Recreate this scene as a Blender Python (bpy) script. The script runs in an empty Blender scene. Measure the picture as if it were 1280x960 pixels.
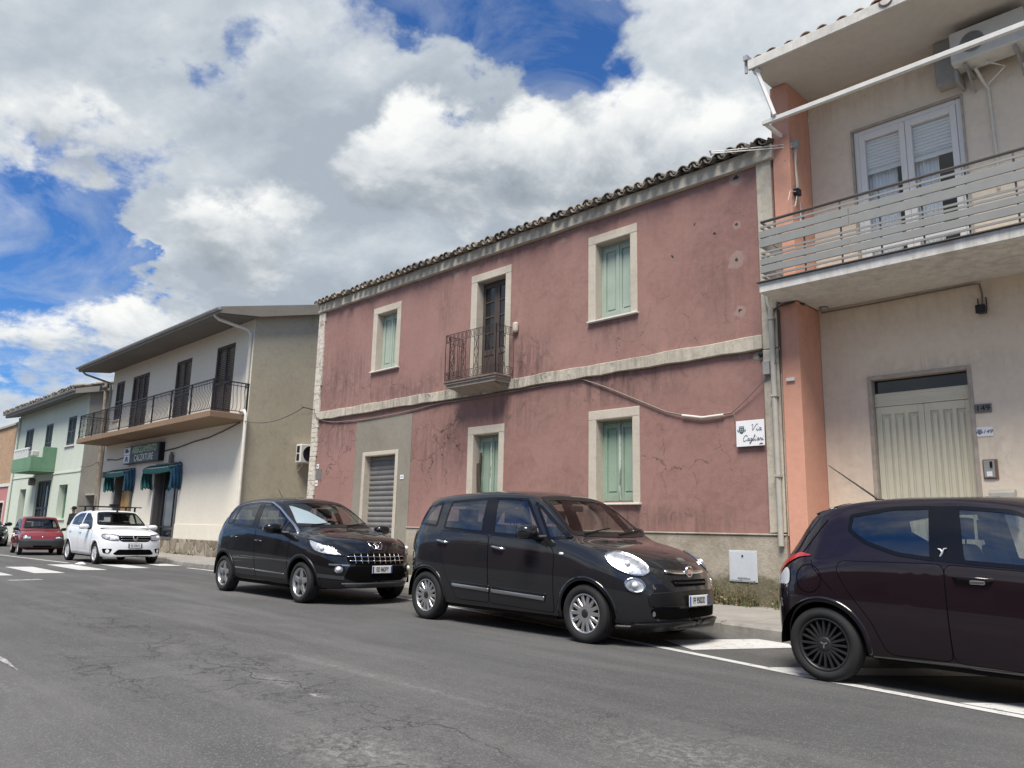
import bpy, bmesh, math, random
from mathutils import Vector, Matrix
from mathutils.bvhtree import BVHTree
rad = math.radians
PI = math.pi
SC = bpy.context.scene
COL = SC.collection
rng = random.Random(11)

# ------------------------------------------------------------------ mesh builder
class MB:
    def __init__(s):
        s.v = []; s.f = []; s.m = []; s.s = []; s.cm = 0
    def mat(s, i):
        s.cm = i; return s
    def add(s, vs, fs, smooth=False):
        b = len(s.v)
        s.v += [tuple(v) for v in vs]
        for f in fs:
            s.f.append([b + i for i in f]); s.m.append(s.cm); s.s.append(smooth)
        return s
    def quad(s, a, b, c, d):
        return s.add([a, b, c, d], [(0, 1, 2, 3)])
    def box(s, x0, x1, y0, y1, z0, z1):
        if x0 > x1: x0, x1 = x1, x0
        if y0 > y1: y0, y1 = y1, y0
        if z0 > z1: z0, z1 = z1, z0
        v = [(x0, y0, z0), (x1, y0, z0), (x1, y1, z0), (x0, y1, z0), (x0, y0, z1), (x1, y0, z1), (x1, y1, z1), (x0, y1, z1)]
        return s.add(v, [(3, 2, 1, 0), (4, 5, 6, 7), (0, 1, 5, 4), (1, 2, 6, 5), (2, 3, 7, 6), (3, 0, 4, 7)])
    def obox(s, c, size, M):
        hx, hy, hz = size[0] / 2, size[1] / 2, size[2] / 2
        c = Vector(c)
        v = [c + M @ Vector((a * hx, b * hy, d * hz)) for d in (-1, 1) for a, b in ((-1, -1), (1, -1), (1, 1), (-1, 1))]
        return s.add(v, [(3, 2, 1, 0), (4, 5, 6, 7), (0, 1, 5, 4), (1, 2, 6, 5), (2, 3, 7, 6), (3, 0, 4, 7)])
    def bar(s, p, q, w, h, up=(0, 0, 1)):
        p = Vector(p); q = Vector(q); d = q - p; L = d.length
        if L < 1e-6: return s
        x = d / L; up = Vector(up)
        if abs(x.dot(up)) > .98: up = Vector((0, 1, 0))
        y = up.cross(x).normalized(); z = x.cross(y)
        M = Matrix((x, y, z)).transposed()
        return s.obox((p + q) / 2, (L, w, h), M)
    def tube(s, pts, r, n=8, smooth=True, caps=True):
        pts = [Vector(p) for p in pts]
        rs = r if isinstance(r, (list, tuple)) else [r] * len(pts)
        vs = []; fs = []; ref = None
        for i, p in enumerate(pts):
            t = (pts[min(i + 1, len(pts) - 1)] - pts[max(i - 1, 0)])
            if t.length < 1e-9: t = Vector((0, 0, 1))
            t.normalize()
            if ref is None:
                ref = Vector((0, 0, 1)) if abs(t.z) < .9 else Vector((1, 0, 0))
            u = (ref - t * ref.dot(t))
            if u.length < 1e-6: u = t.orthogonal()
            u.normalize(); w = t.cross(u); ref = u
            for k in range(n):
                a = 2 * PI * k / n
                vs.append(p + (u * math.cos(a) + w * math.sin(a)) * rs[i])
        for i in range(len(pts) - 1):
            for k in range(n):
                a = i * n + k; b = i * n + (k + 1) % n
                fs.append((a, b, b + n, a + n))
        s.add(vs, fs, smooth)
        if caps:
            s.add(vs[:n], [tuple(range(n))[::-1]]); s.add(vs[-n:], [tuple(range(n))])
        return s
    def cyl(s, p, q, r, n=16, r2=None):
        return s.tube([p, q], [r, r if r2 is None else r2], n)
    def lathe(s, prof, n=32, origin=(0, 0, 0), axis='y', smooth=True, closed=False):
        ox, oy, oz = origin; vs = []; fs = []
        for k in range(n):
            a = 2 * PI * k / n; c, sn = math.cos(a), math.sin(a)
            for (r, h) in prof:
                if axis == 'y': vs.append((ox + r * c, oy + h, oz + r * sn))
                elif axis == 'z': vs.append((ox + r * c, oy + r * sn, oz + h))
                else: vs.append((ox + h, oy + r * c, oz + r * sn))
        m = len(prof)
        for k in range(n):
            for i in range(m if closed else m - 1):
                j = (i + 1) % m
                fs.append((k * m + i, k * m + j, ((k + 1) % n) * m + j, ((k + 1) % n) * m + i))
        return s.add(vs, fs, smooth)
    def prism(s, poly, ax, a0, a1):
        """poly of 2D points extruded along axis ax ('x': poly=(y,z); 'y': poly=(x,z); 'z': poly=(x,y))"""
        def P(p, t):
            return (t, p[0], p[1]) if ax == 'x' else ((p[0], t, p[1]) if ax == 'y' else (p[0], p[1], t))
        n = len(poly)
        v = [P(p, a0) for p in poly] + [P(p, a1) for p in poly]
        f = [tuple(range(n))[::-1], tuple(range(n, 2 * n))] + [(i, (i + 1) % n, n + (i + 1) % n, n + i) for i in range(n)]
        return s.add(v, f)
    def ball(s, c, r, n=12, m=8):
        rx, ry, rz = r if isinstance(r, (tuple, list)) else (r, r, r)
        vs = []; fs = []
        for i in range(m + 1):
            t = PI * i / m
            for k in range(n):
                a = 2 * PI * k / n
                vs.append((c[0] + rx * math.sin(t) * math.cos(a), c[1] + ry * math.sin(t) * math.sin(a), c[2] + rz * math.cos(t)))
        for i in range(m):
            for k in range(n):
                a = i * n + k; b = i * n + (k + 1) % n
                fs.append((a, a + n, b + n, b))
        return s.add(vs, fs, True)
    def wall_y(s, x0, x1, z0, z1, y, holes=(), sub=0):
        """sheet facing -y with openings (hx0,hx1,hz0,hz1,depth) and their reveals"""
        xs = sorted(set([x0, x1] + [h[0] for h in holes] + [h[1] for h in holes]))
        zs = sorted(set([z0, z1] + [h[2] for h in holes] + [h[3] for h in holes]))
        xs = [x for x in xs if x0 <= x <= x1]; zs = [z for z in zs if z0 <= z <= z1]
        for i in range(len(xs) - 1):
            for j in range(len(zs) - 1):
                cx, cz = (xs[i] + xs[i + 1]) / 2, (zs[j] + zs[j + 1]) / 2
                if any(h[0] < cx < h[1] and h[2] < cz < h[3] for h in holes): continue
                s.quad((xs[i], y, zs[j]), (xs[i + 1], y, zs[j]), (xs[i + 1], y, zs[j + 1]), (xs[i], y, zs[j + 1]))
        for h in holes:
            a, b, c, d, dep = h[:5]
            Y = y + dep
            s.quad((a, y, c), (a, y, d), (a, Y, d), (a, Y, c))
            s.quad((b, y, c), (b, Y, c), (b, Y, d), (b, y, d))
            s.quad((a, y, d), (b, y, d), (b, Y, d), (a, Y, d))
            s.quad((a, y, c), (a, Y, c), (b, Y, c), (b, y, c))
            if len(h) < 6: s.quad((a, Y, c), (a, Y, d), (b, Y, d), (b, Y, c))
        return s

def wloc(o):
    v = Vector((0, 0, 0))
    while o is not None:
        v += o.location; o = o.parent
    return v

def mk(name, mb, mats, parent=None, bevel=0, solid=0, local=False, recalc=False, seg=1, ang=40):
    """links the builder's shape as ONE mesh object; coordinates are world unless local"""
    me = bpy.data.meshes.new(name)
    off = Vector((0, 0, 0)) if (parent is None or local) else wloc(parent)
    me.from_pydata([(v[0] - off.x, v[1] - off.y, v[2] - off.z) for v in mb.v], [], mb.f)
    if not isinstance(mats, (list, tuple)): mats = [mats]
    for m in mats: me.materials.append(m)
    me.polygons.foreach_set('material_index', mb.m)
    me.polygons.foreach_set('use_smooth', mb.s)
    if recalc:
        bm = bmesh.new(); bm.from_mesh(me); bmesh.ops.recalc_face_normals(bm, faces=bm.faces); bm.to_mesh(me); bm.free()
    me.update()
    o = bpy.data.objects.new(name, me); COL.objects.link(o)
    if parent is not None: o.parent = parent
    if solid:
        md = o.modifiers.new('thick', 'SOLIDIFY'); md.thickness = abs(solid); md.offset = -1 if solid > 0 else 1
    if bevel:
        md = o.modifiers.new('bev', 'BEVEL'); md.width = bevel; md.segments = seg; md.limit_method = 'ANGLE'; md.angle_limit = rad(ang)
    return o

def tag(o, label=None, cat=None, group=None, kind=None):
    if label: o['label'] = label
    if cat: o['category'] = cat
    if group: o['group'] = group
    if kind: o['kind'] = kind
    return o

def empty(name, loc, label=None, cat=None, group=None):
    o = bpy.data.objects.new(name, None); COL.objects.link(o)
    o.location = loc; o.empty_display_size = .2
    return tag(o, label, cat, group)

def text_mesh(txt, size, shear=0, extrude=.002, spacing=1.0, bold=0):
    cu = bpy.data.curves.new('lettering', 'FONT'); cu.body = txt; cu.size = size; cu.shear = shear; cu.extrude = extrude
    cu.space_character = spacing; cu.align_x = 'CENTER'; cu.align_y = 'CENTER'; cu.offset = bold
    o = bpy.data.objects.new('lettering', cu); COL.objects.link(o)
    bpy.context.view_layer.update()
    dg = bpy.context.evaluated_depsgraph_get()
    me = bpy.data.meshes.new_from_object(o.evaluated_get(dg))
    vs = [v.co.copy() for v in me.vertices]; fs = [list(p.vertices) for p in me.polygons]
    bpy.data.objects.remove(o); bpy.data.curves.remove(cu); bpy.data.meshes.remove(me)
    return vs, fs

def put_text(mb, txt, size, center, right, up, shear=0, extrude=.002, spacing=1.0, sx=1, bold=0):
    vs, fs = text_mesh(txt, size, shear, extrude, spacing, bold)
    c = Vector(center); r = Vector(right).normalized(); u = Vector(up).normalized(); n = r.cross(u)
    mb.add([c + r * v.x * sx + u * v.y + n * v.z for v in vs], fs)

def copy_tree(o, parent=None):
    c = o.copy(); COL.objects.link(c)
    if parent is not None: c.parent = parent
    for ch in [x for x in bpy.data.objects if x.parent == o]:
        copy_tree(ch, c)
    return c

def chaikin(p, it, closed=False):
    for _ in range(it):
        q = []
        n = len(p)
        rng_ = range(n) if closed else range(n - 1)
        if not closed: q.append(p[0])
        for i in rng_:
            a = p[i]; b = p[(i + 1) % n]
            q.append(tuple(x * .75 + y * .25 for x, y in zip(a, b))); q.append(tuple(x * .25 + y * .75 for x, y in zip(a, b)))
        if not closed: q.append(p[-1])
        p = q
    return p

# ------------------------------------------------------------------ node materials
class NT:
    def __init__(s, mat):
        s.t = mat.node_tree; s.n = s.t.nodes; s.l = s.t.links
        s._pos = None
    def node(s, typ, **kw):
        n = s.n.new(typ)
        for k, v in kw.items(): setattr(n, k, v)
        return n
    def set(s, sock, v):
        if v is None: return
        if isinstance(v, bpy.types.NodeSocket): s.l.new(v, sock)
        else:
            if isinstance(v, (tuple, list)) and len(v) == 3 and sock.type == 'RGBA': v = (*v, 1)
            sock.default_value = v
    def pos(s):
        if s._pos is None: s._pos = s.node('ShaderNodeNewGeometry').outputs['Position']
        return s._pos
    def obj(s):
        return s.node('ShaderNodeTexCoord').outputs['Object']
    def math(s, op, a, b=None, c=None, clamp=False):
        n = s.node('ShaderNodeMath', operation=op, use_clamp=clamp)
        s.set(n.inputs[0], a); s.set(n.inputs[1], b)
        if c is not None: s.set(n.inputs[2], c)
        return n.outputs[0]
    def vmath(s, op, a, b=None, out=0):
        n = s.node('ShaderNodeVectorMath', operation=op)
        s.set(n.inputs[0], a); s.set(n.inputs[1], b)
        return n.outputs[out]
    def mapv(s, v, loc=(0, 0, 0), sc=(1, 1, 1), rot=(0, 0, 0)):
        n = s.node('ShaderNodeMapping'); s.set(n.inputs[0], v)
        n.inputs['Location'].default_value = loc; n.inputs['Scale'].default_value = sc; n.inputs['Rotation'].default_value = rot
        return n.outputs[0]
    def noise(s, v, sc, det=4, rough=.55, dist=0, color=False):
        n = s.node('ShaderNodeTexNoise'); s.set(n.inputs['Vector'], v)
        n.inputs['Scale'].default_value = sc; n.inputs['Detail'].default_value = det
        n.inputs['Roughness'].default_value = rough; n.inputs['Distortion'].default_value = dist
        return n.outputs['Color' if color else 'Fac']
    def vor(s, v, sc, feat='F1', out='Distance', rnd=1):
        n = s.node('ShaderNodeTexVoronoi', feature=feat); s.set(n.inputs['Vector'], v); n.inputs['Scale'].default_value = sc
        n.inputs['Randomness'].default_value = rnd
        return n.outputs[out]
    def wave(s, v, sc, dist=0, typ='BANDS', d='X', prof='SIN'):
        n = s.node('ShaderNodeTexWave', wave_type=typ, wave_profile=prof)
        if typ == 'BANDS': n.bands_direction = d
        s.set(n.inputs['Vector'], v); n.inputs['Scale'].default_value = sc; n.inputs['Distortion'].default_value = dist
        return n.outputs['Fac']
    def ramp(s, f, stops, interp='LINEAR'):
        n = s.node('ShaderNodeValToRGB'); n.color_ramp.interpolation = interp
        s.set(n.inputs[0], f); e = n.color_ramp.elements
        while len(e) > 1: e.remove(e[-1])
        e[0].position = stops[0][0]; c = stops[0][1]; e[0].color = (*c, 1) if isinstance(c, (tuple, list)) else (c, c, c, 1)
        for p, c in stops[1:]:
            k = e.new(p); k.color = (*c, 1) if isinstance(c, (tuple, list)) else (c, c, c, 1)
        return n.outputs[0]
    def mix(s, f, a, b, mode='MIX'):
        n = s.node('ShaderNodeMix', data_type='RGBA', blend_type=mode)
        s.set(n.inputs[0], f); s.set(n.inputs[6], a); s.set(n.inputs[7], b)
        return n.outputs[2]
    def sep(s, v):
        n = s.node('ShaderNodeSeparateXYZ'); s.set(n.inputs[0], v); return n.outputs
    def comb(s, x=0, y=0, z=0):
        n = s.node('ShaderNodeCombineXYZ'); s.set(n.inputs[0], x); s.set(n.inputs[1], y); s.set(n.inputs[2], z); return n.outputs[0]
    def rng(s, v, a, b, c=0, d=1):
        n = s.node('ShaderNodeMapRange'); n.clamp = True
        s.set(n.inputs[0], v); n.inputs[1].default_value = a; n.inputs[2].default_value = b; n.inputs[3].default_value = c; n.inputs[4].default_value = d
        return n.outputs[0]
    def blob(s, P, c, r):
        """soft ellipsoidal mask round c with radii r"""
        d = s.vmath('DIVIDE', s.vmath('SUBTRACT', P, c), r)
        L = s.vmath('LENGTH', d, out=1)
        return s.rng(L, 1.0, .15)
    def bump(s, h, strength=.3, dist=.01, normal=None):
        n = s.node('ShaderNodeBump'); s.set(n.inputs['Height'], h)
        n.inputs['Strength'].default_value = strength; n.inputs['Distance'].default_value = dist
        if normal is not None: s.set(n.inputs['Normal'], normal)
        return n.outputs[0]

def new_mat(name):
    m = bpy.data.materials.new(name); m.use_nodes = True
    return m, NT(m), m.node_tree.nodes['Principled BSDF']

def S(name, col, rough=.6, metal=0, spec=.5, coat=0, var=0, vs=6, bump=0, bs=60, emit=None):
    """simple procedural paint: colour with a little noise variation and bump"""
    m, t, b = new_mat(name)
    c = (*col, 1)
    if var or bump:
        P = t.obj()
        if var:
            f = t.noise(P, vs, 5, .6)
            lo = tuple(max(0, x * (1 - var)) for x in col); hi = tuple(min(1, x * (1 + var)) for x in col)
            t.set(b.inputs['Base Color'], t.ramp(f, [(.3, lo), (.7, hi)]))
        else: b.inputs['Base Color'].default_value = c
        if bump: t.set(b.inputs['Normal'], t.bump(t.noise(P, bs, 3), bump, .01))
    else: b.inputs['Base Color'].default_value = c
    b.inputs['Roughness'].default_value = rough; b.inputs['Metallic'].default_value = metal
    b.inputs['Specular IOR Level'].default_value = spec
    if coat:
        b.inputs['Coat Weight'].default_value = coat; b.inputs['Coat Roughness'].default_value = .03
    return m
# ------------------------------------------------------------------ materials
def thin_glass(name, tint, ior=1.5, rough=0.0):
    m = bpy.data.materials.new(name); m.use_nodes = True
    t = NT(m); m.node_tree.nodes.clear()
    out = t.node('ShaderNodeOutputMaterial'); tr = t.node('ShaderNodeBsdfTransparent'); gl = t.node('ShaderNodeBsdfGlossy')
    tr.inputs[0].default_value = (*tint, 1); gl.inputs['Roughness'].default_value = rough
    fr = t.node('ShaderNodeFresnel'); bf = t.node('ShaderNodeNewGeometry').outputs['Backfacing']; t.set(fr.inputs[0], t.math('MULTIPLY_ADD', bf, 1 / ior - ior, ior))
    mx = t.node('ShaderNodeMixShader')
    t.l.new(fr.outputs[0], mx.inputs[0]); t.l.new(tr.outputs[0], mx.inputs[1]); t.l.new(gl.outputs[0], mx.inputs[2])
    t.l.new(mx.outputs[0], out.inputs[0])
    return m

def plaster(name, a, b, stains=(), stain_col=(.10, .085, .075), grime=.25, spots=(), cracks=(), bump=.25, scale=1.0, pale=(), pale_col=None, topo=None, rough=.9):
    m, t, bs = new_mat(name)
    P = t.pos()
    big = t.noise(P, .55 * scale, 6, .62, .6)
    col = t.ramp(big, [(.28, a), (.72, b)])
    fine = t.noise(P, 9 * scale, 5, .65)
    col = t.mix(t.rng(fine, .35, .75, 0, .22), col, tuple(min(1, x * 1.35 + .02) for x in b))
    mott = t.noise(P, 2.6 * scale, 6, .7, 1.2)
    col = t.mix(t.rng(mott, .52, .78, 0, grime), col, stain_col)
    streak = t.noise(t.mapv(P, sc=(3.6, 3.6, .42)), 1.6, 7, .72, .6)
    blot = t.noise(P, 3.2, 7, .75, 1.5)
    sm = t.math('MAXIMUM', t.rng(streak, .42, .66), t.rng(blot, .48, .66))
    if pale:
        tot = None
        for (c, r, s) in pale:
            k = t.math('MULTIPLY', t.blob(P, c, r), s); tot = k if tot is None else t.math('MAXIMUM', tot, k)
        col = t.mix(t.math('MULTIPLY', tot, t.rng(mott, .35, .6)), col, pale_col)
    if stains:
        tot = None
        for (c, r, s) in stains:
            k = t.math('MULTIPLY', t.blob(P, c, r), s)
            tot = k if tot is None else t.math('MAXIMUM', tot, k)
        col = t.mix(t.math('MULTIPLY', tot, sm), col, stain_col)
    cm = None
    if cracks:
        wob = t.noise(P, 2.2, 4, .6, color=True)
        Pw = t.vmath('ADD', P, t.vmath('MULTIPLY', t.vmath('SUBTRACT', wob, (.5, .5, .5)), (.55, .55, .55)))
        e = t.vor(Pw, 1.25, 'DISTANCE_TO_EDGE')
        tot = None
        for (c, r, s) in cracks:
            k = t.math('MULTIPLY', t.blob(P, c, r), s); tot = k if tot is None else t.math('MAXIMUM', tot, k)
        cm = t.math('MULTIPLY', t.rng(e, .016, .004), tot)
        cm = t.math('MULTIPLY', cm, t.rng(mott, .4, .55))
        col = t.mix(cm, col, (.045, .035, .03))
    if spots:
        tot = None; core = None
        wob = t.vmath('MULTIPLY', t.vmath('SUBTRACT', t.noise(P, 9, 4, color=True), (.5, .5, .5)), (.16, .16, .16))
        Pw = t.vmath('ADD', P, wob)
        for (x, z, r, core_r) in spots:
            Pn = t.vmath('MULTIPLY', Pw, (1, 0, 1))
            L = t.vmath('LENGTH', t.vmath('SUBTRACT', Pn, (x, 0, z)), out=1)
            k = t.rng(L, r, r * .86)
            tot = k if tot is None else t.math('MAXIMUM', tot, k)
            if core_r:
                k2 = t.rng(L, core_r, core_r * .8); core = k2 if core is None else t.math('MAXIMUM', core, k2)
        col = t.mix(t.math('MULTIPLY', tot, .5), col, (.34, .265, .235))
        if core is not None: col = t.mix(core, col, (.05, .045, .04))
    t.set(bs.inputs['Base Color'], col)
    bs.inputs['Roughness'].default_value = rough; bs.inputs['Specular IOR Level'].default_value = .25
    h = t.math('ADD', t.math('MULTIPLY', fine, .5), t.math('MULTIPLY', t.noise(P, 40, 3), .4))
    h = t.math('ADD', h, t.math('MULTIPLY', big, 1.2))
    if cm is not None: h = t.math('SUBTRACT', h, t.math('MULTIPLY', cm, 1.5))
    t.set(bs.inputs['Normal'], t.bump(h, bump, .02))
    return m

M = {}
M['pink'] = plaster('pink_plaster', (.242, .130, .112), (.322, .190, .163),
    stains=[((-17.6, 10.9, 4.9), (2.2, 2, 1.3), .75), ((-17.9, 10.9, 3.6), (1.6, 2, .75), .85), ((-14.6, 10.9, 4.35), (3.0, 2, .5), .7),
            ((-13.2, 10.9, 3.0), (1.8, 2, 1.3), .6), ((-10.6, 10.9, 4.5), (.9, 2, .8), 1.0), ((-12.9, 10.9, 4.6), (1.0, 2, .9), .7),
            ((-8.4, 10.9, 3.75), (2.2, 2, .55), .85), ((-10.9, 10.9, 3.5), (1.6, 2, .7), .6), ((-8.45, 10.9, 4.8), (1.0, 2, .5), .55), ((-15.5, 10.9, 4.7), (.9, 2, .6), .45),
            ((-13.3, 10.9, 6.2), (.5, 2, 1.0), .55), ((-8.0, 10.9, 1.35), (3.0, 2, .35), .75), ((-9.3, 10.9, 1.7), (1.2, 2, .7), .35), ((-12.0, 10.9, 6.95), (7, 2, .22), .5), ((-6.2, 10.9, 5.2), (1.2, 2, 2.2), .28)],
    stain_col=(.055, .042, .038), grime=.30,
    cracks=[((-13.3, 10.9, 3.0), (2.0, 2, 1.5), 1), ((-17.5, 10.9, 3.2), (1.4, 2, 2.2), .8), ((-7.0, 10.9, 2.4), (1.6, 2, 1.0), .6), ((-7.6, 10.9, 4.7), (2.2, 2, .9), .5), ((-16, 10.9, 4.7), (2.5, 2, .8), .6)],
    spots=[(-5.93, 5.53, .16, .03), (-5.9, 4.66, .11, .035), (-5.88, 6.94, .14, .045), (-5.9, 6.14, .085, .04), (-12.95, 6.86, .09, 0), (-6.31, 6.08, .045, .045), (-9.67, 6.86, .07, 0), (-5.85, 3.95, .10, 0), (-16.1, 6.7, .06, .02), (-6.7, 6.35, .025, .025), (-7.15, 5.9, .03, .03)], bump=.28,
    pale=[((-17.0, 10.9, 2.6), (1.6, 2, 1.6), .6), ((-12.8, 10.9, 1.8), (1.6, 2, 1.2), .5), ((-15.0, 10.9, 5.6), (3.5, 2, 1.5), .4)], pale_col=(.36, .205, .185))
M['cream'] = plaster('cream_trim', (.43, .385, .31), (.57, .52, .43), stains=[((-12, 10.8, 4.10), (10, 3, .6), .85), ((-10.5, 10.8, 4.10), (1.6, 3, .6), 1.0), ((-12, 10.8, 7.15), (9, 3, .35), .35), ((-5.4, 10.9, 4), (.8, 3, 5), .45)], stain_col=(.10, .088, .07), grime=.42, bump=.35, scale=1.6)
M['stone_trim'] = plaster('window_surround', (.43, .38, .31), (.54, .485, .405), stain_col=(.2, .17, .14), grime=.30, bump=.2, scale=2.2)
M['patch'] = plaster('bare_render', (.20, .182, .148), (.27, .248, .205), stain_col=(.15, .13, .11), grime=.3, bump=.2)
M['ghost'] = None
def plinth_mat():
    m, t, bs = new_mat('plinth_render'); P = t.pos(); z = t.sep(P)[2]
    n = t.noise(P, 1.6, 6, .65, .8); f = t.noise(P, 14, 5, .7)
    col = t.ramp(n, [(.3, (.25, .215, .165)), (.5, (.35, .31, .25)), (.72, (.43, .39, .32))])
    col = t.mix(t.rng(f, .4, .8, 0, .3), col, (.2, .17, .13))
    lim = t.math('ADD', z, t.math('MULTIPLY', t.math('SUBTRACT', t.noise(P, 2.3, 5, .7), .5), .75))
    damp = t.rng(lim, .60, .48)
    col = t.mix(t.math('MULTIPLY', damp, .9), col, t.ramp(t.noise(P, 7, 6, .75), [(.3, (.045, .045, .022)), (.5, (.11, .098, .055)), (.7, (.20, .165, .105))]))
    t.set(bs.inputs['Base Color'], col); bs.inputs['Roughness'].default_value = .95
    t.set(bs.inputs['Normal'], t.bump(t.math('ADD', f, n), .45, .03)); return m
M['plinth'] = plinth_mat()
def tile_mat(name, cols):
    m, t, bs = new_mat(name); P = t.pos()
    n = t.noise(P, 5.5, 6, .7); r = t.vor(P, 3.4, out='Color')
    col = t.ramp(t.math('ADD', t.math('MULTIPLY', n, .6), t.math('MULTIPLY', t.sep(r)[0], .4)), [(.25, cols[0]), (.5, cols[1]), (.75, cols[2])])
    t.set(bs.inputs['Base Color'], col); bs.inputs['Roughness'].default_value = .92
    t.set(bs.inputs['Normal'], t.bump(n, .5, .02)); return m
M['oldtile'] = tile_mat('weathered_clay_tile', [(.085, .078, .067), (.18, .157, .13), (.32, .275, .225)])
M['claytile'] = tile_mat('clay_tile', [(.10, .068, .052), (.19, .12, .088), (.29, .20, .155)])
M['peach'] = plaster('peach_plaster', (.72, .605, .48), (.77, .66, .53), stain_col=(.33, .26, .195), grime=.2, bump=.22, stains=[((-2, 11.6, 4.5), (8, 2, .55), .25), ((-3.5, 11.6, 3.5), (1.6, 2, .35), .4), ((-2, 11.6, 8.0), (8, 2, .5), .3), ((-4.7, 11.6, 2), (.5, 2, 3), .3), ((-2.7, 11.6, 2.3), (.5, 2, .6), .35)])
M['orange'] = plaster('orange_plaster', (.56, .285, .20), (.62, .325, .235), stain_col=(.36, .19, .135), grime=.22, bump=.22, stains=[((-5.1, 11, 4.3), (.6, 2, .8), .45), ((-5.1, 11, .6), (.6, 2, .9), .5), ((-5.1, 11, 7.6), (.6, 2, .9), .4)])
M['white_conc'] = plaster('white_painted_concrete', (.58, .56, .52), (.68, .66, .61), stain_col=(.22, .20, .17), grime=.4, bump=.2, stains=[((0, 10.2, 4.7), (9, 2, .4), .6), ((0, 10.2, 8.35), (9, 2, .3), .5)])
M['soffit'] = plaster('soffit_paint', (.48, .45, .41), (.54, .51, .47), stain_col=(.3, .27, .24), grime=.2, bump=.1)
M['beige'] = plaster('beige_plaster', (.72, .67, .565), (.77, .72, .615), stain_col=(.45, .4, .31), grime=.15, bump=.15, stains=[((-29, 10.9, .75), (8, 3, .35), .3)])
M['olive'] = plaster('raw_render', (.36, .32, .23), (.44, .395, .295), stain_col=(.16, .135, .1), grime=.35, bump=.35)
M['brownslab'] = plaster('brown_slab_paint', (.20, .135, .088), (.25, .17, .115), stain_col=(.12, .09, .06), grime=.25, bump=.15)
M['mint'] = plaster('mint_plaster', (.51, .56, .475), (.575, .62, .54), stain_col=(.3, .33, .27), grime=.22, bump=.15)
M['greywall'] = plaster('grey_render', (.30, .285, .25), (.36, .34, .30), stain_col=(.2, .19, .17), grime=.25, bump=.2)
M['greenpar'] = plaster('green_parapet_paint', (.125, .235, .15), (.16, .28, .185), stain_col=(.08, .13, .08), grime=.2, bump=.1)
M['pinkfar'] = plaster('far_pink_plaster', (.42, .18, .18), (.48, .215, .21), stain_col=(.3, .16, .14), grime=.2, bump=.15)
def brick_mat():
    m, t, bs = new_mat('bare_brick'); P = t.pos(); s = t.sep(P)
    v = t.comb(t.math('ADD', s[0], s[1]), s[2], 0)
    b = t.node('ShaderNodeTexBrick'); t.set(b.inputs['Vector'], v)
    b.inputs['Color1'].default_value = (.42, .25, .13, 1); b.inputs['Color2'].default_value = (.34, .17, .085, 1); b.inputs['Mortar'].default_value = (.36, .31, .25, 1)
    b.inputs['Scale'].default_value = 2.2; b.inputs['Mortar Size'].default_value = .03
    col = t.mix(t.rng(t.noise(P, 1.5, 5, .7), .4, .7, 0, .5), b.outputs[0], (.5, .36, .22))
    t.set(bs.inputs['Base Color'], col); bs.inputs['Roughness'].default_value = .95; return m
M['brick'] = brick_mat()
def stone_mat():
    m, t, bs = new_mat('rubble_stone'); P = t.pos(); wob = t.vmath('MULTIPLY', t.noise(P, 3, 3, color=True), (.25, .25, .25))
    Pw = t.mapv(t.vmath('ADD', P, wob), sc=(1.5, 1, 1))
    c = t.vor(Pw, 2.6, out='Color'); e = t.vor(Pw, 2.6, 'DISTANCE_TO_EDGE')
    col = t.ramp(t.sep(c)[0], [(0, (.16, .125, .09)), (.4, (.26, .22, .165)), (.7, (.34, .29, .22)), (1, (.40, .355, .29))])
    col = t.mix(t.rng(t.noise(P, 9, 5, .7), .4, .7, 0, .45), col, (.14, .12, .09))
    col = t.mix(t.rng(e, .05, .015), col, (.22, .20, .17))
    t.set(bs.inputs['Base Color'], col); bs.inputs['Roughness'].default_value = .9
    t.set(bs.inputs['Normal'], t.bump(t.rng(e, 0, .12), .6, .03)); return m
M['stone'] = stone_mat()
def peel_mat():
    """cream pilaster strip whose paint has flaked off in courses"""
    m, t, bs = new_mat('peeling_strip'); P = t.pos(); z = t.sep(P)[2]
    n = t.noise(t.mapv(P, sc=(3, 3, 5)), 2.2, 6, .75, .7)
    crs = t.math('PINGPONG', z, .065)
    col = t.ramp(t.noise(P, 6, 5, .7), [(.3, (.50, .45, .38)), (.7, (.66, .61, .53))])
    col = t.mix(t.rng(n, .50, .62, 0, .8), col, (.25, .20, .155))
    msk = t.math('MULTIPLY', t.rng(t.noise(P, 3.3, 4, .6), .42, .58), t.rng(z, 5.5, 3.6, .25, .8))
    col = t.mix(t.math('MULTIPLY', t.rng(crs, .014, .004), msk), col, (.20, .16, .13))
    t.set(bs.inputs['Base Color'], col); bs.inputs['Roughness'].default_value = .92
    t.set(bs.inputs['Normal'], t.bump(t.math('SUBTRACT', t.math('MULTIPLY', t.rng(crs, 0, .02), msk), n), .3, .015)); return m
M['peel'] = peel_mat()
def shutter_mat(name, a, b, worn, amt=.62):
    m, t, bs = new_mat(name); P = t.pos()
    n = t.noise(t.mapv(P, sc=(9, 9, 1.2)), 2.5, 6, .75)
    col = t.ramp(t.noise(P, 2.2, 4), [(.3, a), (.7, b)])
    col = t.mix(t.rng(n, amt - .02, amt + .05, 0, .85), col, worn)
    t.set(bs.inputs['Base Color'], col); bs.inputs['Roughness'].default_value = .6
    t.set(bs.inputs['Normal'], t.bump(n, .2, .01)); return m
M['gshut'] = shutter_mat('green_shutter_paint', (.225, .315, .24), (.30, .385, .305), (.30, .27, .22), .66)
M['gshut_pale'] = shutter_mat('faded_green_shutter_paint', (.30, .38, .31), (.39, .455, .385), (.34, .32, .27), .64)
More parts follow.
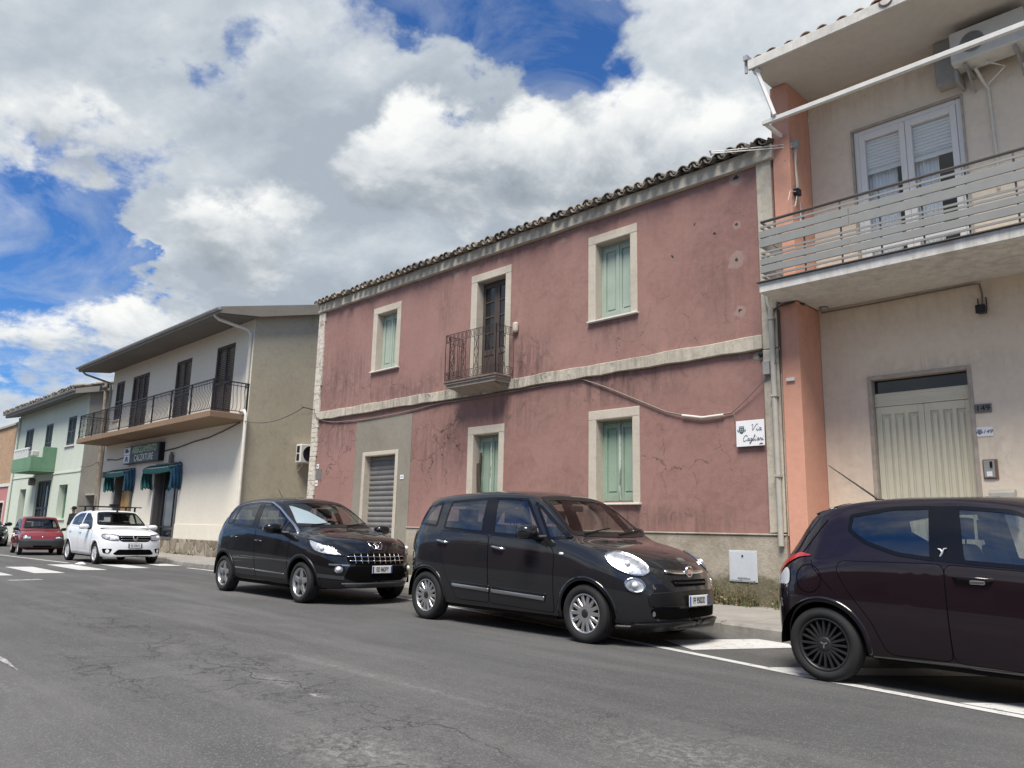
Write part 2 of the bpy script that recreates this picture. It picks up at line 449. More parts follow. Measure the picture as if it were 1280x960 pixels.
M['gshut_old'] = shutter_mat('blistered_shutter_paint', (.205, .30, .22), (.275, .365, .285), (.13, .11, .085), .62)
M['wornwood'] = shutter_mat('flaking_white_green_wood', (.42, .46, .40), (.52, .54, .48), (.10, .085, .07), .50)
M['slabedge'] = plaster('weathered_balcony_render', (.27, .235, .20), (.36, .315, .265), stain_col=(.085, .07, .06), grime=.6, bump=.45, scale=2)
M['slabtop'] = S('brown_balcony_edge', (.15, .105, .085), .8, var=.35, vs=9)
M['brownwood'] = shutter_mat('dark_brown_wood', (.052, .038, .032), (.085, .062, .052), (.14, .11, .09), .66)
M['brshut'] = S('brown_louvre_paint', (.062, .048, .046), .55, var=.2)
M['dgshut'] = S('dark_green_louvre_paint', (.045, .065, .07), .55, var=.2)
M['greendoor'] = S('green_door_paint', (.075, .16, .10), .5, var=.2)
M['rollmetal'] = shutter_mat('galvanised_slat', (.13, .127, .122), (.185, .18, .175), (.10, .088, .075), .60)
M['roll'] = M['rollmetal']
M['creamdoor'] = S('cream_door_paint', (.67, .625, .48), .45, var=.05, vs=3)
M['doorframe'] = S('greige_marble_frame', (.40, .345, .285), .55, var=.18, vs=9)
M['iron'] = S('rusty_iron', (.045, .03, .026), .7, var=.4, vs=30)
M['blackiron'] = S('black_iron', (.018, .018, .02), .5)
M['greymetal'] = S('grey_painted_steel', (.25, .25, .235), .45, var=.06)
M['handrail'] = S('brown_grey_rail', (.15, .135, .125), .4, metal=.3)
M['pvc'] = S('white_pvc', (.76, .745, .71), .35)
M['whitepaint'] = S('white_enamel', (.74, .73, .70), .4, var=.06)
M['greysoffit'] = plaster('grey_eave_boards', (.135, .132, .125), (.175, .17, .16), stain_col=(.09, .085, .08), grime=.3, bump=.15)
M['pipe'] = S('grey_plastic_pipe', (.40, .385, .335), .5, var=.1)
M['pipe_w'] = S('cream_plastic_pipe', (.64, .61, .54), .5, var=.08)
M['gutter'] = S('grey_gutter_metal', (.36, .36, .355), .45, metal=.2, var=.12)
M['acplastic'] = S('aged_white_plastic', (.60, .59, .56), .5, var=.08)
M['acgrey'] = S('grey_plastic_panel', (.30, .295, .28), .6, var=.1)
M['darkhole'] = S('dark_interior', (.012, .012, .013), .8)
M['dimroom'] = S('dim_room_wall', (.10, .10, .105), .9)
M['blackplastic'] = S('black_plastic', (.011, .011, .012), .35, spec=.3)
M['rubber'] = S('tyre_rubber', (.0105, .0105, .011), .82, var=.25, vs=14, bump=.1)
M['cloth_teal'] = S('teal_canvas', (.012, .088, .09), .85, var=.25, vs=5, bump=.3, bs=14)
M['cloth_blue'] = S('blue_canvas', (.018, .075, .14), .85, var=.25, vs=5, bump=.3, bs=14)
M['curtain'] = S('white_net_curtain', (.84, .86, .88), .9)
M['blind'] = S('white_roller_blind', (.80, .80, .79), .5)
M['darkglass'] = S('dark_window_glass', (.012, .014, .017), .04, spec=.6)
M['clearglass'] = thin_glass('clear_window_glass', (.93, .95, .96), 1.7)
M['signwhite'] = S('white_enamel_plate', (.80, .80, .80), .3)
M['ink_teal'] = S('dark_teal_ink', (.02, .07, .09), .5)
M['ink_purple'] = S('dark_blue_ink', (.035, .035, .12), .5)
M['ink_black'] = S('black_ink', (.012, .012, .014), .5)
M['plaque'] = S('grey_slate_plaque', (.16, .155, .145), .6, var=.2, vs=30)
M['steel'] = S('brushed_steel', (.46, .44, .42), .35, metal=.8)
M['bronze'] = S('bronze_panel', (.22, .15, .11), .4, metal=.4)
M['cable'] = S('aged_grey_cable', (.20, .165, .145), .7)
M['cable_d'] = S('dark_cable', (.07, .055, .05), .7)
M['cable_w'] = S('white_cable', (.62, .60, .55), .6)
M['bluegrey'] = S('pale_grey_meter_door', (.47, .50, .53), .45, var=.08, vs=4)
M['signdark'] = S('dark_sign_face', (.05, .052, .048), .5, var=.3, vs=3)
M['signgreen'] = S('green_letter_paint', (.42, .60, .40), .5)
M['signpale'] = S('pale_letter_paint', (.66, .70, .62), .5)
M['granite'] = S('dark_granite', (.10, .095, .09), .35, var=.35, vs=30)
M['ochre'] = S('ochre_wood_door', (.40, .24, .085), .5, var=.2, vs=3)
M['oldpole'] = S('weathered_pole_wood', (.22, .18, .135), .9, var=.4, vs=4, bump=.3)
M['litter'] = S('crumpled_white_paper', (.72, .72, .70), .8)
M['skin'] = S('skin', (.42, .25, .18), .6)
M['jacket'] = S('black_jacket_cloth', (.014, .015, .016), .9, var=.3)
M['trousers'] = S('dark_trouser_cloth', (.025, .027, .032), .9)
M['dryweed'] = S('dry_weed_stem', (.20, .16, .085), .9, var=.4, vs=12)
M['grnweed'] = S('green_weed_leaf', (.07, .085, .03), .8, var=.4, vs=12)

def asphalt():
    m, t, bs = new_mat('worn_asphalt'); P = t.pos()
    big = t.noise(P, .32, 6, .62, .8); mid = t.noise(P, 2.2, 6, .7); fine = t.noise(P, 95, 3, .7); grit = t.vor(P, 120, out='Color')
    col = t.ramp(big, [(.3, (.070, .0695, .069)), (.52, (.094, .0935, .0925)), (.72, (.132, .1305, .128))])
    col = t.mix(t.rng(mid, .35, .7, 0, .45), col, (.07, .069, .069))
    col = t.mix(t.rng(t.sep(grit)[0], .72, 1.0, 0, .55), col, (.24, .235, .225))
    col = t.mix(t.rng(fine, .45, .72, 0, .6), col, (.035, .035, .035))
    pits = t.vor(P, 46, out='Distance'); col = t.mix(t.rng(pits, .16, .05, 0, .55), col, (.20, .195, .185))
    col = t.mix(t.rng(t.noise(P, 26, 4, .75), .55, .68, 0, .5), col, (.05, .05, .05))
    trk = t.noise(t.mapv(P, sc=(.25, 2.2, 1)), 1.0, 5, .65)
    col = t.mix(t.rng(trk, .46, .70, 0, .42), col, (.165, .16, .155))
    pat = t.vor(t.vmath('ADD', t.mapv(P, sc=(.16, .34, 1)), t.vmath('MULTIPLY', t.noise(P, .7, 3, color=True), (.12, .12, 0))), 1.0, out='Color')
    col = t.mix(t.rng(t.sep(pat)[0], .62, .66, 0, .22), col, (.06, .06, .061))
    # alligator cracking in the lane
    wob = t.vmath('MULTIPLY', t.vmath('SUBTRACT', t.noise(P, 1.6, 5, .7, color=True), (.5, .5, .5)), (1.0, 1.0, 0))
    Pw = t.vmath('ADD', P, wob)
    def edges(sc, w0, w1):
        return t.rng(t.vor(Pw, sc, 'DISTANCE_TO_EDGE'), w1, w0)
    reg = None
    for (c, r, s) in [((-6.2, 3.0, 0), (2.6, .8, 1), 1), ((-9.8, 3.3, 0), (3.2, .7, 1), .85), ((-6.5, 2.2, 0), (2.0, .45, 1), .8), ((-4.2, 2.9, 0), (1.6, .55, 1), .9), ((-3.0, 4.2, 0), (1.5, .8, 1), .5), ((-13, 4.0, 0), (4, .6, 1), .6), ((-3.2, 2.5, 0), (1.2, .6, 1), .9)]:
        k = t.math('MULTIPLY', t.blob(P, c, r), s); reg = k if reg is None else t.math('MAXIMUM', reg, k)
    ck = t.math('MULTIPLY', t.math('MAXIMUM', t.math('MULTIPLY', edges(1.5, .004, .020), .95), t.math('MULTIPLY', edges(3.6, .004, .022), .55)), reg)
    ck = t.math('MULTIPLY', ck, t.rng(mid, .36, .52))
    col = t.mix(ck, col, (.022, .021, .021))
    # chalky scrapes
    sc = None
    for (c, r, s) in [((-3.55, 2.45, 0), (.7, .42, 1), .45), ((-5.3, 3.70, 0), (2.3, .08, 1), .30), ((-4.86, 3.0, 0), (.16, .06, 1), 1.0), ((-5.5, 3.02, 0), (.55, .12, 1), .5), ((-2.4, 3.7, 0), (.9, .5, 1), .35), ((-7.0, 1.5, 0), (1.5, .10, 1), .25)]:
        k = t.math('MULTIPLY', t.blob(P, c, r), s); sc = k if sc is None else t.math('MAXIMUM', sc, k)
    col = t.mix(t.math('MULTIPLY', sc, t.rng(t.noise(P, 16, 6, .8), .46, .62)), col, (.38, .37, .35))
    # darker mottled asphalt under three of the parked cars
    under_cars = None
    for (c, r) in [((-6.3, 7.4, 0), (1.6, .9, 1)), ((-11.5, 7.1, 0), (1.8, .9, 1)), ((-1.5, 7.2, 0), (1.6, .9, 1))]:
        k = t.blob(P, c, r); under_cars = k if under_cars is None else t.math('MAXIMUM', under_cars, k)
    col = t.mix(t.math('MULTIPLY', t.math('MULTIPLY', under_cars, .55), t.rng(t.noise(P, 2.6, 5), .4, .6)), col, (.035, .034, .034))
    t.set(bs.inputs['Base Color'], col); bs.inputs['Roughness'].default_value = .85; bs.inputs['Specular IOR Level'].default_value = .35
    h = t.math('ADD', t.math('MULTIPLY', t.sep(grit)[0], .6), t.math('MULTIPLY', fine, .5))
    h = t.math('SUBTRACT', t.math('ADD', h, t.math('MULTIPLY', mid, 1.3)), t.math('MULTIPLY', ck, 2.5))
    t.set(bs.inputs['Normal'], t.bump(h, .55, .008)); return m
M['asphalt'] = asphalt()
def pav_mat():
    m, t, bs = new_mat('pavement_concrete'); P = t.pos(); s = t.sep(P)
    n = t.noise(P, 1.3, 6, .65); f = t.noise(P, 40, 4, .7)
    col = t.ramp(n, [(.3, (.22, .205, .185)), (.7, (.32, .30, .275))])
    col = t.mix(t.rng(f, .4, .75, 0, .4), col, (.15, .14, .125))
    jx = t.math('PINGPONG', s[0], .6); jy = t.math('PINGPONG', s[1], .55)
    j = t.rng(t.math('MINIMUM', jx, jy), .012, .004)
    col = t.mix(t.math('MULTIPLY', j, .6), col, (.09, .085, .075))
    t.set(bs.inputs['Base Color'], col); bs.inputs['Roughness'].default_value = .92
    t.set(bs.inputs['Normal'], t.bump(t.math('SUBTRACT', f, j), .3, .01)); return m
M['pavement'] = pav_mat()
M['kerb'] = S('kerb_concrete', (.235, .225, .205), .9, var=.25, vs=7, bump=.3, bs=50)
def road_paint():
    m, t, bs = new_mat('worn_road_paint'); P = t.pos()
    n = t.noise(P, 11, 7, .78); f = t.noise(P, 90, 3, .7)
    w = t.rng(t.math('ADD', n, t.math('MULTIPLY', t.math('SUBTRACT', f, .5), .25)), .56, .66)
    col = t.ramp(t.noise(P, 1.8, 4), [(.3, (.44, .435, .42)), (.7, (.56, .555, .54))])
    col = t.mix(w, col, (.13, .128, .125))
    t.set(bs.inputs['Base Color'], col); bs.inputs['Roughness'].default_value = .75; return m
M['roadpaint'] = road_paint()
def road_paint_faint():
    m, t, bs = new_mat('faded_road_paint'); P = t.pos()
    w = t.rng(t.noise(P, 9, 7, .8), .45, .60)
    t.set(bs.inputs['Base Color'], t.mix(w, (.38, .375, .365), (.115, .113, .112))); bs.inputs['Roughness'].default_value = .8; return m
M['roadpaint_faint'] = road_paint_faint()

# car materials
def carpaint(name, col, flake=.0, rough=.28):
    m, t, bs = new_mat(name)
    geo = t.node('ShaderNodeNewGeometry')
    # the inside of the shell is grey trim
    t.set(bs.inputs['Base Color'], t.mix(geo.outputs['Backfacing'], col, (.05, .05, .052)))
    bs.inputs['Metallic'].default_value = flake; bs.inputs['Roughness'].default_value = rough
    bs.inputs['Coat Weight'].default_value = 1; bs.inputs['Coat IOR'].default_value = 1.5; bs.inputs['Specular IOR Level'].default_value = .12
    # road film on the clearcoat
    d = t.noise(t.obj(), 3.5, 5, .65)
    t.set(bs.inputs['Coat Roughness'], t.rng(d, .35, .75, .0, .05)); return m
M['p500'] = carpaint('dark_grey_car_paint', (.013, .0135, .016), .0)
M['p3008'] = carpaint('black_car_paint', (.006, .0065, .008), .0)
M['pyps'] = carpaint('dark_aubergine_car_paint', (.0105, .0058, .0088), .0)
M['psand'] = carpaint('white_car_paint', (.74, .76, .78), 0, .4)
M['pred'] = carpaint('faded_red_car_paint', (.185, .026, .032), 0, .45)
M['pdark'] = carpaint('black_blue_car_paint', (.012, .014, .02), .2)
M['carglass'] = thin_glass('car_glass', (.60, .65, .64), 2.4)
M['carglass_ws'] = thin_glass('windscreen_glass', (.84, .87, .85), 1.6)
M['chrome'] = S('chrome', (.72, .72, .72), .10, metal=1)
M['chrome_d'] = S('satin_strip', (.42, .42, .42), .3, metal=.9)
M['alloy'] = S('alloy_rim', (.50, .50, .50), .32, metal=.85)
M['alloy_d'] = S('dark_alloy', (.11, .11, .115), .35, metal=.5)
M['hubcap'] = S('silver_plastic_hubcap', (.58, .59, .61), .4, metal=.3)
M['blackrim'] = S('satin_black_rim', (.018, .018, .019), .38)
M['lens'] = thin_glass('headlight_lens', (.92, .93, .95), 1.5)
M['reflector'] = S('headlight_reflector', (.50, .51, .52), .38, metal=.5, var=.55, vs=16, bump=.6, bs=14)
M['lampwhite'] = S('frosted_lamp', (.78, .79, .80), .25, coat=.5)
M['redlens'] = S('red_lamp_lens', (.42, .015, .02), .15, coat=1)
M['whitelens'] = S('clear_lamp_lens', (.62, .64, .66), .12, coat=1)
M['plate'] = S('number_plate_white', (.74, .75, .75), .3)
M['plateblue'] = S('number_plate_blue', (.02, .08, .36), .3)
M['plateyel'] = S('number_plate_yellow', (.6, .5, .1), .3)
M['seat'] = S('dark_seat_fabric', (.03, .031, .033), .9)
M['seatbeige'] = S('mid_grey_trim', (.11, .108, .105), .8)
M['undertray'] = S('underbody_black', (.003, .003, .003), .9, spec=.05)
M['pianoblack'] = S('gloss_black_trim', (.005, .005, .006), .12, spec=.35)
M['emblemred'] = S('emblem_red', (.22, .01, .015), .2)
M['bumpergrey'] = S('black_grey_bumper_plastic', (.03, .033, .035), .55)
M['shade'] = S('windscreen_sunshade_foil', (.60, .68, .74), .35, metal=.4, bump=.3, bs=9)
M['paperstuff'] = S('white_dashboard_paper', (.7, .72, .74), .7)
# ------------------------------------------------------------------ sky, sun, camera
SUN_EL, SUN_AZ = rad(61), rad(-63)      # azimuth measured from +X towards +Y
def make_world():
    w = bpy.data.worlds.new('World'); SC.world = w; w.use_nodes = True
    t = NT(w); t.n.clear()
    out = t.node('ShaderNodeOutputWorld'); bg = t.node('ShaderNodeBackground')
    sky = t.node('ShaderNodeTexSky'); sky.sky_type = 'NISHITA'; sky.sun_disc = False
    sky.sun_elevation = SUN_EL; sky.sun_rotation = PI / 2 - SUN_AZ
    sky.air_density = 1.0; sky.dust_density = .6; sky.ozone_density = 2.5
    D = t.node('ShaderNodeTexCoord').outputs['Generated']
    s = t.sep(D)
    zc = t.math('MAXIMUM', s[2], 0.0)
    den = t.math('ADD', zc, .42)
    def layer(off):
        q = t.vmath('DIVIDE', D, t.comb(den, den, den))
        q = t.vmath('ADD', q, off)
        return q
    def fbm(off):
        q = layer(off)
        a = t.noise(q, 1.55, 9, .56, .35); b = t.noise(q, 6.0, 7, .62, .2)
        f = t.math('ADD', t.math('MULTIPLY', a, .74), t.math('MULTIPLY', b, .26))
        return t.math('ADD', t.math('MULTIPLY', t.math('SUBTRACT', f, .5), 2.2), .5)
    base = fbm((3.3, 1.7, .4)); lit = fbm((3.3 + SH[0], 1.7 + SH[1], .4 + SH[2]))
    wv = t.vmath('MULTIPLY', t.vmath('SUBTRACT', t.noise(layer((7, 2, 5)), 6.0, 6, .58, 0, True), (.5, .5, .5)), (.40, .40, .34))
    DW = t.vmath('ADD', D, wv)
    cov = None
    for (c, r, a) in BLOBS:
        k = t.vmath('LENGTH', t.vmath('SUBTRACT', DW, c), out=1)
        k = t.math('MULTIPLY', t.math('EXPONENT', t.math('MULTIPLY', t.math('MULTIPLY', k, k), -1.0 / (r * r))), a)
        cov = k if cov is None else t.math('ADD', cov, k)
    dens = t.math('ADD', base, cov)
    alpha = t.rng(dens, .30, .70)
    alpha = t.math('MULTIPLY', t.math('MULTIPLY', alpha, alpha), t.math('SUBTRACT', 3.0, t.math('MULTIPLY', alpha, 2.0)))
    thin = t.math('MULTIPLY', t.rng(t.noise(t.vmath('MULTIPLY', layer((4, 4, 4)), (1, 1, 2.2)), 3.4, 9, .62, .9), .44, .74), .62)
    alpha = t.math('MAXIMUM', alpha, thin)
    # thickness darkens the underside, the side towards the sun is bright
    DL = t.vmath('ADD', D, t.vmath('MULTIPLY', wv, (.55, .55, .55)))
    bri = None
    for (c, r, a) in LIGHTS:
        k = t.vmath('LENGTH', t.vmath('SUBTRACT', DL, c), out=1)
        k = t.math('MULTIPLY', t.math('EXPONENT', t.math('MULTIPLY', t.math('MULTIPLY', k, k), -1.0 / (r * r))), a)
        bri = k if bri is None else t.math('ADD', bri, k)
    shade = t.math('ADD', t.math('MULTIPLY', t.math('SUBTRACT', base, lit), 2.1), .50)
    shade = t.math('ADD', shade, bri)
    shade = t.math('ADD', shade, t.math('MULTIPLY', t.math('SUBTRACT', .62, dens), .55))
    fine = t.noise(layer((1, 5, 2)), 11, 8, .62, .3)
    shade = t.math('ADD', shade, t.math('MULTIPLY', t.math('SUBTRACT', fine, .5), .42))
    ccol = t.ramp(shade, [(0.0, (.45, .50, .56)), (.3, (.55, .595, .645)), (.55, (.66, .695, .73)), (.8, (.80, .82, .835)), (1.0, (.94, .94, .935))])
    # a second, nearer bank of cumulus: crisp billowed tops, flat grey bases
    bil = t.noise(layer((2.2, .3, 4.1)), 5.2, 9, .60, .25); bil2 = t.noise(layer((5.2, 2.3, 1.1)), 13.0, 8, .62, .2)
    bn = t.math('ADD', t.math('MULTIPLY', t.math('SUBTRACT', bil, .5), 1.15), t.math('MULTIPLY', t.math('SUBTRACT', bil2, .5), .55))
    DB = t.vmath('ADD', D, t.vmath('MULTIPLY', wv, (.20, .20, .16)))
    c2 = None; top = None
    for (c, r, h, am) in BANKS:
        dv = t.vmath('DIVIDE', t.vmath('SUBTRACT', DB, c), (r, r, h))
        k = t.math('MULTIPLY', t.math('SUBTRACT', 1.0, t.vmath('LENGTH', dv, out=1)), am); c2 = k if c2 is None else t.math('MAXIMUM', c2, k)
        e = t.math('MULTIPLY', t.math('EXPONENT', t.math('MULTIPLY', t.math('POWER', t.vmath('LENGTH', dv, out=1), 2.0), -1.0)), t.math('DIVIDE', t.math('SUBTRACT', s[2], c[2]), h))
        top = e if top is None else t.math('ADD', top, e)
    d2 = t.math('ADD', c2, t.math('MULTIPLY', bn, 1.25))
    a2 = t.rng(d2, .02, .34); a2 = t.math('MULTIPLY', t.math('MULTIPLY', a2, a2), t.math('SUBTRACT', 3.0, t.math('MULTIPLY', a2, 2.0)))
    lit2 = t.noise(layer((2.2 + .06, .3 + .04, 4.1 + .07)), 5.2, 9, .60, .25)
    sh2 = t.math('ADD', t.math('ADD', .56, t.math('MULTIPLY', top, .62)), t.math('ADD', t.math('MULTIPLY', t.math('SUBTRACT', bil, lit2), 1.5), t.math('MULTIPLY', bn, .35)))
    rim = t.rng(d2, .5, .05); sh2 = t.math('ADD', sh2, t.math('MULTIPLY', rim, .10))
    ccol2 = t.ramp(sh2, [(0.0, (.34, .38, .425)), (.30, (.48, .515, .55)), (.56, (.73, .75, .765)), (.85, (.96, .955, .93)), (1.0, (1.06, 1.04, 1.0))])
    ccol = t.mix(a2, ccol, ccol2); alpha = t.math('MAXIMUM', alpha, a2)
    cl = t.vmath('MULTIPLY', ccol, (CLOUD * .965, CLOUD * .995, CLOUD * 1.02))
    skyc = t.vmath('MULTIPLY', sky.outputs[0], (SKYM[0] , SKYM[1], SKYM[2]))
    t.set(bg.inputs[0], t.mix(alpha, skyc, cl)); bg.inputs[1].default_value = .1
    t.l.new(bg.outputs[0], out.inputs[0])
    w.cycles.sampling_method = 'MANUAL'; w.cycles.sample_map_resolution = 512
CLOUD = 4.45
SKYM = (.215, .41, .66)
SH = (.10, .07, .10)
BLOBS = [((-.62, .55, .56), .13, -.30)]
LIGHTS = [((-.6, .6, .5), .1, .1)]
BLOBS = [((-.575, .60, .575), .12, -.66), ((-.52, .66, .545), .065, -.28), ((-.61, .54, .60), .08, -.30), ((-.782, .342, .525), .045, -.42), ((-.705, .46, .555), .055, -.38), ((-.735, .41, .56), .04, -.30), ((-.66, .50, .56), .05, -.2),
         ((-.925, .20, .325), .085, -.62), ((-.955, .205, .25), .075, -.55), ((-.905, .318, .285), .035, -.75), ((-.966, .19, .19), .05, -.2),
         ((-.80, .42, .44), .16, .30), ((-.62, .62, .455), .10, .30), ((-.49, .71, .48), .10, .30), ((-.40, .76, .52), .12, .25), ((-.86, .15, .47), .14, .25), ((-.87, .39, .31), .07, .34), ((-.68, .60, .38), .16, .34), ((-.79, .50, .33), .14, .34), ((-.925, .29, .235), .05, .16), ((-.75, .40, .50), .06, .15)]
LIGHTS = [((-.89, .17, .42), .06, .25), ((-.72, .42, .55), .07, .25), ((-.76, .36, .56), .06, .15), ((-.43, .76, .47), .06, .15), ((-.86, .376, .345), .03, .25),
          ((-.80, .425, .43), .07, -.12), ((-.80, .49, .335), .08, -.12), ((-.88, .14, .49), .07, -.2), ((-.42, .73, .55), .08, .10), ((-.66, .62, .38), .09, -.12)]
BANKS = [((-.505, .705, .475), .115, .085, 1), ((-.60, .635, .45), .10, .080, 1), ((-.69, .555, .452), .11, .080, 1), ((-.75, .49, .43), .09, .06, .8), ((-.862, .372, .335), .085, .06, .5), ((-.825, .41, .385), .07, .05, .45), ((-.925, .29, .235), .10, .055, .48), ((-.955, .22, .185), .09, .05, .36), ((-.89, .17, .41), .12, .06, .5), ((-.42, .77, .46), .09, .06, .7)]
make_world()

def make_camera():
    cam = bpy.data.cameras.new('camera'); o = bpy.data.objects.new('camera', cam); COL.objects.link(o)
    cam.sensor_width = 36; cam.sensor_fit = 'HORIZONTAL'; cam.lens = 962 / 1280 * 36
    cam.clip_start = .05; cam.clip_end = 3000
    Rw = ((0.7050886, -0.11775707, -0.69927344), (0.70877492, 0.14775628, 0.68978706), (0.02209474, -0.98198847, 0.18764452))
    X = Vector([r[0] for r in Rw]); Y = -Vector([r[1] for r in Rw]); Z = -Vector([r[2] for r in Rw])
    Mx = Matrix((X, Y, Z)).transposed().to_4x4(); Mx.translation = (0, 0, 1.13)
    o.matrix_world = Mx; SC.camera = o
make_camera()
sl = bpy.data.lights.new('sun', 'SUN'); so = bpy.data.objects.new('sun', sl); COL.objects.link(so)
sl.energy = 2.8; sl.angle = rad(27); sl.color = (1.0, .94, .85)
sdir = Vector((math.cos(SUN_EL) * math.cos(SUN_AZ), math.cos(SUN_EL) * math.sin(SUN_AZ), math.sin(SUN_EL)))
so.rotation_euler = sdir.to_track_quat('Z', 'Y').to_euler(); so.location = (0, -20, 40)
vs = SC.view_settings; vs.view_transform = 'Standard'; vs.look = 'None'; vs.gamma = 1; vs.use_curve_mapping = False; vs.exposure = 1.1
SC.render.film_transparent = False
SC.cycles.max_bounces = 8; SC.cycles.transparent_max_bounces = 12
# ------------------------------------------------------------------ ground
def interp(pts, x):
    if x <= pts[0][0]: return pts[0][1]
    for (a, b), (c, d) in zip(pts, pts[1:]):
        if x <= c: return b + (d - b) * (x - a) / (c - a)
    return pts[-1][1]
KERB = [(-90, 9.6), (-30, 9.35), (-24, 9.3), (-22.2, 8.85), (-12, 8.72), (-5, 8.52), (-4.2, 8.43), (0, 8.1), (12, 7.4)]
def kerb_y(x): return interp(KERB, x)
mb = MB()
N = 40
# one sheet to the horizon, denser near the camera
xs = [-700, -300, -150, -90, -60] + [-45 + 3 * i for i in range(21)] + [30, 60, 120, 300, 700]
ys = [-700, -300, -120, -60, -30, -15, -8, -4, -2, 0, 2, 4, 6, 8, 10, 20, 40, 100, 300, 700]
for x in xs:
    for y in ys: mb.v.append((x, y, 0.0))
n = len(ys)
for i in range(len(xs) - 1):
    for j in range(n - 1):
        mb.f.append([i * n + j, (i + 1) * n + j, (i + 1) * n + j + 1, i * n + j + 1]); mb.m.append(0); mb.s.append(False)
tag(mk('road', mb, M['asphalt']), kind='structure')

PZ = .125
mb = MB(); kb = MB()
xk = [x for x, _ in KERB]
xk = sorted(set(xk + [-70, -50, -40, -18, -15, -9, -7, 4, 8]))
KW = .14
for a, b in zip(xk, xk[1:]):
    ya, yb = kerb_y(a), kerb_y(b)
    mb.quad((a, ya + KW, PZ - .004), (b, yb + KW, PZ - .004), (b, 20, PZ - .004), (a, 20, PZ - .004))
# kerb stones, one metre each, with a chamfered nose
x = -60.0
while x < 11.9:
    L = 1.0; a, b = x + .004, x + L - .004
    ya, yb = kerb_y(a), kerb_y(b)
    prof = [(0, 0), (.0, PZ - .025), (.022, PZ), (KW, PZ), (KW, 0)]
    dz = rng.uniform(-.006, .006); dy = rng.uniform(-.006, .006)
    va = [(a, ya + p[0] + dy, p[1] + (dz if p[1] > 0 else -.02)) for p in prof]; vb = [(b, yb + p[0] + dy, p[1] + (dz if p[1] > 0 else -.02)) for p in prof]
    k = len(prof)
    kb.add(va + vb, [tuple(range(k)), tuple(range(2 * k - 1, k - 1, -1))] + [(i, k + i, k + (i + 1) % k, (i + 1) % k) for i in range(k)])
    x += L
tag(mk('pavement', mb, M['pavement']), kind='structure')
tag(mk('kerb', kb, M['kerb']), kind='structure')

def strip(mb, pts, w, z):
    for (a, b) in zip(pts, pts[1:]):
        dx, dy = b[0] - a[0], b[1] - a[1]; L = math.hypot(dx, dy); nx, ny = -dy / L * w / 2, dx / L * w / 2
        mb.quad((a[0] + nx, a[1] + ny, z), (a[0] - nx, a[1] - ny, z), (b[0] - nx, b[1] - ny, z), (b[0] + nx, b[1] + ny, z))
def smooth_pts(pts, it=2):
    for _ in range(it):
        q = [pts[0]]
        for a, b in zip(pts, pts[1:]):
            q += [(a[0] * .75 + b[0] * .25, a[1] * .75 + b[1] * .25), (a[0] * .25 + b[0] * .75, a[1] * .25 + b[1] * .75)]
        pts = q + [pts[-1]]
    return pts
mb = MB(); Z1 = .004
strip(mb, smooth_pts([(-11.6, 8.18), (-10.2, 7.95), (-8.6, 7.66), (-6.5, 7.26), (-4.65, 6.86), (-3.75, 6.66), (-2.9, 6.45), (-1.45, 6.21), (2, 5.62), (8, 4.7)]), .105, Z1)
strip(mb, [(-20.5, 8.52), (-19.6, 8.56), (-17.5, 8.52), (-16.2, 8.5)], .11, Z1)
# the zebra crossing: bars lie along the road
for (x0, x1, ya, yb) in [(-22.9, -21.7, 8.3, 8.84), (-23.1, -20.9, 7.16, 7.7), (-23.2, -20.4, 5.95, 6.53), (-22.3, -19.5, 4.82, 5.38), (-22.0, -19.0, 3.72, 4.28), (-22, -19, 2.55, 3.1), (-22, -19, 1.4, 1.95), (-22, -19, .25, .8), (-22, -19, -.9, -.35)]:
    mb.quad((x0, ya, Z1), (x1, ya - .03, Z1), (x1 + .15, yb - .03, Z1), (x0 + .1, yb, Z1))
strip(mb, [(-34, 6.0), (-30, 6.26), (-27, 6.46), (-23.95, 6.66)], .11, Z1)
# hatched no-parking box in front of the door
mb.add([(-5.02, 7.36, Z1), (-4.42, 6.98, Z1), (-3.86, 8.0, Z1), (-4.02, 8.24, Z1), (-4.42, 8.32, Z1)], [(0, 1, 2, 3, 4)])
for x0 in (-3.35, -1.75, -.15, 1.45):
    yl = 6.62 - .17 * (x0 + 3.35)
    mb.add([(x0 - .1, yl, Z1), (x0 + .32, yl - .06, Z1), (x0 + 1.5, yl + 1.35, Z1), (x0 + 1.1, yl + 1.42, Z1)], [(0, 1, 2, 3)])
tag(mk('road_markings', mb, M['roadpaint']), kind='structure')
mb = MB()
mb.add([(-7.9, 1.745, Z1), (-7.65, 1.70, Z1), (-6.98, 1.70, Z1), (-7.6, 1.75, Z1)], [(0, 1, 2, 3)])
strip(mb, [(-17.35, 3.85), (-17.4, 4.4)], .3, Z1)
tag(mk('faded_road_markings', mb, M['roadpaint_faint']), kind='structure')

# long open cracks in the lane
def fractal(pts, it, amp, r):
    for _ in range(it):
        q = [pts[0]]
        for a, b in zip(pts, pts[1:]):
            L = math.dist(a, b); q += [((a[0] + b[0]) / 2 + r.uniform(-1, 1) * amp * L, (a[1] + b[1]) / 2 + r.uniform(-1, 1) * amp * L), b]
        pts = q
    return pts
mb = MB(); r = random.Random(21)
def crack(pts, w):
    p = fractal(pts, 4, .17, r); n = len(p); L = []; R_ = []
    for i, c in enumerate(p):
        a, b = p[max(0, i - 1)], p[min(n - 1, i + 1)]; d = math.dist(a, b) or 1; nx, ny = -(b[1] - a[1]) / d, (b[0] - a[0]) / d
        k = w * .62 * r.uniform(.15, 1) * math.sin(PI * min(1, max(.08, i / (n - 1)))) ** .5; L.append((c[0] + nx * k, c[1] + ny * k, .0025)); R_.append((c[0] - nx * k, c[1] - ny * k, .0025))
    mb.add(L + R_, [(i, n + i, n + i + 1, i + 1) for i in range(n - 1)])
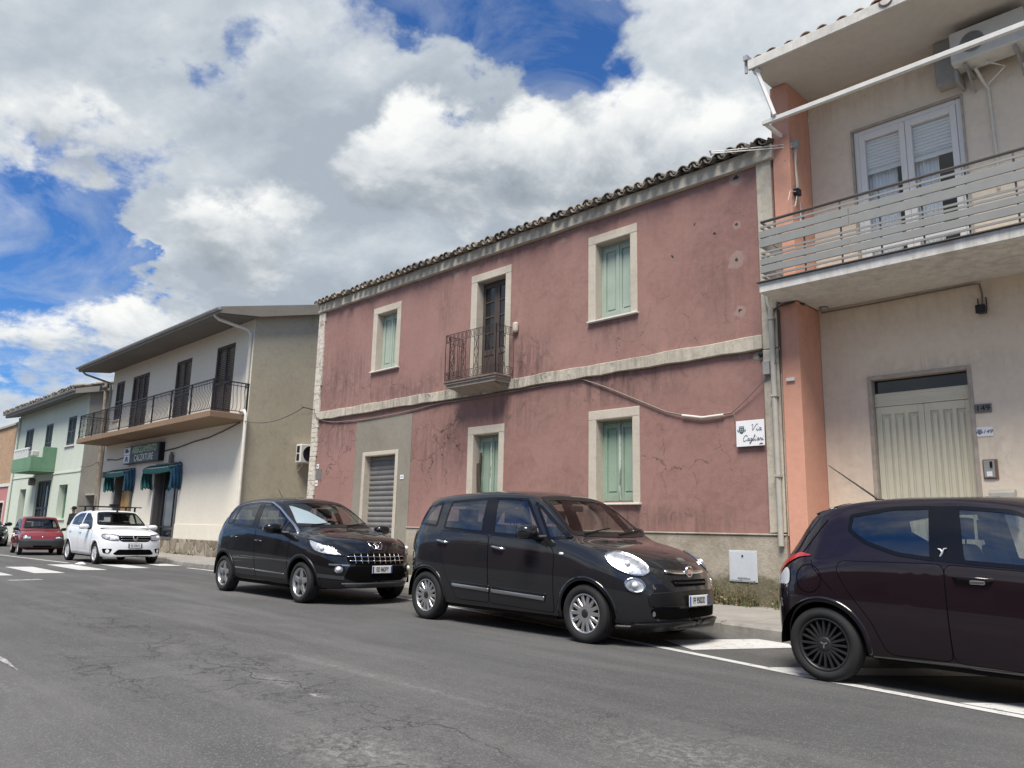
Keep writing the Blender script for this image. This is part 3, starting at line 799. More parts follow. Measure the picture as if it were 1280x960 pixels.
crack([(-7.14, 3.09), (-6.67, 2.99), (-5.94, 3.03), (-5.69, 2.94), (-5.36, 3.12), (-4.96, 3.04), (-4.71, 3.14)], .009)
crack([(-11.67, 3.22), (-10.4, 3.1), (-9.31, 2.95), (-8.6, 3.3), (-8.0, 3.2), (-6.75, 2.89)], .009); crack([(-9.77, 3.61), (-9.0, 3.4), (-8.0, 3.2)], .007)
crack([(-6.97, 2.27), (-6.3, 2.2), (-5.67, 2.15)], .006); crack([(-6.67, 2.99), (-6.8, 3.35), (-7.6, 3.7), (-8.6, 3.75)], .006); crack([(-5.94, 3.03), (-5.7, 3.4), (-5.75, 3.9)], .005)
crack([(-4.71, 3.14), (-4.1, 3.0), (-3.5, 3.1), (-2.9, 2.95)], .005); crack([(-14.5, 4.2), (-13, 4.0), (-11.8, 4.15)], .008); crack([(-5.69, 2.94), (-5.4, 2.6), (-5.5, 2.2)], .005)
tag(mk('road_cracks', mb, S('crack_dirt', (.033, .032, .031), .95)), kind='structure')

# ------------------------------------------------------------------ bits lying on the road, weeds at the wall
mb = MB(); c = Vector((-23.0, 6.72, .0)); r2 = random.Random(4)
vs = []
for i in range(6):
    for j in range(5):
        vs.append((c.x - .16 + i * .065 + r2.uniform(-.02, .02), c.y - .1 + j * .045 + r2.uniform(-.02, .02), (.015 if i in (0, 5) or j in (0, 4) else .03 + r2.uniform(0, .04))))
mb.add(vs, [(i * 5 + j, (i + 1) * 5 + j, (i + 1) * 5 + j + 1, i * 5 + j + 1) for i in range(5) for j in range(4)])
tag(mk('paper_litter', mb, M['litter'], solid=.004), 'crumpled white paper lying on the zebra crossing beside the white car', 'litter')
def weeds(name, label, x0, x1, y, n, hmax, seed):
    r = random.Random(seed); mb = MB()
    for i in range(n):
        x = x0 + (x1 - x0) * r.random(); cl = .5 + .5 * math.sin(x * 3.1) * math.sin(x * 7.3 + 1)
        if r.random() > .08 + .92 * cl * cl: continue
        h = hmax * (.25 + .75 * r.random() ** 1.6) * (.55 + .45 * cl); yy = y - r.uniform(0.0, .20)
        lean = r.uniform(-.5, .5) * h; ly = -r.uniform(0, .35) * h; w = r.uniform(.003, .009)
        mb.mat(0 if r.random() < .72 else 1)
        a = r.uniform(0, PI); cx, cy = math.cos(a) * w, math.sin(a) * w
        z0 = PZ - .01
        p = [(x, yy, z0), (x + lean * .3, yy + ly * .3, z0 + h * .55), (x + lean, yy + ly, z0 + h)]
        mb.add([(p[0][0] - cx, p[0][1] - cy, p[0][2]), (p[0][0] + cx, p[0][1] + cy, p[0][2]), (p[1][0] + cx * .8, p[1][1] + cy * .8, p[1][2]), (p[1][0] - cx * .8, p[1][1] - cy * .8, p[1][2]), p[2]], [(0, 1, 2, 3), (3, 2, 4)])
        if r.random() < .25:      # a low leafy tuft
            for k in range(r.randint(3, 7)):
                q = Vector((x + r.uniform(-.05, .05), yy - r.uniform(0, .05), z0 + r.uniform(.0, .4) * h)); d = Vector((r.uniform(-1, 1), r.uniform(-1, .2), r.uniform(.1, 1.1))) * r.uniform(.02, .065); e = d.orthogonal().normalized() * r.uniform(.008, .02)
                mb.mat(1 if r.random() < .7 else 0); mb.add([q, q + d * .5 + e, q + d, q + d * .5 - e], [(0, 1, 2, 3)])
        if r.random() < .5:      # seed head or leaves
            for k in range(r.randint(2, 5)):
                t = r.uniform(.35, 1); q = Vector(p[1]).lerp(Vector(p[2]), t) if t > .5 else Vector(p[0]).lerp(Vector(p[1]), t * 2)
                d = Vector((r.uniform(-1, 1), r.uniform(-1, .3), r.uniform(-.2, .9))) * r.uniform(.012, .034); e = d.orthogonal().normalized() * r.uniform(.005, .012)
                mb.add([q, q + d * .5 + e, q + d, q + d * .5 - e], [(0, 1, 2, 3)])
    return tag(mk(name, mb, [M['dryweed'], M['grnweed']]), label, kind='stuff')
weeds('dry_weeds', 'dry weeds growing along the foot of the pink house', -9.2, -4.9, 10.82, 1900, .46, 3)
weeds('sparse_weeds', 'sparse weeds along the stone base of the beige house', -28, -23, 10.86, 250, .14, 5)
# ------------------------------------------------------------------ pink house
GF = PZ                      # pavement level
YP = 10.9
pink = empty('pink_house', (-12, YP, 0), 'two storey pink plastered house with weathered green shutters and stained walls', 'house')
OPEN = [(-15.97, -15.10, 5.03, 6.50, .24), (-12.19, -11.27, 4.24, 6.52, .24), (-8.85, -8.01, 5.06, 6.55, .24),
        (-16.18, -14.90, GF, 2.88, .22), (-12.17, -11.36, 1.66, 3.13, .24), (-8.83, -7.99, 1.68, 3.16, .24)]
mb = MB()
mb.wall_y(-18.78, -5.25, 0, 7.3, YP, OPEN)
# sides, back
mb.quad((-18.78, 19, 0), (-18.78, YP, 0), (-18.78, YP, 7.3), (-18.78, 19, 7.3)); mb.quad((-5.25, YP, 0), (-5.25, 19, 0), (-5.25, 19, 7.3), (-5.25, YP, 7.3))
mb.quad((-5.25, 19, 0), (-18.78, 19, 0), (-18.78, 19, 7.3), (-5.25, 19, 7.3))
for x in (-18.78, -5.25): mb.add([(x, YP, 7.3), (x, 19, 7.3), (x, 15, 8.35)], [(0, 1, 2)])
mk('wall', mb, M['pink'], pink)
# plinth
mb = MB(); mb.box(-18.5, -16.645, YP - .055, YP - .001, 0, 1.16); mb.box(-14.33, -5.26, YP - .055, YP - .001, 0, 1.145)
mb.box(-14.33, -5.26, YP - .075, YP - .001, 1.145, 1.175)
mk('plinth', mb, M['plinth'], pink, bevel=.012)
mb = MB(); mb.wall_y(-16.64, -14.335, 0, 3.79, YP - .012, [(-16.18, -14.90, GF, 2.88, .011)])
for a, b, c, d in [(-16.64, -16.64, 0, 3.79), (-14.335, -14.335, 0, 3.79)]:
    mb.quad((a, YP - .012, c), (a, YP, c), (a, YP, d), (a, YP - .012, d))
mb2 = MB(); mb2.mat(0)
mb = MB()
mb.box(-16.64, -16.18, YP - .012, YP - .001, 0, 3.79); mb.box(-14.90, -14.335, YP - .012, YP - .001, 0, 3.79); mb.box(-16.18, -14.90, YP - .012, YP - .001, 2.88, 3.79)
tag(mk('render_patch', mb, M['patch'], pink), 'bare grey render patch round the roller shutter')
# cornice, string course, corner strips
def ragged(mb, x0, x1, y0, y1, z0, z1, st=.35, jz=.012, jy=.008, seed=1):
    """a hand-run plaster band: its edges wander a little"""
    r = random.Random(seed); n = max(2, int((x1 - x0) / st)); vs = []
    for i in range(n + 1):
        x = x0 + (x1 - x0) * i / n; a = r.uniform(-jz, jz); b = r.uniform(-jz, jz); c = r.uniform(-jy, jy)
        vs += [(x, y0 + c, z0 + a), (x, y0 + c, z1 + b), (x, y1, z1 + b), (x, y1, z0 + a)]
    fs = []
    for i in range(n):
        for k in range(4): fs.append((i * 4 + k, (i + 1) * 4 + k, (i + 1) * 4 + (k + 1) % 4, i * 4 + (k + 1) % 4)[::-1])
    fs += [(0, 1, 2, 3)[::-1], tuple(n * 4 + k for k in (0, 1, 2, 3))]
    mb.add(vs, fs)
mb = MB(); ragged(mb, -18.80, -5.2, YP - .10, YP + .25, 7.035, 7.28, seed=3, jz=.009)
mk('cornice', mb, M['cream'], pink, bevel=.012)
mb = MB(); ragged(mb, -18.47, -5.51, YP - .075, YP - .001, 3.975, 4.19, seed=5)
mk('string_course', mb, M['cream'], pink, bevel=.01)
mb = MB()
r = random.Random(8); z = .0
while z < 7.02:
    h = min(r.choice((.26, .39, .52)), 7.02 - z); w = r.choice((0, 0, .0, .02, .03)); mb.box(-18.79, -18.47 - w, YP - .05 - r.uniform(0, .006), YP - .001, z, z + h - .003); z += h
tag(mk('corner_strip', mb, M['peel'], pink, bevel=.006), 'peeling cream corner strip at the left end')
mb = MB(); ragged(mb, -5.515, -5.262, YP - .05, YP - .001, 1.18, 3.96, seed=9); mb.box(-5.512, -5.262, YP - .05, YP - .001, 3.961, 7.13)
tag(mk('corner_strip', mb, M['cream'], pink, bevel=.01), 'stained cream corner strip at the right end')
# roof with barrel tiles along the eave
def barrel(mb, x, y0, y1, z0, z1, r, up=True, n=7, th=.016, taper=.9):
    """one half-round tile from (y0,z0) to (y1,z1)"""
    vs = []
    for (y, z, rr) in ((y0, z0, r), (y1, z1, r * taper)):
        for o in (0, th):
            for k in range(n + 1):
                a = PI * k / n; c = math.cos(a) * (rr - o); s_ = math.sin(a) * (rr - o) * (1 if up else -1)
                vs.append((x + c, y, z + s_))
    m = n + 1; fs = []
    for k in range(n):
        fs.append((k, k + 1, 2 * m + k + 1, 2 * m + k)); fs.append((m + k, 3 * m + k, 3 * m + k + 1, m + k + 1))
        fs.append((k, m + k, m + k + 1, k + 1)); fs.append((2 * m + k, 2 * m + k + 1, 3 * m + k + 1, 3 * m + k))
    fs += [(0, 2 * m, 3 * m, m), (n, m + n, 3 * m + n, 2 * m + n)]
    mb.add(vs, fs, False)
def tile_roof(mb, x0, x1, ye, ze, yr, zr, sp, r, rows, seed, over=.0):
    rr = random.Random(seed); n = int((x1 - x0) / sp); sl = (zr - ze) / (yr - ye); L = (yr - ye) / rows
    mb.quad((x0, ye + .12, ze + .12 * sl - .03), (x1, ye + .12, ze + .12 * sl - .03), (x1, yr, zr - .03), (x0, yr, zr - .03))
    for j in range(rows):
        for i in range(n + 1):
            x = x0 + sp * i + rr.uniform(-.018, .018)
            ya = ye + j * L + (rr.uniform(-.06, .05) if j == 0 else rr.uniform(-.02, .02)); yb = ya + L * 1.12
            za = ze + (ya - ye) * sl; zb = ze + (yb - ye) * sl
            barrel(mb, x, ya, yb, za + .05 + rr.uniform(-.012, .012), zb + .035, r * rr.uniform(.93, 1.07), True)
            if j < 2: barrel(mb, x + sp / 2, ya - .03, yb - .03, za + .065, zb + .05, r * .95, False, taper=1.05)
mb = MB(); tile_roof(mb, -18.86, -5.3, YP - .22, 7.26, 15, 8.48, .232, .094, 10, 2)
mb.quad((-18.78, 19, 7.3), (-5.25, 19, 7.3), (-5.25, 15, 8.47), (-18.78, 15, 8.47)); mb.quad((-18.86, YP - .14, 7.292), (-18.86, YP + .3, 7.4), (-5.25, YP + .3, 7.4), (-5.25, YP - .14, 7.292))
mk('roof', mb, M['oldtile'], pink)

def shutter_leaf(mb, x0, x1, z0, z1, y, panels=2, th=.035):
    """a boarded leaf with stiles, rails and sunk panels"""
    s = .065
    mb.box(x0, x0 + s, y, y + th, z0, z1); mb.box(x1 - s, x1, y, y + th, z0, z1)
    zz = [z0] + [z0 + (z1 - z0) * k / panels for k in range(1, panels)] + [z1]
    mb.box(x0 + s, x1 - s, y + .003, y + th, z0, z0 + .12); mb.box(x0 + s, x1 - s, y + .003, y + th, z1 - .09, z1)
    for k in range(1, panels): mb.box(x0 + s, x1 - s, y + .003, y + th, zz[k] - .04, zz[k] + .04)
    mb.box(x0 + s, x1 - s, y + .028, y + th - .001, z0 + .12, z1 - .09); mb.box(x0 + s + .03, x1 - s - .03, y + .016, y + .028, z0 + .17, z1 - .14)

def stone_window(x0, x1, z0, z1, ztop, mat, label, old=False, bw=.165, ajar=0):
    """window in the pink wall: surround, sill, two green shutter leaves"""
    fr = MB(); zb = z0 - .025
    fr.box(x0 - bw, x0, YP - .035, YP - .001, zb, ztop - bw); fr.box(x1, x1 + bw * .85, YP - .035, YP - .001, zb, ztop - bw)
    fr.box(x0 - bw, x1 + bw * .85, YP - .037, YP - .001, ztop - bw, ztop)
    # reveals in the same stucco
    d = .235
    fr.box(x0, x0 + .012, YP - .034, YP + d, z0, ztop - bw); fr.box(x1 - .012, x1, YP - .034, YP + d, z0, ztop - bw); fr.box(x0, x1, YP - .034, YP + d, ztop - bw - .012, ztop - bw)
    w = tag(mk('window', fr, M['stone_trim'], pink, bevel=.008), label)
    sb = MB(); sb.box(x0 - bw - .01, x1 + bw * .85 + .01, YP - .075, YP + .02, zb - .035, zb - .002); sb.box(x0 + .012, x1 - .012, YP + .02, YP + d, zb - .03, zb + .012)
    mk('sill', sb, M['white_conc'], w, bevel=.006)
    xm = (x0 + x1) / 2; y = YP + .17
    fb = MB(); fb.box(x0 + .012, x0 + .05, y, y + .05, z0, ztop - bw - .012); fb.box(x1 - .05, x1 - .012, y, y + .05, z0, ztop - bw - .012); fb.box(x0 + .05, x1 - .05, y, y + .05, ztop - bw - .06, ztop - bw - .012)
    mk('frame', fb, mat, w)
    for a, b in ((x0 + .052, xm - .003), (xm + .003, x1 - .052)):
        lb = MB(); shutter_leaf(lb, a, b, z0 + .015, ztop - bw - .065, y - .01, 1)
        mk('shutter', lb, mat, w, bevel=.004)
    if True:
        ab = MB(); ab.box(xm - .022, xm + .022, y - .03, y - .011, z0 + .02, ztop - bw - .07); mk('astragal', ab, M['wornwood'] if old else mat, w, bevel=.004)
    return w
stone_window(-15.965, -15.105, 5.03, 6.50, 6.655, M['gshut_pale'], 'upper window near the left corner, pale green shutters closed')
stone_window(-8.845, -8.015, 5.06, 6.55, 6.71, M['gshut_pale'], 'upper window at the right, pale green shutters closed')
w3 = stone_window(-12.165, -11.365, 1.66, 3.13, 3.29, M['gshut'], 'lower window under the balcony with a broken brown board in its left side', True)
mb = MB(); mb.obox((-12.085, YP + .10, 2.1), (.10, .03, .85), Matrix.Rotation(rad(-4), 3, 'Y')); mb.obox((-12.07, YP + .115, 2.5), (.05, .025, .5), Matrix.Rotation(rad(3), 3, 'Y')); mb.tube([(-12.05, YP + .07, 2.25), (-11.98, YP + .06, 1.95), (-11.88, YP + .09, 1.8)], .01)
mk('broken_board', mb, M['brownwood'], w3)
stone_window(-8.825, -7.995, 1.68, 3.16, 3.32, M['gshut_old'], 'lower right window whose green shutters have blistered paint', True)
# balcony door
fr = MB(); x0, x1, zt = -12.19, -11.27, 6.52
fr.box(x0 - .18, x0, YP - .035, YP - .001, 4.24, zt); fr.box(x1, x1 + .15, YP - .035, YP - .001, 4.24, zt); fr.box(x0 - .18, x1 + .15, YP - .037, YP - .001, zt, zt + .165)
fr.box(x0, x0 + .012, YP - .034, YP + .235, 4.24, zt); fr.box(x1 - .012, x1, YP - .034, YP + .235, 4.24, zt); fr.box(x0, x1, YP - .034, YP + .235, zt - .012, zt)
bd = mk('balcony_door', fr, M['stone_trim'], pink, bevel=.008)
y = YP + .16
for a, b in ((x0 + .016, (x0 + x1) / 2 - .003), ((x0 + x1) / 2 + .003, x1 - .016)):
    lb = MB(); s = .075
    lb.box(a, a + s, y, y + .045, 4.25, zt - .02); lb.box(b - s, b, y, y + .045, 4.25, zt - .02)
    for za, zb in ((4.25, 4.40), (4.86, 4.98), (6.38, 6.50)): lb.box(a + s, b - s, y + .002, y + .045, za, zb)
    lb.box(a + s, b - s, y + .016, y + .04, 4.40, 4.86)
    for zz in (5.36, 5.72, 6.06): lb.box(a + s, b - s, y + .006, y + .04, zz - .018, zz + .018)
    lf = mk('door_leaf', lb, M['brownwood'], bd, bevel=.004)
    gb = MB(); gb.quad((a + s, y + .024, 4.98), (b - s, y + .024, 4.98), (b - s, y + .024, 6.38), (a + s, y + .024, 6.38)); mk('pane', gb, M['darkglass'], lf)
# balcony
bal = MB(); bx0, bx1, by = -12.62, -11.0, 10.37
bal.box(bx0 + .02, bx1 - .02, by + .02, YP - .076, 4.17, 4.205); bal.box(bx0 + .05, bx1 - .05, by + .05, YP - .076, 4.10, 4.169)
bal.prism([(by + .12, 4.10), (YP - .076, 4.0), (YP - .076, 4.099), (by + .10, 4.099)], 'x', bx0 + .12, bx1 - .12)
bl = mk('balcony', bal, M['slabedge'], pink, bevel=.012)
bal = MB(); bal.box(bx0, bx1, by, YP - .076, 4.206, 4.25); mk('slab_edge', bal, M['slabtop'], bl, bevel=.008)
rb = MB(); rz0, rz1 = 4.27, 5.27
def rail_run(p, q, n):
    p = Vector(p); q = Vector(q)
    for zz in (rz0, rz0 + .16, rz1 - .16, rz1): rb.bar((p.x, p.y, zz), (q.x, q.y, zz), .014 if zz in (rz0, rz1) else .008, .010)
    for i in range(n + 1):
        t = p.lerp(q, i / n); rb.bar((t.x, t.y, rz0), (t.x, t.y, rz1), .010, .010)
        if i < n:
            u = p.lerp(q, (i + 1) / n); m = (t + u) / 2
            if i % 3 == 1:
                rb.bar((t.x, t.y, rz0 + .16), (u.x, u.y, rz0 + .50), .008, .008); rb.bar((u.x, u.y, rz0 + .16), (t.x, t.y, rz0 + .50), .008, .008)
                rb.bar((t.x, t.y, rz0 + .50), (u.x, u.y, rz1 - .16), .008, .008); rb.bar((u.x, u.y, rz0 + .50), (t.x, t.y, rz1 - .16), .008, .008)
            for z_ in (rz0 + .03, rz1 - .13):
                a = t.lerp(u, .25); b = t.lerp(u, .75)
                rb.bar((a.x, a.y, z_), (a.x, a.y, z_ + .10), .007, .007); rb.bar((b.x, b.y, z_), (b.x, b.y, z_ + .10), .007, .007)
                rb.bar((a.x, a.y, z_), (b.x, b.y, z_), .007, .007); rb.bar((a.x, a.y, z_ + .10), (b.x, b.y, z_ + .10), .007, .007)
rail_run((bx0 + .02, by + .02, 0), (bx1 - .02, by + .02, 0), 12); rail_run((bx0 + .02, by + .02, 0), (bx0 + .02, YP, 0), 4); rail_run((bx1 - .02, by + .02, 0), (bx1 - .02, YP, 0), 4)
for i in range(14): rb.box(bx0 + .02 + i * .113, bx0 + .04 + i * .113, by + .012, by + .022, 4.246, rz0)
mk('railing', rb, M['iron'], bl)
# roller shutter door
mb = MB(); x0, x1, zt = -16.18, -14.90, 2.88
mb.box(x0 - .10, x0, YP - .03, YP - .013, GF, zt + .09); mb.box(x1, x1 + .10, YP - .03, YP - .013, GF, zt + .09); mb.box(x0, x1, YP - .03, YP - .013, zt, zt + .09)
mb.box(x0, x0 + .012, YP - .029, YP + .215, GF, zt); mb.box(x1 - .012, x1, YP - .029, YP + .215, GF, zt); mb.box(x0, x1, YP - .029, YP + .215, zt - .012, zt)
rd = tag(mk('roller_shutter_door', mb, M['stone_trim'], pink, bevel=.006), 'closed grey metal roller shutter set in bare render')
sb = MB(); prof = []; z = GF + .02
while z < zt - .02:
    for k in range(5): prof.append((YP + .165 - .022 * math.sin(PI * k / 5), z + .122 * k / 5))
    prof.append((YP + .167, z + .118)); z += .125
vs = [(x0 + .014, p[0], p[1]) for p in prof] + [(x1 - .014, p[0], p[1]) for p in prof]; n = len(prof)
sb.add(vs, [(i, n + i, n + i + 1, i + 1) for i in range(n - 1)])
mk('roller_curtain', sb, M['rollmetal'], rd)

# things fixed on the pink wall
def plate_sign(name, label, x0, x1, z0, z1, y, lines, mat, ink, cat, th=.012, cre=False):
    mb = MB(); mb.box(x0, x1, y - th, y - .002, z0, z1)
    o = tag(mk(name, mb, mat, None, bevel=.003), label, cat)
    return o
def child_text(parent, txt, size, c, ink, shear=0, sx=1, spacing=1.0, bold=0, name='lettering'):
    mb = MB(); put_text(mb, txt, size, c, (1, 0, 0), (0, 0, 1), shear, .0015, spacing, sx, bold)
    return mk(name, mb, ink, parent)
sg = plate_sign('street_sign', 'white rectangular street name plate with a crest and script lettering on the pink wall', -6.0, -5.53, 2.485, 2.885, YP - .052, [], M['signwhite'], None, 'street sign')
ys = YP - .068
# the two words in a flowing hand: pen strokes in letter units
PEN = {'V': (1.0, [[(.0, .95), (.12, 1.08), (.22, 1.0), (.30, .45), (.38, .02), (.55, .5), (.78, 1.0), (.95, 1.12), (1.02, 1.0)]]),
       'i': (.34, [[(-.05, .12), (.08, .45), (.10, .12), (.18, .0), (.34, .16)], [(.15, .68), (.18, .72)]]),
       'a': (.55, [[(.40, .42), (.22, .52), (.06, .30), (.12, .03), (.30, .12), (.42, .48), (.38, .10), (.46, .0), (.58, .16)]]),
       'C': (.85, [[(.72, .98), (.80, .84), (.70, .80), (.62, .98), (.45, 1.06), (.20, .80), (.10, .35), (.26, .0), (.52, .04), (.80, .22)]]),
       'g': (.52, [[(.40, .42), (.22, .52), (.06, .30), (.14, .05), (.32, .14), (.42, .48), (.34, -.25), (.16, -.48), (.04, -.34), (.24, -.12), (.55, .16)]]),
       'l': (.34, [[(-.04, .12), (.22, .75), (.24, 1.08), (.12, 1.0), (.08, .3), (.14, .0), (.34, .16)]]),
       'r': (.44, [[(-.04, .12), (.10, .50), (.14, .42), (.30, .46), (.24, .12), (.30, .0), (.46, .16)]])}
def script(parent, word, size, x, z, y, ink, slant=.28, r=.003):
    mb = MB(); cx = 0
    for ch in word:
        w, strokes = PEN[ch]
        for st in strokes:
            p = chaikin([(a, b) for a, b in st], 2)
            mb.tube([(x + (cx + a + b * slant) * size, y, z + b * size) for a, b in p], r if len(st) > 2 else r * 1.3, 5)
        cx += w
    return mk('script', mb, ink, parent)
script(sg, 'Via', .098, -5.76, 2.715, ys, M['ink_purple'])
script(sg, 'Cagliari', .090, -5.90, 2.565, ys, M['ink_purple'])
mb = MB(); mb.box(-5.62, -5.555, ys - .001, ys + .001, 2.508, 2.516); mb.box(-5.60, -5.57, ys - .001, ys + .001, 2.52, 2.527); mk('small_print', mb, M['emblemred'], sg)
def crest(parent, c, s, ink):
    mb = MB(); x, y, z = c
    sh = [(-.5, .45), (-.5, -.1), (-.34, -.42), (0, -.62), (.34, -.42), (.5, -.1), (.5, .45)]
    mb.prism([(x + p[0] * s, z + p[1] * s) for p in sh], 'y', y, y + .002)
    for k in range(5): mb.prism([(x + (-.5 + k * .22) * s, z + .52 * s), (x + (-.5 + k * .22 + .12) * s, z + .52 * s), (x + (-.5 + k * .22 + .12) * s, z + .80 * s), (x + (-.5 + k * .22) * s, z + .80 * s)], 'y', y, y + .002)
    for sg_ in (-1, 1): mb.prism([(x + sg_ * .55 * s, z - .35 * s), (x + sg_ * .85 * s, z - .05 * s), (x + sg_ * .72 * s, z + .3 * s), (x + sg_ * .6 * s, z)], 'y', y, y + .002)
    o = mk('crest', mb, ink, parent)
    m2 = MB(); m2.prism([(x - .30 * s, z + .28 * s), (x - .30 * s, z - .08 * s), (x, z - .38 * s), (x + .30 * s, z - .08 * s), (x + .30 * s, z + .28 * s)], 'y', y - .002, y - .0005)
    mk('field', m2, M['bluegrey'], o)
    m3 = MB(); m3.box(x - .06 * s, x + .06 * s, y - .004, y - .0025, z - .25 * s, z + .24 * s); m3.box(x - .24 * s, x + .24 * s, y - .004, y - .0025, z - .02 * s, z + .08 * s); mk('device', m3, ink, o)
    return o
crest(sg, (-5.905, ys, 2.735), .085, M['ink_teal'])
# meter door in the plinth
mb = MB(); yz = YP - .056
mb.box(-6.185, -5.725, yz - .016, yz - .001, .46, .92)
mdr = tag(mk('meter_cabinet', mb, M['bluegrey'], None, bevel=.004), 'pale grey utility cabinet door set in the plinth by the weeds', 'utility box')
mb = MB(); mb.box(-6.165, -5.745, yz - .021, yz - .017, .48, .90); dr = mk('door', mb, M['bluegrey'], mdr, bevel=.003)
mb = MB(); mb.cyl((-5.955, yz - .022, .84), (-5.955, yz - .032, .84), .014, 10); mk('lock', mb, M['blackplastic'], dr)
mb = MB(); r = random.Random(3); pts = []
for k in range(26): pts.append((-6.04 + k * .008, yz - .0235, .51 + .016 * math.sin(k * 1.9) + .008 * r.uniform(-1, 1)))
mb.tube(pts, .0032, 5); mk('scribble', mb, M['ink_black'], dr)
# house numbers
def num_plate(txt, x, z, label, w=.11, h=.13, y=YP):
    mb = MB(); mb.box(x - w / 2, x + w / 2, y - .012, y - .002, z - h / 2, z + h / 2)
    o = tag(mk('house_number', mb, M['signwhite'], None, bevel=.003), label, 'number plate')
    if txt: child_text(o, txt, h * .52, (x, y - .0135, z), M['ink_purple'])
    else:
        q = MB(); q.box(x - w * .28, x - w * .02, y - .0145, y - .0125, z - h * .16, z + h * .16); q.box(x + w * .04, x + w * .30, y - .0145, y - .0125, z - h * .14, z + h * .18)
        mk('worn_figures', q, M['cable'], o)
num_plate('147', -14.62, 2.31, 'small white number plate to the right of the roller shutter', .13, .10, YP - .012)
num_plate('', -18.40, 2.72, 'small white number plate at the left corner of the pink house, upper of two', .11, .12)
num_plate('', -18.42, 2.27, 'small white number plate at the left corner of the pink house, lower of two', .13, .15)
mb = MB(); mb.box(-18.455, -18.2, YP - .008, YP - .001, 2.36, 2.64); tag(mk('faded_patch', mb, M['plaque'], pink), 'square of missing plaster between two number plates')
# cables
mb = MB()
def sag(a, b, s, n=8):
    a = Vector(a); b = Vector(b)
    return [a.lerp(b, i / n) + Vector((0, 0, -s * 4 * (i / n) * (1 - i / n))) for i in range(n + 1)]
yc = YP - .03
pts = [(-18.62, YP - .10, 4.22), (-18.5, yc - .06, 4.05), (-18.2, yc, 3.93), (-17.7, yc, 3.86), (-16.35, yc, 3.80), (-14.9, yc, 3.83), (-13.2, yc, 3.925), (-12.0, yc, 3.905), (-10.6, yc, 3.94), (-9.6, yc, 3.965), (-9.15, yc, 3.955), (-8.6, yc, 3.74), (-7.9, yc, 3.43), (-7.3, yc, 3.16), (-6.9, yc - .01, 3.055), (-6.5, yc - .01, 3.005), (-6.08, yc, 3.035)]
mb.tube(pts, .013, 6)
cb = tag(mk('wall_cable', mb, M['cable'], None), 'grey cable sagging across the pink wall below the string course', 'cable')
mb = MB(); mb.tube([(-6.98, yc - .012, 3.07), (-6.6, yc - .014, 3.0), (-6.22, yc - .012, 3.012)], .023, 8); mk('sleeve', mb, M['cable_w'], cb)
mb = MB(); mb.tube(sag((-6.08, yc, 3.035), (-5.40, YP - .09, 3.56), .02), .009, 6); mb.tube([(-5.40, YP - .09, 3.56), (-5.30, YP - .11, 3.7), (-5.22, YP - .08, 3.95)], .009, 6)
mb.tube([(-6.05, yc, 3.03), (-6.02, yc, 2.9), (-6.0, YP - .06, 2.8)], .006, 5)
mk('drop_wire', mb, M['cable'], cb)
mb = MB(); mb.box(-5.49, -5.38, YP - .13, YP - .051, 3.55, 3.76)
tag(mk('junction_box', mb, M['acgrey'], None, bevel=.008), 'grey junction box on the cream corner strip above the street sign', 'junction box')
mb = MB(); mb.tube([(-5.40, YP - .09, 4.98), (-5.39, YP - .09, 4.7), (-5.34, YP - .09, 4.55)], .03, 10); mb.tube([(-5.335, YP - .09, 4.58), (-5.325, YP - .09, 1.0)], .042, 12)
for z_ in (4.4, 3.2, 2.0): mb.box(-5.385, -5.275, YP - .14, YP - .051, z_, z_ + .035)
tag(mk('downpipe', mb, M['pipe'], None), 'grey rain pipe on the cream strip between pink and peach houses', 'pipe')
# broken plaster niche at the string course
mb = MB(); mb.ball((-5.60, YP + .02, 3.88), (.13, .035, .09), 10, 7); mk('broken_plaster', mb, M['plinth'], pink); mb = MB(); mb.ball((-5.545, YP - .04, 3.90), (.05, .03, .05), 8, 6); mk('hole', mb, M['darkhole'], pink)
mb = MB(); mb.box(-11.0, -10.87, YP - .1, YP - .001, 5.15, 5.38); mk('rail_anchor', mb, M['cream'], bl, bevel=.05, seg=3)
# wire to the beige house, iron hook
mb = MB(); mb.tube([(-18.78, YP - .05, 4.3), (-18.86, YP - .35, 4.34)], .015, 6); mb.tube([(-18.7, YP - .05, 4.28), (-18.62, YP - .2, 4.26)], .012, 6)
mb.tube(sag((-18.84, YP - .3, 4.34), (-22.75, YP - .15, 4.32), .22, 12), .010, 5)
tag(mk('span_wire', mb, M['cable_d'], None), 'thin dark wire strung between the beige house and the pink house', 'cable')
# ------------------------------------------------------------------ peach house (right)
YW = 11.65
peach = empty('peach_house', (0, YW, 0), 'peach plastered house with orange pilaster, slatted balcony and cream double door', 'house')
XR = 6.5
DO = (-4.235, -2.945, GF, 3.455, .16); FW = (-4.265, -2.715, 4.815, 7.455, .315, 1)
D2 = (1.2, 2.5, GF, 3.455, .16)
mb = MB(); mb.wall_y(-4.95, XR, 0, 8.30, YW, [DO, FW, D2])
mb.quad((-5.235, 19, 0), (-5.235, YP + .04, 0), (-5.235, YP + .04, 8.3), (-5.235, 19, 8.3)); mb.quad((XR, YW, 0), (XR, 19, 0), (XR, 19, 8.3), (XR, YW, 8.3)); mb.quad((XR, 19, 0), (-5.235, 19, 0), (-5.235, 19, 8.3), (XR, 19, 8.3))
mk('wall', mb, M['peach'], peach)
mb = MB(); mb.box(-5.235, -4.95, YP - .015, YW - .001, 0, 4.648); mb.box(-5.235, -4.95, YP - .015, YW - .001, 4.812, 8.279)
tag(mk('pilaster', mb, M['orange'], peach, bevel=.01), 'orange pilaster at the left end')
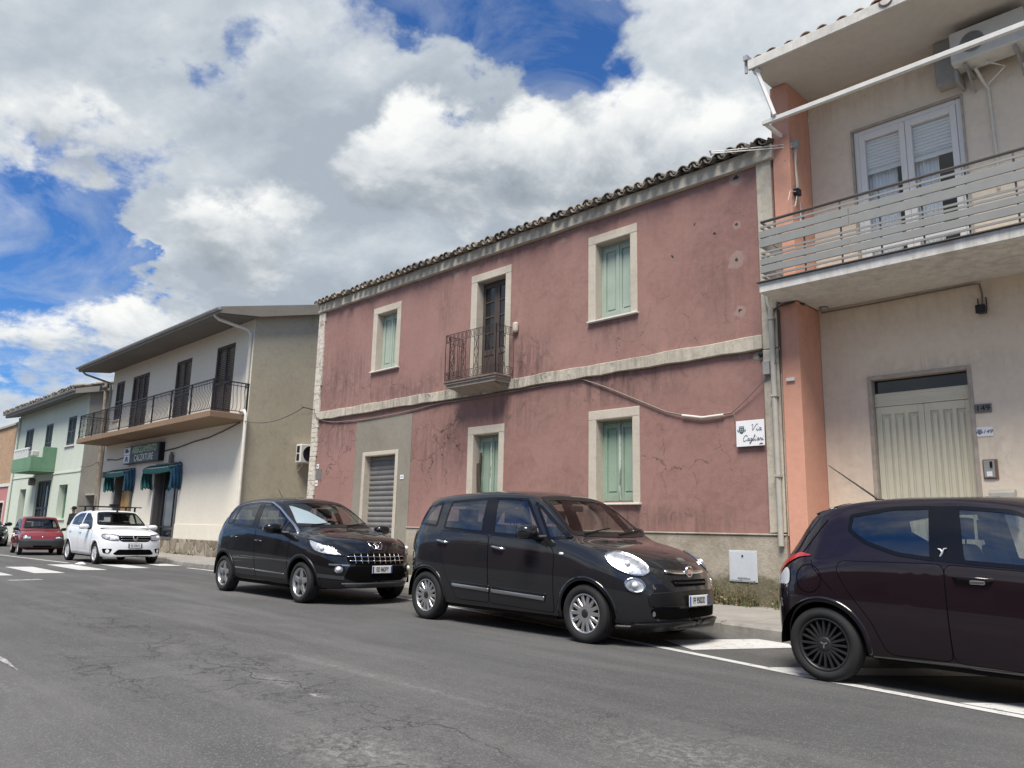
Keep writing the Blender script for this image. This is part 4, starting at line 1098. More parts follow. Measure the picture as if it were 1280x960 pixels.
mb = MB(); mb.box(-5.243, -5.236, YP - .03, YP + .01, 1.15, 4.64); mk('joint_strip', mb, M['cream'], peach)
# roof: eave slab, tiles
mb = MB(); mb.box(-5.2, XR + .2, 10.2, 19.4, 8.28, 8.40); eave = mk('eave_slab', mb, M['soffit'], peach, bevel=.008)
mb = MB(); mb.box(-5.22, XR + .22, 10.15, 10.199, 8.265, 8.425); mk('fascia', mb, M['white_conc'], eave, bevel=.006)
mb = MB(); mb.box(-5.28, -5.21, 10.13, 10.45, 8.44, 8.52); mb.tube([(-5.27, 10.2, 8.43), (-5.27, 10.2, 8.25)], .025, 6); mk('gutter_end', mb, M['gutter'], eave)
mb = MB(); tile_roof(mb, -5.1, XR + .1, 10.2, 8.355, 15, 9.8, .262, .10, 11, 6); mk('roof', mb, M['claytile'], peach)
# balcony
mb = MB(); bx1 = 4.2
mb.box(-5.2, bx1, 10.2, YP - .016, 4.65, 4.80); mb.box(-4.949, bx1, YP - .016, YW - .001, 4.65, 4.80)
bal = mk('balcony', mb, M['white_conc'], peach, bevel=.008)
mb = MB(); mb.box(-5.23, bx1 + .03, 10.16, 10.24, 4.803, 4.815); mk('drip_edge', mb, M['handrail'], bal)
yb = 10.24
rl = MB(); rl.tube([(-5.15, YP - .02, 5.75), (-5.15, yb, 5.75), (bx1, yb, 5.75)], .022, 10); rl_o = mk('handrail', rl, M['handrail'], bal)
rl = MB(); x = -4.5
while x < bx1:
    rl = MB(); rl.box(x - .01, x + .01, yb - .008, yb + .012, 4.81, 5.74); x += .52; mk('baluster', rl, M['handrail'], bal)
rl = MB(); rl.box(-5.16, -5.14, YP - .05, YP - .03, 4.81, 5.74); mk('baluster', rl, M['handrail'], bal)
for zz in (5.66, 5.26, 5.20, 4.895):
    rl = MB(); rl.bar((-5.16, yb - .02, zz), (bx1, yb - .02, zz), .018, .028); rl.bar((-5.15, yb - .01, zz), (-5.15, YP - .02, zz), .018, .028); mk('rail_bar', rl, M['greymetal'], bal)
for z0, z1 in ((5.49, 5.60), (5.345, 5.475), (5.07, 5.165), (4.945, 5.055)):
    rl = MB(); rl.box(-5.17, -3.86, yb - .035, yb - .012, z0, z1); rl.box(-3.85, bx1, yb - .035, yb - .012, z0, z1); rl.box(-5.16, -5.137, yb - .011, YP - .02, z0, z1)
    mk('slat', rl, M['greymetal'], bal, bevel=.004)
# french window
w = MB(); x0, x1, z0, z1, d = FW[:5]; y = YW + .03; xm = -3.50
w.box(x0 + .01, x0 + .085, y, y + .06, z0, z1 - .01); w.box(x1 - .085, x1 - .01, y, y + .06, z0, z1 - .01); w.box(x0 + .085, x1 - .085, y, y + .06, z1 - .09, z1 - .01)
fw = tag(mk('french_window', w, M['pvc'], peach, bevel=.006), 'white two leaf balcony window with blinds half lowered')
t_ = MB(); t_.box(x0 - .02, x0 + .009, YW - .02, YW + .02, z0, z1 + .02); t_.box(x1 - .009, x1 + .02, YW - .02, YW + .02, z0, z1 + .02); t_.box(x0 + .009, x1 - .009, YW - .02, YW + .02, z1 - .009, z1 + .02)
mk('casing', t_, M['doorframe'], fw)
for a, b, zb in ((x0 + .087, xm - .003, 6.74), (xm + .003, x1 - .087, 6.72)):
    lb = MB(); s = .085; zm0, zm1 = 5.42, 5.52
    lb.box(a, a + s, y - .012, y + .05, z0 + .01, z1 - .092); lb.box(b - s, b, y - .012, y + .05, z0 + .01, z1 - .092)
    lb.box(a + s, b - s, y - .011, y + .05, z1 - .19, z1 - .092); lb.box(a + s, b - s, y - .011, y + .05, z0 + .01, z0 + .12); lb.box(a + s, b - s, y - .011, y + .05, zm0, zm1)
    sash = mk('sash', lb, M['pvc'], fw, bevel=.005)
    gb = MB()
    for c, e in ((z0 + .12, zm0), (zm1, z1 - .19)): gb.quad((a + s, y + .02, c), (b - s, y + .02, c), (b - s, y + .02, e), (a + s, y + .02, e))
    mk('pane', gb, M['clearglass'], sash)
    bb = MB(); zz = zb
    bb.box(a + s - .02, b - s + .02, y + .065, y + .08, zb - .03, zb + .02)
    while zz < z1 - .1:
        bb.add([(a + s - .03, y + .07, zz), (b - s + .03, y + .07, zz), (b - s + .03, y + .058, zz + .028), (a + s - .03, y + .058, zz + .028), (b - s + .03, y + .07, zz + .05), (a + s - .03, y + .07, zz + .05)], [(0, 1, 2, 3), (3, 2, 4, 5)]); zz += .054
    mk('roller_blind', bb, M['blind'], sash)
    cb_ = MB(); n = 60; vs = []
    for k in range(n + 1):
        q = k / n; yy = y + .17 + .03 * math.sin(k * 1.3) + .015 * math.sin(k * .37)
        if .42 < q < .56: yy += .02
        vs += [(a + s - .05 + (b - a - 2 * s + .1) * q, yy, z0 + .02), (a + s - .05 + (b - a - 2 * s + .1) * q, yy - .005, z1 - .1)]
    m_ = int(n * .74) if a < -3.6 else int(n * .55)
    cb_.add(vs, [(2 * k, 2 * k + 2, 2 * k + 3, 2 * k + 1) for k in range(m_)], True); mk('net_curtain', cb_, M['curtain'], sash)
mb = MB(); mb.box(x0 - .3, x1 + .3, YW + .32, YW + 2.2, z0 - .02, z1 + .1)
mb.f = [f[::-1] for f in mb.f]; mb.f = [f for i, f in enumerate(mb.f) if i != 2]; mb.m = mb.m[:len(mb.f)]; mb.s = mb.s[:len(mb.f)]
mk('room', mb, M['dimroom'], fw)
# cut the plaster backing of the window opening: handled by the wall hole having a back face; the room sits behind it
# door
x0, x1, z0, z1, d = DO
mb = MB(); mb.box(x0 - .045, x0 + .012, YW - .015, YW + .15, z0, z1 + .045); mb.box(x1 - .012, x1 + .045, YW - .015, YW + .15, z0, z1 + .045); mb.box(x0 + .012, x1 - .012, YW - .015, YW + .15, z1 - .012, z1 + .045)
x0 += .012; x1 -= .012; z1 -= .012
dr = tag(mk('entrance_door', mb, M['doorframe'], peach, bevel=.006), 'cream double door with tall sunk panels under a dark transom')
y = YW + .09; gb = MB(); gb.quad((x0 + .002, y + .03, 3.25), (x1 - .002, y + .03, 3.25), (x1 - .002, y + .03, z1 - .002), (x0 + .002, y + .03, z1 - .002)); mk('transom', gb, M['darkglass'], dr)
tb = MB(); tb.box(x0 + .002, x1 - .002, y - .005, y + .05, 3.05, 3.245); tb.box(x0 + .002, x1 - .002, y - .02, y - .005, 3.20, 3.225); tb.box(x0 + .002, x1 - .002, y - .015, y - .005, 3.12, 3.145); tb.box(x0 + .002, x1 - .002, y - .02, y - .005, 3.05, 3.075); mk('transom_bar', tb, M['creamdoor'], dr, bevel=.004)
xm = (x0 + x1) / 2 + .03
for a, b in ((x0 + .003, xm - .002), (xm + .002, x1 - .003)):
    lb = MB(); w_ = (b - a); lb.box(a, b, y + .032, y + .055, z0 + .01, 3.045)
    xs_ = [a, a + .075]; pw = (w_ - .15 - 2 * .055) / 3
    lb.box(a, a + .075, y, y + .032, z0 + .01, 3.045); lb.box(b - .075, b, y, y + .032, z0 + .01, 3.045)
    for k in (1, 2):
        q = a + .075 + k * pw + (k - 1) * .055; lb.box(q, q + .055, y, y + .032, z0 + .01, 3.045)
    lb.box(a + .075, b - .075, y + .001, y + .032, 2.93, 3.045); lb.box(a + .075, b - .075, y + .001, y + .032, 1.52, 1.60); lb.box(a + .075, b - .075, y + .001, y + .032, z0 + .01, .4)
    for k in range(3):
        q = a + .075 + k * (pw + .055)
        for c, e in ((1.60, 2.93), (.4, 1.52)): lb.box(q + .03, q + pw - .03, y + .012, y + .032, c + .045, e - .045)
    lf = mk('door_leaf', lb, M['creamdoor'], dr, bevel=.005)
    if a > x0 + .1:
        kb_ = MB(); kb_.box(a + .02, a + .085, y - .012, y - .001, 1.58, 1.72); kb_.cyl((a + .05, y - .012, 1.66), (a + .05, y - .03, 1.66), .02, 10); mk('lock', kb_, M['blackiron'], lf, bevel=.008)
mb = MB(); x0, x1 = D2[0], D2[1]; mb.box(x0, x1, YW + .08, YW + .15, GF, 3.45); mk('side_door', mb, M['creamdoor'], peach)
# things fixed on the peach wall
mb = MB(); mb.box(-2.895, -2.70, YW - .018, YW - .001, 2.825, 2.945); o = tag(mk('house_number', mb, M['plaque'], None, bevel=.004), 'grey slate number plaque 149 beside the cream door', 'number plate')
child_text(o, '149', .105, (-2.80, YW - .0195, 2.885), M['blackplastic'], 0, 1.1)
mb = MB(); mb.box(-2.905, -2.71, YW - .014, YW - .001, 2.505, 2.635); o = tag(mk('house_number', mb, M['signwhite'], None, bevel=.008), 'white ceramic number tile below the grey slate plaque', 'number plate')
child_text(o, '149', .07, (-2.775, YW - .0155, 2.568), M['ink_purple'], .35, 1.1)
crest(o, (-2.865, YW - .016, 2.565), .05, M['ink_purple'])
mb = MB(); mb.box(-2.865, -2.69, YW - .02, YW - .001, 1.94, 2.20); o = tag(mk('door_intercom', mb, M['bronze'], None, bevel=.004), 'bronze edged door intercom above the letter box', 'intercom')
mb = MB(); mb.box(-2.85, -2.725, YW - .04, YW - .0205, 1.96, 2.185); p = mk('face', mb, M['acgrey'], o, bevel=.005)
mb = MB(); mb.box(-2.775, -2.745, YW - .055, YW - .041, 2.09, 2.17); mk('speaker', mb, M['blackplastic'], p, bevel=.004); mb = MB(); mb.box(-2.82, -2.755, YW - .043, YW - .0405, 1.975, 2.04); mk('name_card', mb, M['signwhite'], p)
mb = MB(); mb.prism([(YW - .002, 1.30), (YW - .11, 1.30), (YW - .11, 1.70), (YW - .002, 1.70)], 'x', -2.79, -2.52); o = tag(mk('letter_box', mb, M['steel'], None, bevel=.006), 'steel letter box on the peach wall right of the door', 'letter box')
mb = MB(); mb.prism([(YW - .002, 1.702), (YW - .135, 1.702), (YW - .135, 1.76), (YW - .07, 1.80), (YW - .002, 1.80)], 'x', -2.80, -2.51); mk('lid', mb, M['pipe'], o, bevel=.006)
mb = MB(); mb.box(-2.70, -2.61, YW - .116, YW - .111, 1.60, 1.62); mb.cyl((-2.655, YW - .111, 1.66), (-2.655, YW - .118, 1.66), .012, 10); mk('slot', mb, M['blackplastic'], o)
# floodlight and its cable under the balcony
mb = MB(); mb.box(-2.745, -2.635, YW - .14, YW - .03, 4.17, 4.27); mb.box(-2.75, -2.63, YW - .155, YW - .14, 4.16, 4.28)
o = tag(mk('floodlight', mb, M['blackplastic'], None, bevel=.006), 'small black floodlight hanging under the slatted balcony', 'lamp')
mb = MB(); mb.bar((-2.74, YW - .02, 4.22), (-2.74, YW - .02, 4.40), .012, .012); mb.bar((-2.64, YW - .02, 4.22), (-2.64, YW - .02, 4.40), .012, .012); mk('bracket', mb, M['blackiron'], o)
mb = MB(); mb.tube([(-2.69, YW - .03, 4.28), (-2.68, YW - .025, 4.45), (-2.70, YW - .025, 4.60), (-2.78, YW - .025, 4.615), (-4.0, YW - .025, 4.60), (-4.9, YW - .03, 4.60)], .011, 6)
tag(mk('lamp_cable', mb, M['cable'], None), 'thin cable running under the slatted balcony to the floodlight', 'cable')
mb = MB(); mb.lathe([(0, 0), (.07, 0), (.07, -.03), (.05, -.06), (0, -.06)], 14, (-4.80, YW - .16, 4.649), 'z'); tag(mk('ceiling_lamp', mb, M['acgrey'], None), 'small round grey lamp under the balcony by the orange pilaster', 'lamp')
mb = MB(); mb.tube([(-5.38, YP - .06, 4.52), (-5.2, YP - .06, 4.60), (-5.0, YP - .03, 4.63), (-4.93, YP + .2, 4.63)], .018, 6); mb.tube([(-5.23, YP - .04, 4.55), (-5.23, YP - .05, 3.9), (-5.24, YP - .05, 3.6)], .012, 6)
tag(mk('corner_cable', mb, M['cable_d'], None), 'dark cable looping over the top of the orange pilaster under the balcony', 'cable')
mb = MB(); mb.box(-5.16, -5.03, YP - .05, YP - .016, 3.42, 3.47); tag(mk('wall_clip', mb, M['cable_w'], None, bevel=.004), 'small cream clip on the front of the orange pilaster', 'clip')
# air conditioner with its surround
ac = empty('air_conditioner', (-2.3, 11.45, 7.9), 'aged white air conditioner unit under the eave of the peach house', 'air conditioner')
ax0, ax1, ay0, ay1, az0, az1 = -2.68, -1.78, 11.15, 11.5, 7.69, 8.16
mb = MB(); mb.box(ax0, ax1, ay0, ay1, az0, az1); cs = mk('casing', mb, M['acplastic'], ac, bevel=.015, seg=2)
mb = MB(); mb.lathe([(0, -.0), (.135, -.0), (.14, -.012), (.15, -.012), (.15, .0)], 28, (-2.40, ay0 - .004, 7.92), 'y')
for k in range(7): mb.lathe([(.02 * k + .012, -.014), (.02 * k + .018, -.014)], 24, (-2.40, ay0 - .004, 7.92), 'y')
for k in range(8):
    a = PI * k / 8; mb.bar((-2.40 - .14 * math.cos(a), ay0 - .02, 7.92 - .14 * math.sin(a)), (-2.40 + .14 * math.cos(a), ay0 - .02, 7.92 + .14 * math.sin(a)), .006, .004)
mk('fan_grille', mb, M['acgrey'], ac)
mb = MB(); mb.box(-2.96, -2.69, 11.42, YW - .002, 7.60, 8.275); mb.box(-2.69, -1.65, 11.56, YW - .002, 8.05, 8.275); mb.box(-2.69, -2.64, 11.3, YW - .002, 7.5, 7.68)
for x in (-2.55, -1.95): mb.box(x, x + .05, 11.2, YW - .002, 7.62, 7.66); mb.bar((x + .025, 11.3, 7.63), (x + .025, YW - .01, 7.42), .03, .03)
mk('mounting_bracket', mb, M['acgrey'], ac, bevel=.006)
mb = MB(); mb.tube([(-2.45, 11.4, 7.66), (-2.4, 11.55, 7.5), (-2.36, YW - .02, 7.4), (-2.345, YW - .02, 6.2), (-2.36, YW - .02, 5.9)], .022, 8); mb.tube([(-2.3, 11.35, 7.66), (-2.1, 11.45, 7.56), (-2.36, 11.6, 7.45)], .014, 6); mk('hose', mb, M['pipe_w'], ac)
# awning frame
aw = empty('awning_frame', (-2, 10.35, 7.4), 'white folding awning bar fixed below the eave of the peach house', 'awning frame')
mb = MB(); mb.box(-5.11, 4.3, 10.325, 10.385, 7.36, 7.435); mk('front_bar', mb, M['acplastic'], aw, bevel=.008)
mb = MB(); mb.bar((-5.07, 10.39, 7.385), (-5.07, YP - .015, 7.385), .05, .06); mk('side_arm', mb, M['whitepaint'], aw, bevel=.006)
mb = MB(); mb.bar((-5.12, 10.24, 8.26), (-4.90, 10.33, 7.44), .085, .055); mb.cyl((-5.15, 10.25, 8.22), (-5.07, 10.23, 8.25), .05, 10); mk('folding_arm', mb, M['whitepaint'], aw, bevel=.008)
mb = MB(); mb.bar((1.2, 10.24, 8.26), (1.4, 10.33, 7.44), .085, .055); mk('folding_arm', mb, M['whitepaint'], aw, bevel=.008)
# drying rack rods
dk = empty('clothes_airer', (-4.93, 11.0, 7.2), 'thin wall mounted clothes airer rods sticking out from the orange pilaster', 'clothes airer')
a = Vector((-4.86, 11.0, 7.23)); b = Vector((-6.0, 10.32, 7.23)); sd = Vector((.0, .0, .05))
mb = MB(); mb.tube([a, b], .009, 6); mb.tube([a - sd, b - sd * .6], .009, 6); mb.tube([a - sd * .5 + Vector((0, .05, 0)), b - sd * .3 + Vector((0, .05, 0))], .007, 6); mb.bar(b + Vector((0, -.03, .02)), b + Vector((0, .03, -.05)), .03, .03); mk('rod', mb, M['whitepaint'], dk)
mb = MB(); mb.box(-4.949, -4.85, 10.95, 11.05, 7.16, 7.28); mb.tube([a - sd, (-5.03, YP - .02, 6.95)], .006, 5); mk('bracket', mb, M['acgrey'], dk)
mb = MB(); 
for k, o_ in enumerate((-.02, .02, .035)): mb.tube([(-4.90, 11.0 + o_, 7.16), (-4.915, 11.0 + o_ * .5, 6.9), (-4.90, 11.0 + o_, 6.45), (-4.92, 11.0 + o_ * 2, 6.2 + .1 * k)], .008, 5)
mb.tube([(-4.9, 10.97, 6.42), (-4.93, 10.80, 6.38), (-4.95, 10.76, 6.22)], .007, 5); mb.tube([(-4.9, 11.0, 6.42), (-4.9, 10.88, 6.15), (-4.9, 10.8, 6.12)], .007, 5); mb.tube([(-4.91, 11.02, 6.42), (-4.9, 11.08, 6.2), (-4.9, 11.04, 5.95)], .007, 5)
cd = mk('cord', mb, M['cable_w'], dk)
mb = MB(); mb.box(-4.95, -4.86, 10.94, 11.05, 6.36, 6.47); mk('plug_box', mb, M['blackplastic'], cd, bevel=.01)
# ------------------------------------------------------------------ beige house with the shop
XB0, XB1 = -35.95, -22.8
beige = empty('beige_house', (-29, YP, 0), 'beige house with a long railed balcony above a clothes shop', 'house')
H = []
doors = [(-35.42, -34.44, 5.40, 7.06), (-33.46, -31.64, 4.53, 7.06), (-28.94, -27.56, 4.53, 7.06), (-25.50, -24.10, 4.53, 7.08)]
for (a, b, c, d) in doors: H.append((a, b, c, d, .12))
SH1 = (-34.0, -32.15, GF, 3.05, .35); SH2 = (-29.72, -27.72, .66, 3.16, .35)
H += [SH1, SH2]
mb = MB(); mb.wall_y(XB0, XB1, 0, 7.72, YP, H); mk('wall', mb, M['beige'], beige)
mb = MB(); mb.add([(XB1, YP, 0), (XB1, 19, 0), (XB1, 19, 9.7), (XB1, YP, 7.72)], [(0, 1, 2, 3)]); mb.add([(XB0, 19, 0), (XB0, YP, 0), (XB0, YP, 7.72), (XB0, 19, 9.7)], [(0, 1, 2, 3)]); mb.quad((XB1, 19, 0), (XB0, 19, 0), (XB0, 19, 9.7), (XB1, 19, 9.7))
tag(mk('side_wall', mb, M['olive'], beige), 'bare grey brown side wall')
mb = MB(); mb.box(-27.71, XB1 + .02, YP - .06, YP - .001, 0, .62); mb.box(-29.73, -27.71, YP - .05, YP - .001, 0, .655); mb.box(XB0, -29.73, YP - .06, YP - .001, 0, .62); 
mk('stone_base', mb, M['stone'], beige, bevel=.012)
mb = MB(); mb.box(-27.71, XB1 + .012, YP - .022, YP - .001, .622, 1.11); mb.box(-32.1, -29.73, YP - .022, YP - .001, .622, 1.11); mk('dado', mb, M['beige'], beige, bevel=.004)
mb = MB()
prof = [(9.6, 7.50), (10.92, 7.66), (19, 9.72), (19, 10.0), (9.6, 7.70)]
mb.prism(prof, 'x', -36.5, -22.52); bro = mk('roof', mb, M['patch'], beige, recalc=True)
mb = MB(); mb.prism([(9.63, 7.475), (10.895, 7.628), (10.895, 7.652), (9.63, 7.498)], 'x', -36.46, -22.56); mk('soffit', mb, M['greysoffit'], bro, recalc=True)
mb = MB(); g = []
for k in range(9): a = PI * k / 8; g.append((9.56 - .07 * math.cos(a), 7.66 - .075 * math.sin(a)))
mb.prism(g, 'x', -36.55, -22.5); mk('gutter', mb, M['gutter'], beige, recalc=True)
mb = MB(); mb.tube([(-22.95, 9.6, 7.52), (-22.93, 9.75, 7.40), (-22.92, 10.70, 7.25), (-22.91, 10.82, 7.12), (-22.91, 10.83, 4.8), (-22.9, 10.83, 4.55)], .05, 10)
mb.tube([(-22.95, 10.72, 4.60), (-22.72, 10.74, 4.62), (-22.68, 10.78, 4.5), (-22.68, 10.80, .2)], .055, 10)
tag(mk('downpipe', mb, M['pipe_w'], beige), 'cream rain pipe at the right corner')
mb = MB(); mb.tube([(-36.1, 9.62, 7.50), (-36.1, 9.8, 7.35), (-36.0, 10.8, 7.10), (-36.0, 10.84, 6.9), (-36.0, 10.85, 3.2), (-35.9, 10.85, .2)], .045, 8)
tag(mk('downpipe', mb, M['greywall'], beige), 'dark rain pipe at the left corner')
mb = MB(); mb.box(XB0 + .1, XB1 - .02, 9.7, YP - .001, 4.33, 4.53); bal = mk('balcony', mb, M['brownslab'], beige, bevel=.015)
rl = MB(); yr = 9.76; z0, z1 = 4.535, 5.50
def bar_run(p, q, n, bel):
    p = Vector(p); q = Vector(q)
    for k in range(1, n):
        t = p.lerp(q, k / n); ox, oy = bel
        rl.tube([(t.x, t.y, z0 + .08), (t.x + ox * .9, t.y + oy * .9, z0 + .22), (t.x + ox * .6, t.y + oy * .6, z0 + .42), (t.x - ox * .2, t.y - oy * .2, z0 + .68), (t.x, t.y, z1 - .02)], .0085, 5)
    for zz in (z0 + .07, z1 - .10): rl.bar((p.x, p.y, zz), (q.x, q.y, zz), .02, .02)
    rl.bar((p.x, p.y, z1), (q.x, q.y, z1), .05, .03)
posts = [XB0 + .14 + (XB1 - .06 - XB0 - .14) * k / 8 for k in range(9)]
for a, b in zip(posts, posts[1:]): bar_run((a, yr, 0), (b, yr, 0), 14, (0, -.07))
bar_run((XB1 - .06, yr, 0), (XB1 - .06, YP, 0), 9, (.07, 0)); bar_run((XB0 + .14, yr, 0), (XB0 + .14, YP, 0), 9, (-.07, 0))
for x in posts: rl.box(x - .022, x + .022, yr - .022, yr + .022, 4.40, 5.52)
rl.box(XB1 - .08, XB1 - .04, YP - .06, YP - .02, 4.5, 5.52)
mk('railing', rl, M['blackiron'], bal)
def louvre(mb, x0, x1, z0, z1, y, st=.05, pitch=.062):
    mb.box(x0, x0 + st, y, y + .04, z0, z1); mb.box(x1 - st, x1, y, y + .04, z0, z1); mb.box(x0 + st, x1 - st, y, y + .04, z0, z0 + .09); mb.box(x0 + st, x1 - st, y, y + .04, z1 - .07, z1)
    zm = (z0 + z1) / 2; mb.box(x0 + st, x1 - st, y, y + .04, zm - .04, zm + .04); z = z0 + .1
    while z < z1 - .1:
        if abs(z - zm) > .07: mb.add([(x0 + st, y + .006, z), (x1 - st, y + .006, z), (x1 - st, y + .034, z + .045), (x0 + st, y + .034, z + .045)], [(0, 1, 2, 3)])
        z += pitch
def louvre_pair(parent, name, x0, x1, z0, z1, y, mat, n=2, lab=None):
    fb = MB(); fb.box(x0 - .0, x0 + .03, y - .02, y + .06, z0, z1); fb.box(x1 - .03, x1, y - .02, y + .06, z0, z1); fb.box(x0 + .03, x1 - .03, y - .02, y + .06, z1 - .03, z1)
    w = tag(mk(name, fb, mat, parent), lab); k = (x1 - x0 - .066) / n
    for i in range(n):
        lb = MB(); louvre(lb, x0 + .033 + i * k, x0 + .033 + (i + 1) * k - .006, z0 + .01, z1 - .035, y - .01); mk('shutter', lb, mat, w)
    return w
for i, (a, b, c, d) in enumerate(doors):
    louvre_pair(beige, 'balcony_window' if i == 0 else 'balcony_door', a + .003, b - .003, c + .003, d - .003, YP + .03, M['brshut'], 3 if i == 1 else 2)
mb = MB(); mb.box(-35.5, -34.36, YP - .06, YP + .11, 5.345, 5.398); mk('window_sill', mb, M['white_conc'], beige, bevel=.006)
# shop fronts
def shop_front(name, x0, x1, z0, z1, split, label, door_mat, right_dark):
    fb = MB(); f = .13
    fb.box(x0 - f, x0 + .02, YP - .05, YP + .30, z0 - (.1 if z0 > .3 else 0), z1 + f); fb.box(x1 - .02, x1 + f * .6, YP - .05, YP + .30, z0 - (.1 if z0 > .3 else 0), z1 + f); fb.box(x0 + .02, x1 - .02, YP - .05, YP + .30, z1, z1 + f)
    if z0 > .3: fb.box(x0 + .02, x1 - .02, YP - .062, YP + .30, z0 - .1, z0)
    s = tag(mk(name, fb, M['granite'], beige, bevel=.008), label)
    return s
s1 = shop_front('shop_door', -34.0, -32.15, GF, 3.05, 0, 'shop doorway with a yellow wooden door', None, 0)
mb = MB(); mb.box(-33.86, -33.2, YP + .18, YP + .24, GF + .01, 2.98); mb.box(-33.18, -32.75, YP + .12, YP + .18, GF + .01, 2.98); mk('door_leaf', mb, M['ochre'], s1, bevel=.01)
mb = MB(); mb.box(-32.72, -32.18, YP + .26, YP + .28, GF + .01, 3.0); mk('pane', mb, M['darkglass'], s1)
s2 = shop_front('shop_window', -29.72, -27.72, .66, 3.16, 0, 'dark stone framed shop window with a grey curtain', None, 0)
mb = MB(); mb.quad((-29.70, YP + .12, .67), (-27.74, YP + .12, .67), (-27.74, YP + .12, 3.15), (-29.70, YP + .12, 3.15)); mk('pane', mb, M['clearglass'], s2)
mb = MB(); mb.box(-29.25, -29.19, YP + .08, YP + .16, .67, 3.15); mb.box(-29.19, -27.74, YP + .08, YP + .16, .98, 1.03); mb.box(-28.22, -28.18, YP + .08, YP + .16, 1.03, 3.15); mk('mullion', mb, M['blackiron'], s2)
mb = MB(); n = 40; vs = []
for k in range(n + 1):
    x = -29.18 + .92 * k / n; vs += [(x, YP + .22 + .02 * math.sin(k * 1.1), .9), (x, YP + .22 + .02 * math.sin(k * 1.1 + .5), 3.1)]
mb.add(vs, [(2 * k, 2 * k + 2, 2 * k + 3, 2 * k + 1) for k in range(n)], True); mk('curtain', mb, S('grey_shop_curtain', (.17, .175, .18), .9), s2)
mb = MB(); mb.box(-29.68, -27.76, YP + .30, YP + .345, .67, 3.15); mk('backdrop', mb, M['darkhole'], s2)
mb = MB(); mb.lathe([(0, 1.0), (.10, 1.0), (.12, 1.25), (.075, 1.5), (.13, 1.78), (.10, 1.9), (.03, 1.93), (.03, 2.02), (0, 2.02)], 14, (-28.0, YP + .22, 0), 'z'); mb.lathe([(0, 2.1), (.16, 2.12), (.10, 2.2), (0, 2.22)], 12, (-28.02, YP + .22, .25), 'z'); mk('display', mb, M['blind'], s2)
# awnings (folded hoods of canvas)
def awning(name, label, x0, x1, z, dep, drop, seed, open_left=True):
    r = random.Random(seed); root = empty(name, ((x0 + x1) / 2, YP, z), label, 'awning', 'teal shop awnings')
    mb = MB(); n = 30; rows = 9; vs = []
    for k in range(n + 1):
        x = x0 + (x1 - x0) * k / n; sagz = -.05 * math.sin(PI * k / n) + .012 * math.sin(k * 1.9)
        prof_ = [(0, .06), (.16, .05), (.36, -.02), (.52, -.13), (.60, -.26), (.61, -.36), (.59, -.47), (.6, -.52), (.58, -.56)]
        for j, (py, pz) in enumerate(prof_): vs.append((x, YP - .03 - py * dep / .6 + (.012 * math.sin(k * 2.3 + j) if j > 3 else 0), z + pz * .50 + (sagz if j > 1 else 0)))
    m = rows
    mb.add(vs, [(k * m + j, (k + 1) * m + j, (k + 1) * m + j + 1, k * m + j + 1) for k in range(n) for j in range(m - 1)], True)
    mk('canopy', mb, M['cloth_teal'], root, solid=.006)
    for side, xx in ((0, x0), (1, x1)):
        sb_ = MB(); vs = []; nn = 14
        for k in range(nn + 1):
            q = k / nn; yy = YP - .03 - dep * q; zt = z + .05 - .28 * q * q
            for j in range(9):
                v = j / 8; bot = zt - (drop if side == 1 else drop * .95) * (1 - .25 * q) - .04 * math.sin(k * 1.7)
                vs.append((xx + .05 * math.sin(k * 1.5 + v * 2) * (.3 + v) + (-.10 if side == 0 else .06) * math.sin(PI * v) * 1.2, yy, zt + (bot - zt) * v))
        sb_.add(vs, [(k * 9 + j, (k + 1) * 9 + j, (k + 1) * 9 + j + 1, k * 9 + j + 1) for k in range(nn) for j in range(8)], True)
        mk('side_curtain', sb_, M['cloth_teal'] if side == 0 else M['cloth_blue'], root, solid=.006)
    fb = MB(); fb.bar((x0, YP - .03, z), (x0, YP - dep, z - .1), .025, .025); fb.bar((x1, YP - .03, z), (x1, YP - dep, z - .1), .025, .025); fb.box(x0, x1, YP - dep - .01, YP - dep + .015, z - .13, z - .10); mk('frame', fb, M['pipe'], root)
    return root
awning('shop_awning', 'teal canvas awning over the dark shop window', -30.05, -27.46, 3.20, .38, .95, 2)
awning('shop_awning', 'teal canvas awning over the yellow shop door', -34.2, -32.02, 3.20, .38, .95, 5)
# the sign
sg = empty('shop_sign', (-31.1, 10.8, 3.7), 'dark box sign lettered ABBIGLIAMENTO CALZATURE over the shop', 'shop sign')
SX0, SX1, SY = -32.95, -29.25, 10.70
mb = MB(); mb.box(SX0, SX1, SY, YP - .002, 3.40, 4.09); bx_ = mk('sign_box', mb, M['blackplastic'], sg, bevel=.01)
mb = MB(); mb.box(SX0 + .72, SX1 - .06, SY - .012, SY - .001, 3.44, 4.05); mk('sign_face', mb, M['signdark'], sg)
mb = MB(); mb.box(SX0 + .05, SX0 + .69, SY - .012, SY - .001, 3.76, 4.05); mb.box(SX0 + .05, SX0 + .69, SY - .012, SY - .001, 3.44, 3.74); pn = mk('picture_panel', mb, M['signwhite'], sg)
q = SX0 + .05
mb = MB(); mb.prism([(q + .1, 3.84), (q + .45, 3.84), (q + .55, 3.92), (q + .4, 3.94), (q + .3, 4.01), (q + .1, 3.99)], 'y', SY - .017, SY - .013); mb.prism([(q + .15, 3.48), (q + .25, 3.48), (q + .32, 3.60), (q + .4, 3.48), (q + .5, 3.48), (q + .42, 3.69), (q + .22, 3.69)], 'y', SY - .017, SY - .013); mk('pictogram', mb, M['signdark'], pn)
cx = (SX0 + .72 + SX1 - .06) / 2
child_text(sg, 'ABBIGLIAMENTO', .36, (cx, SY - .015, 3.90), M['signgreen'], 0, .90, 1.0, .006)
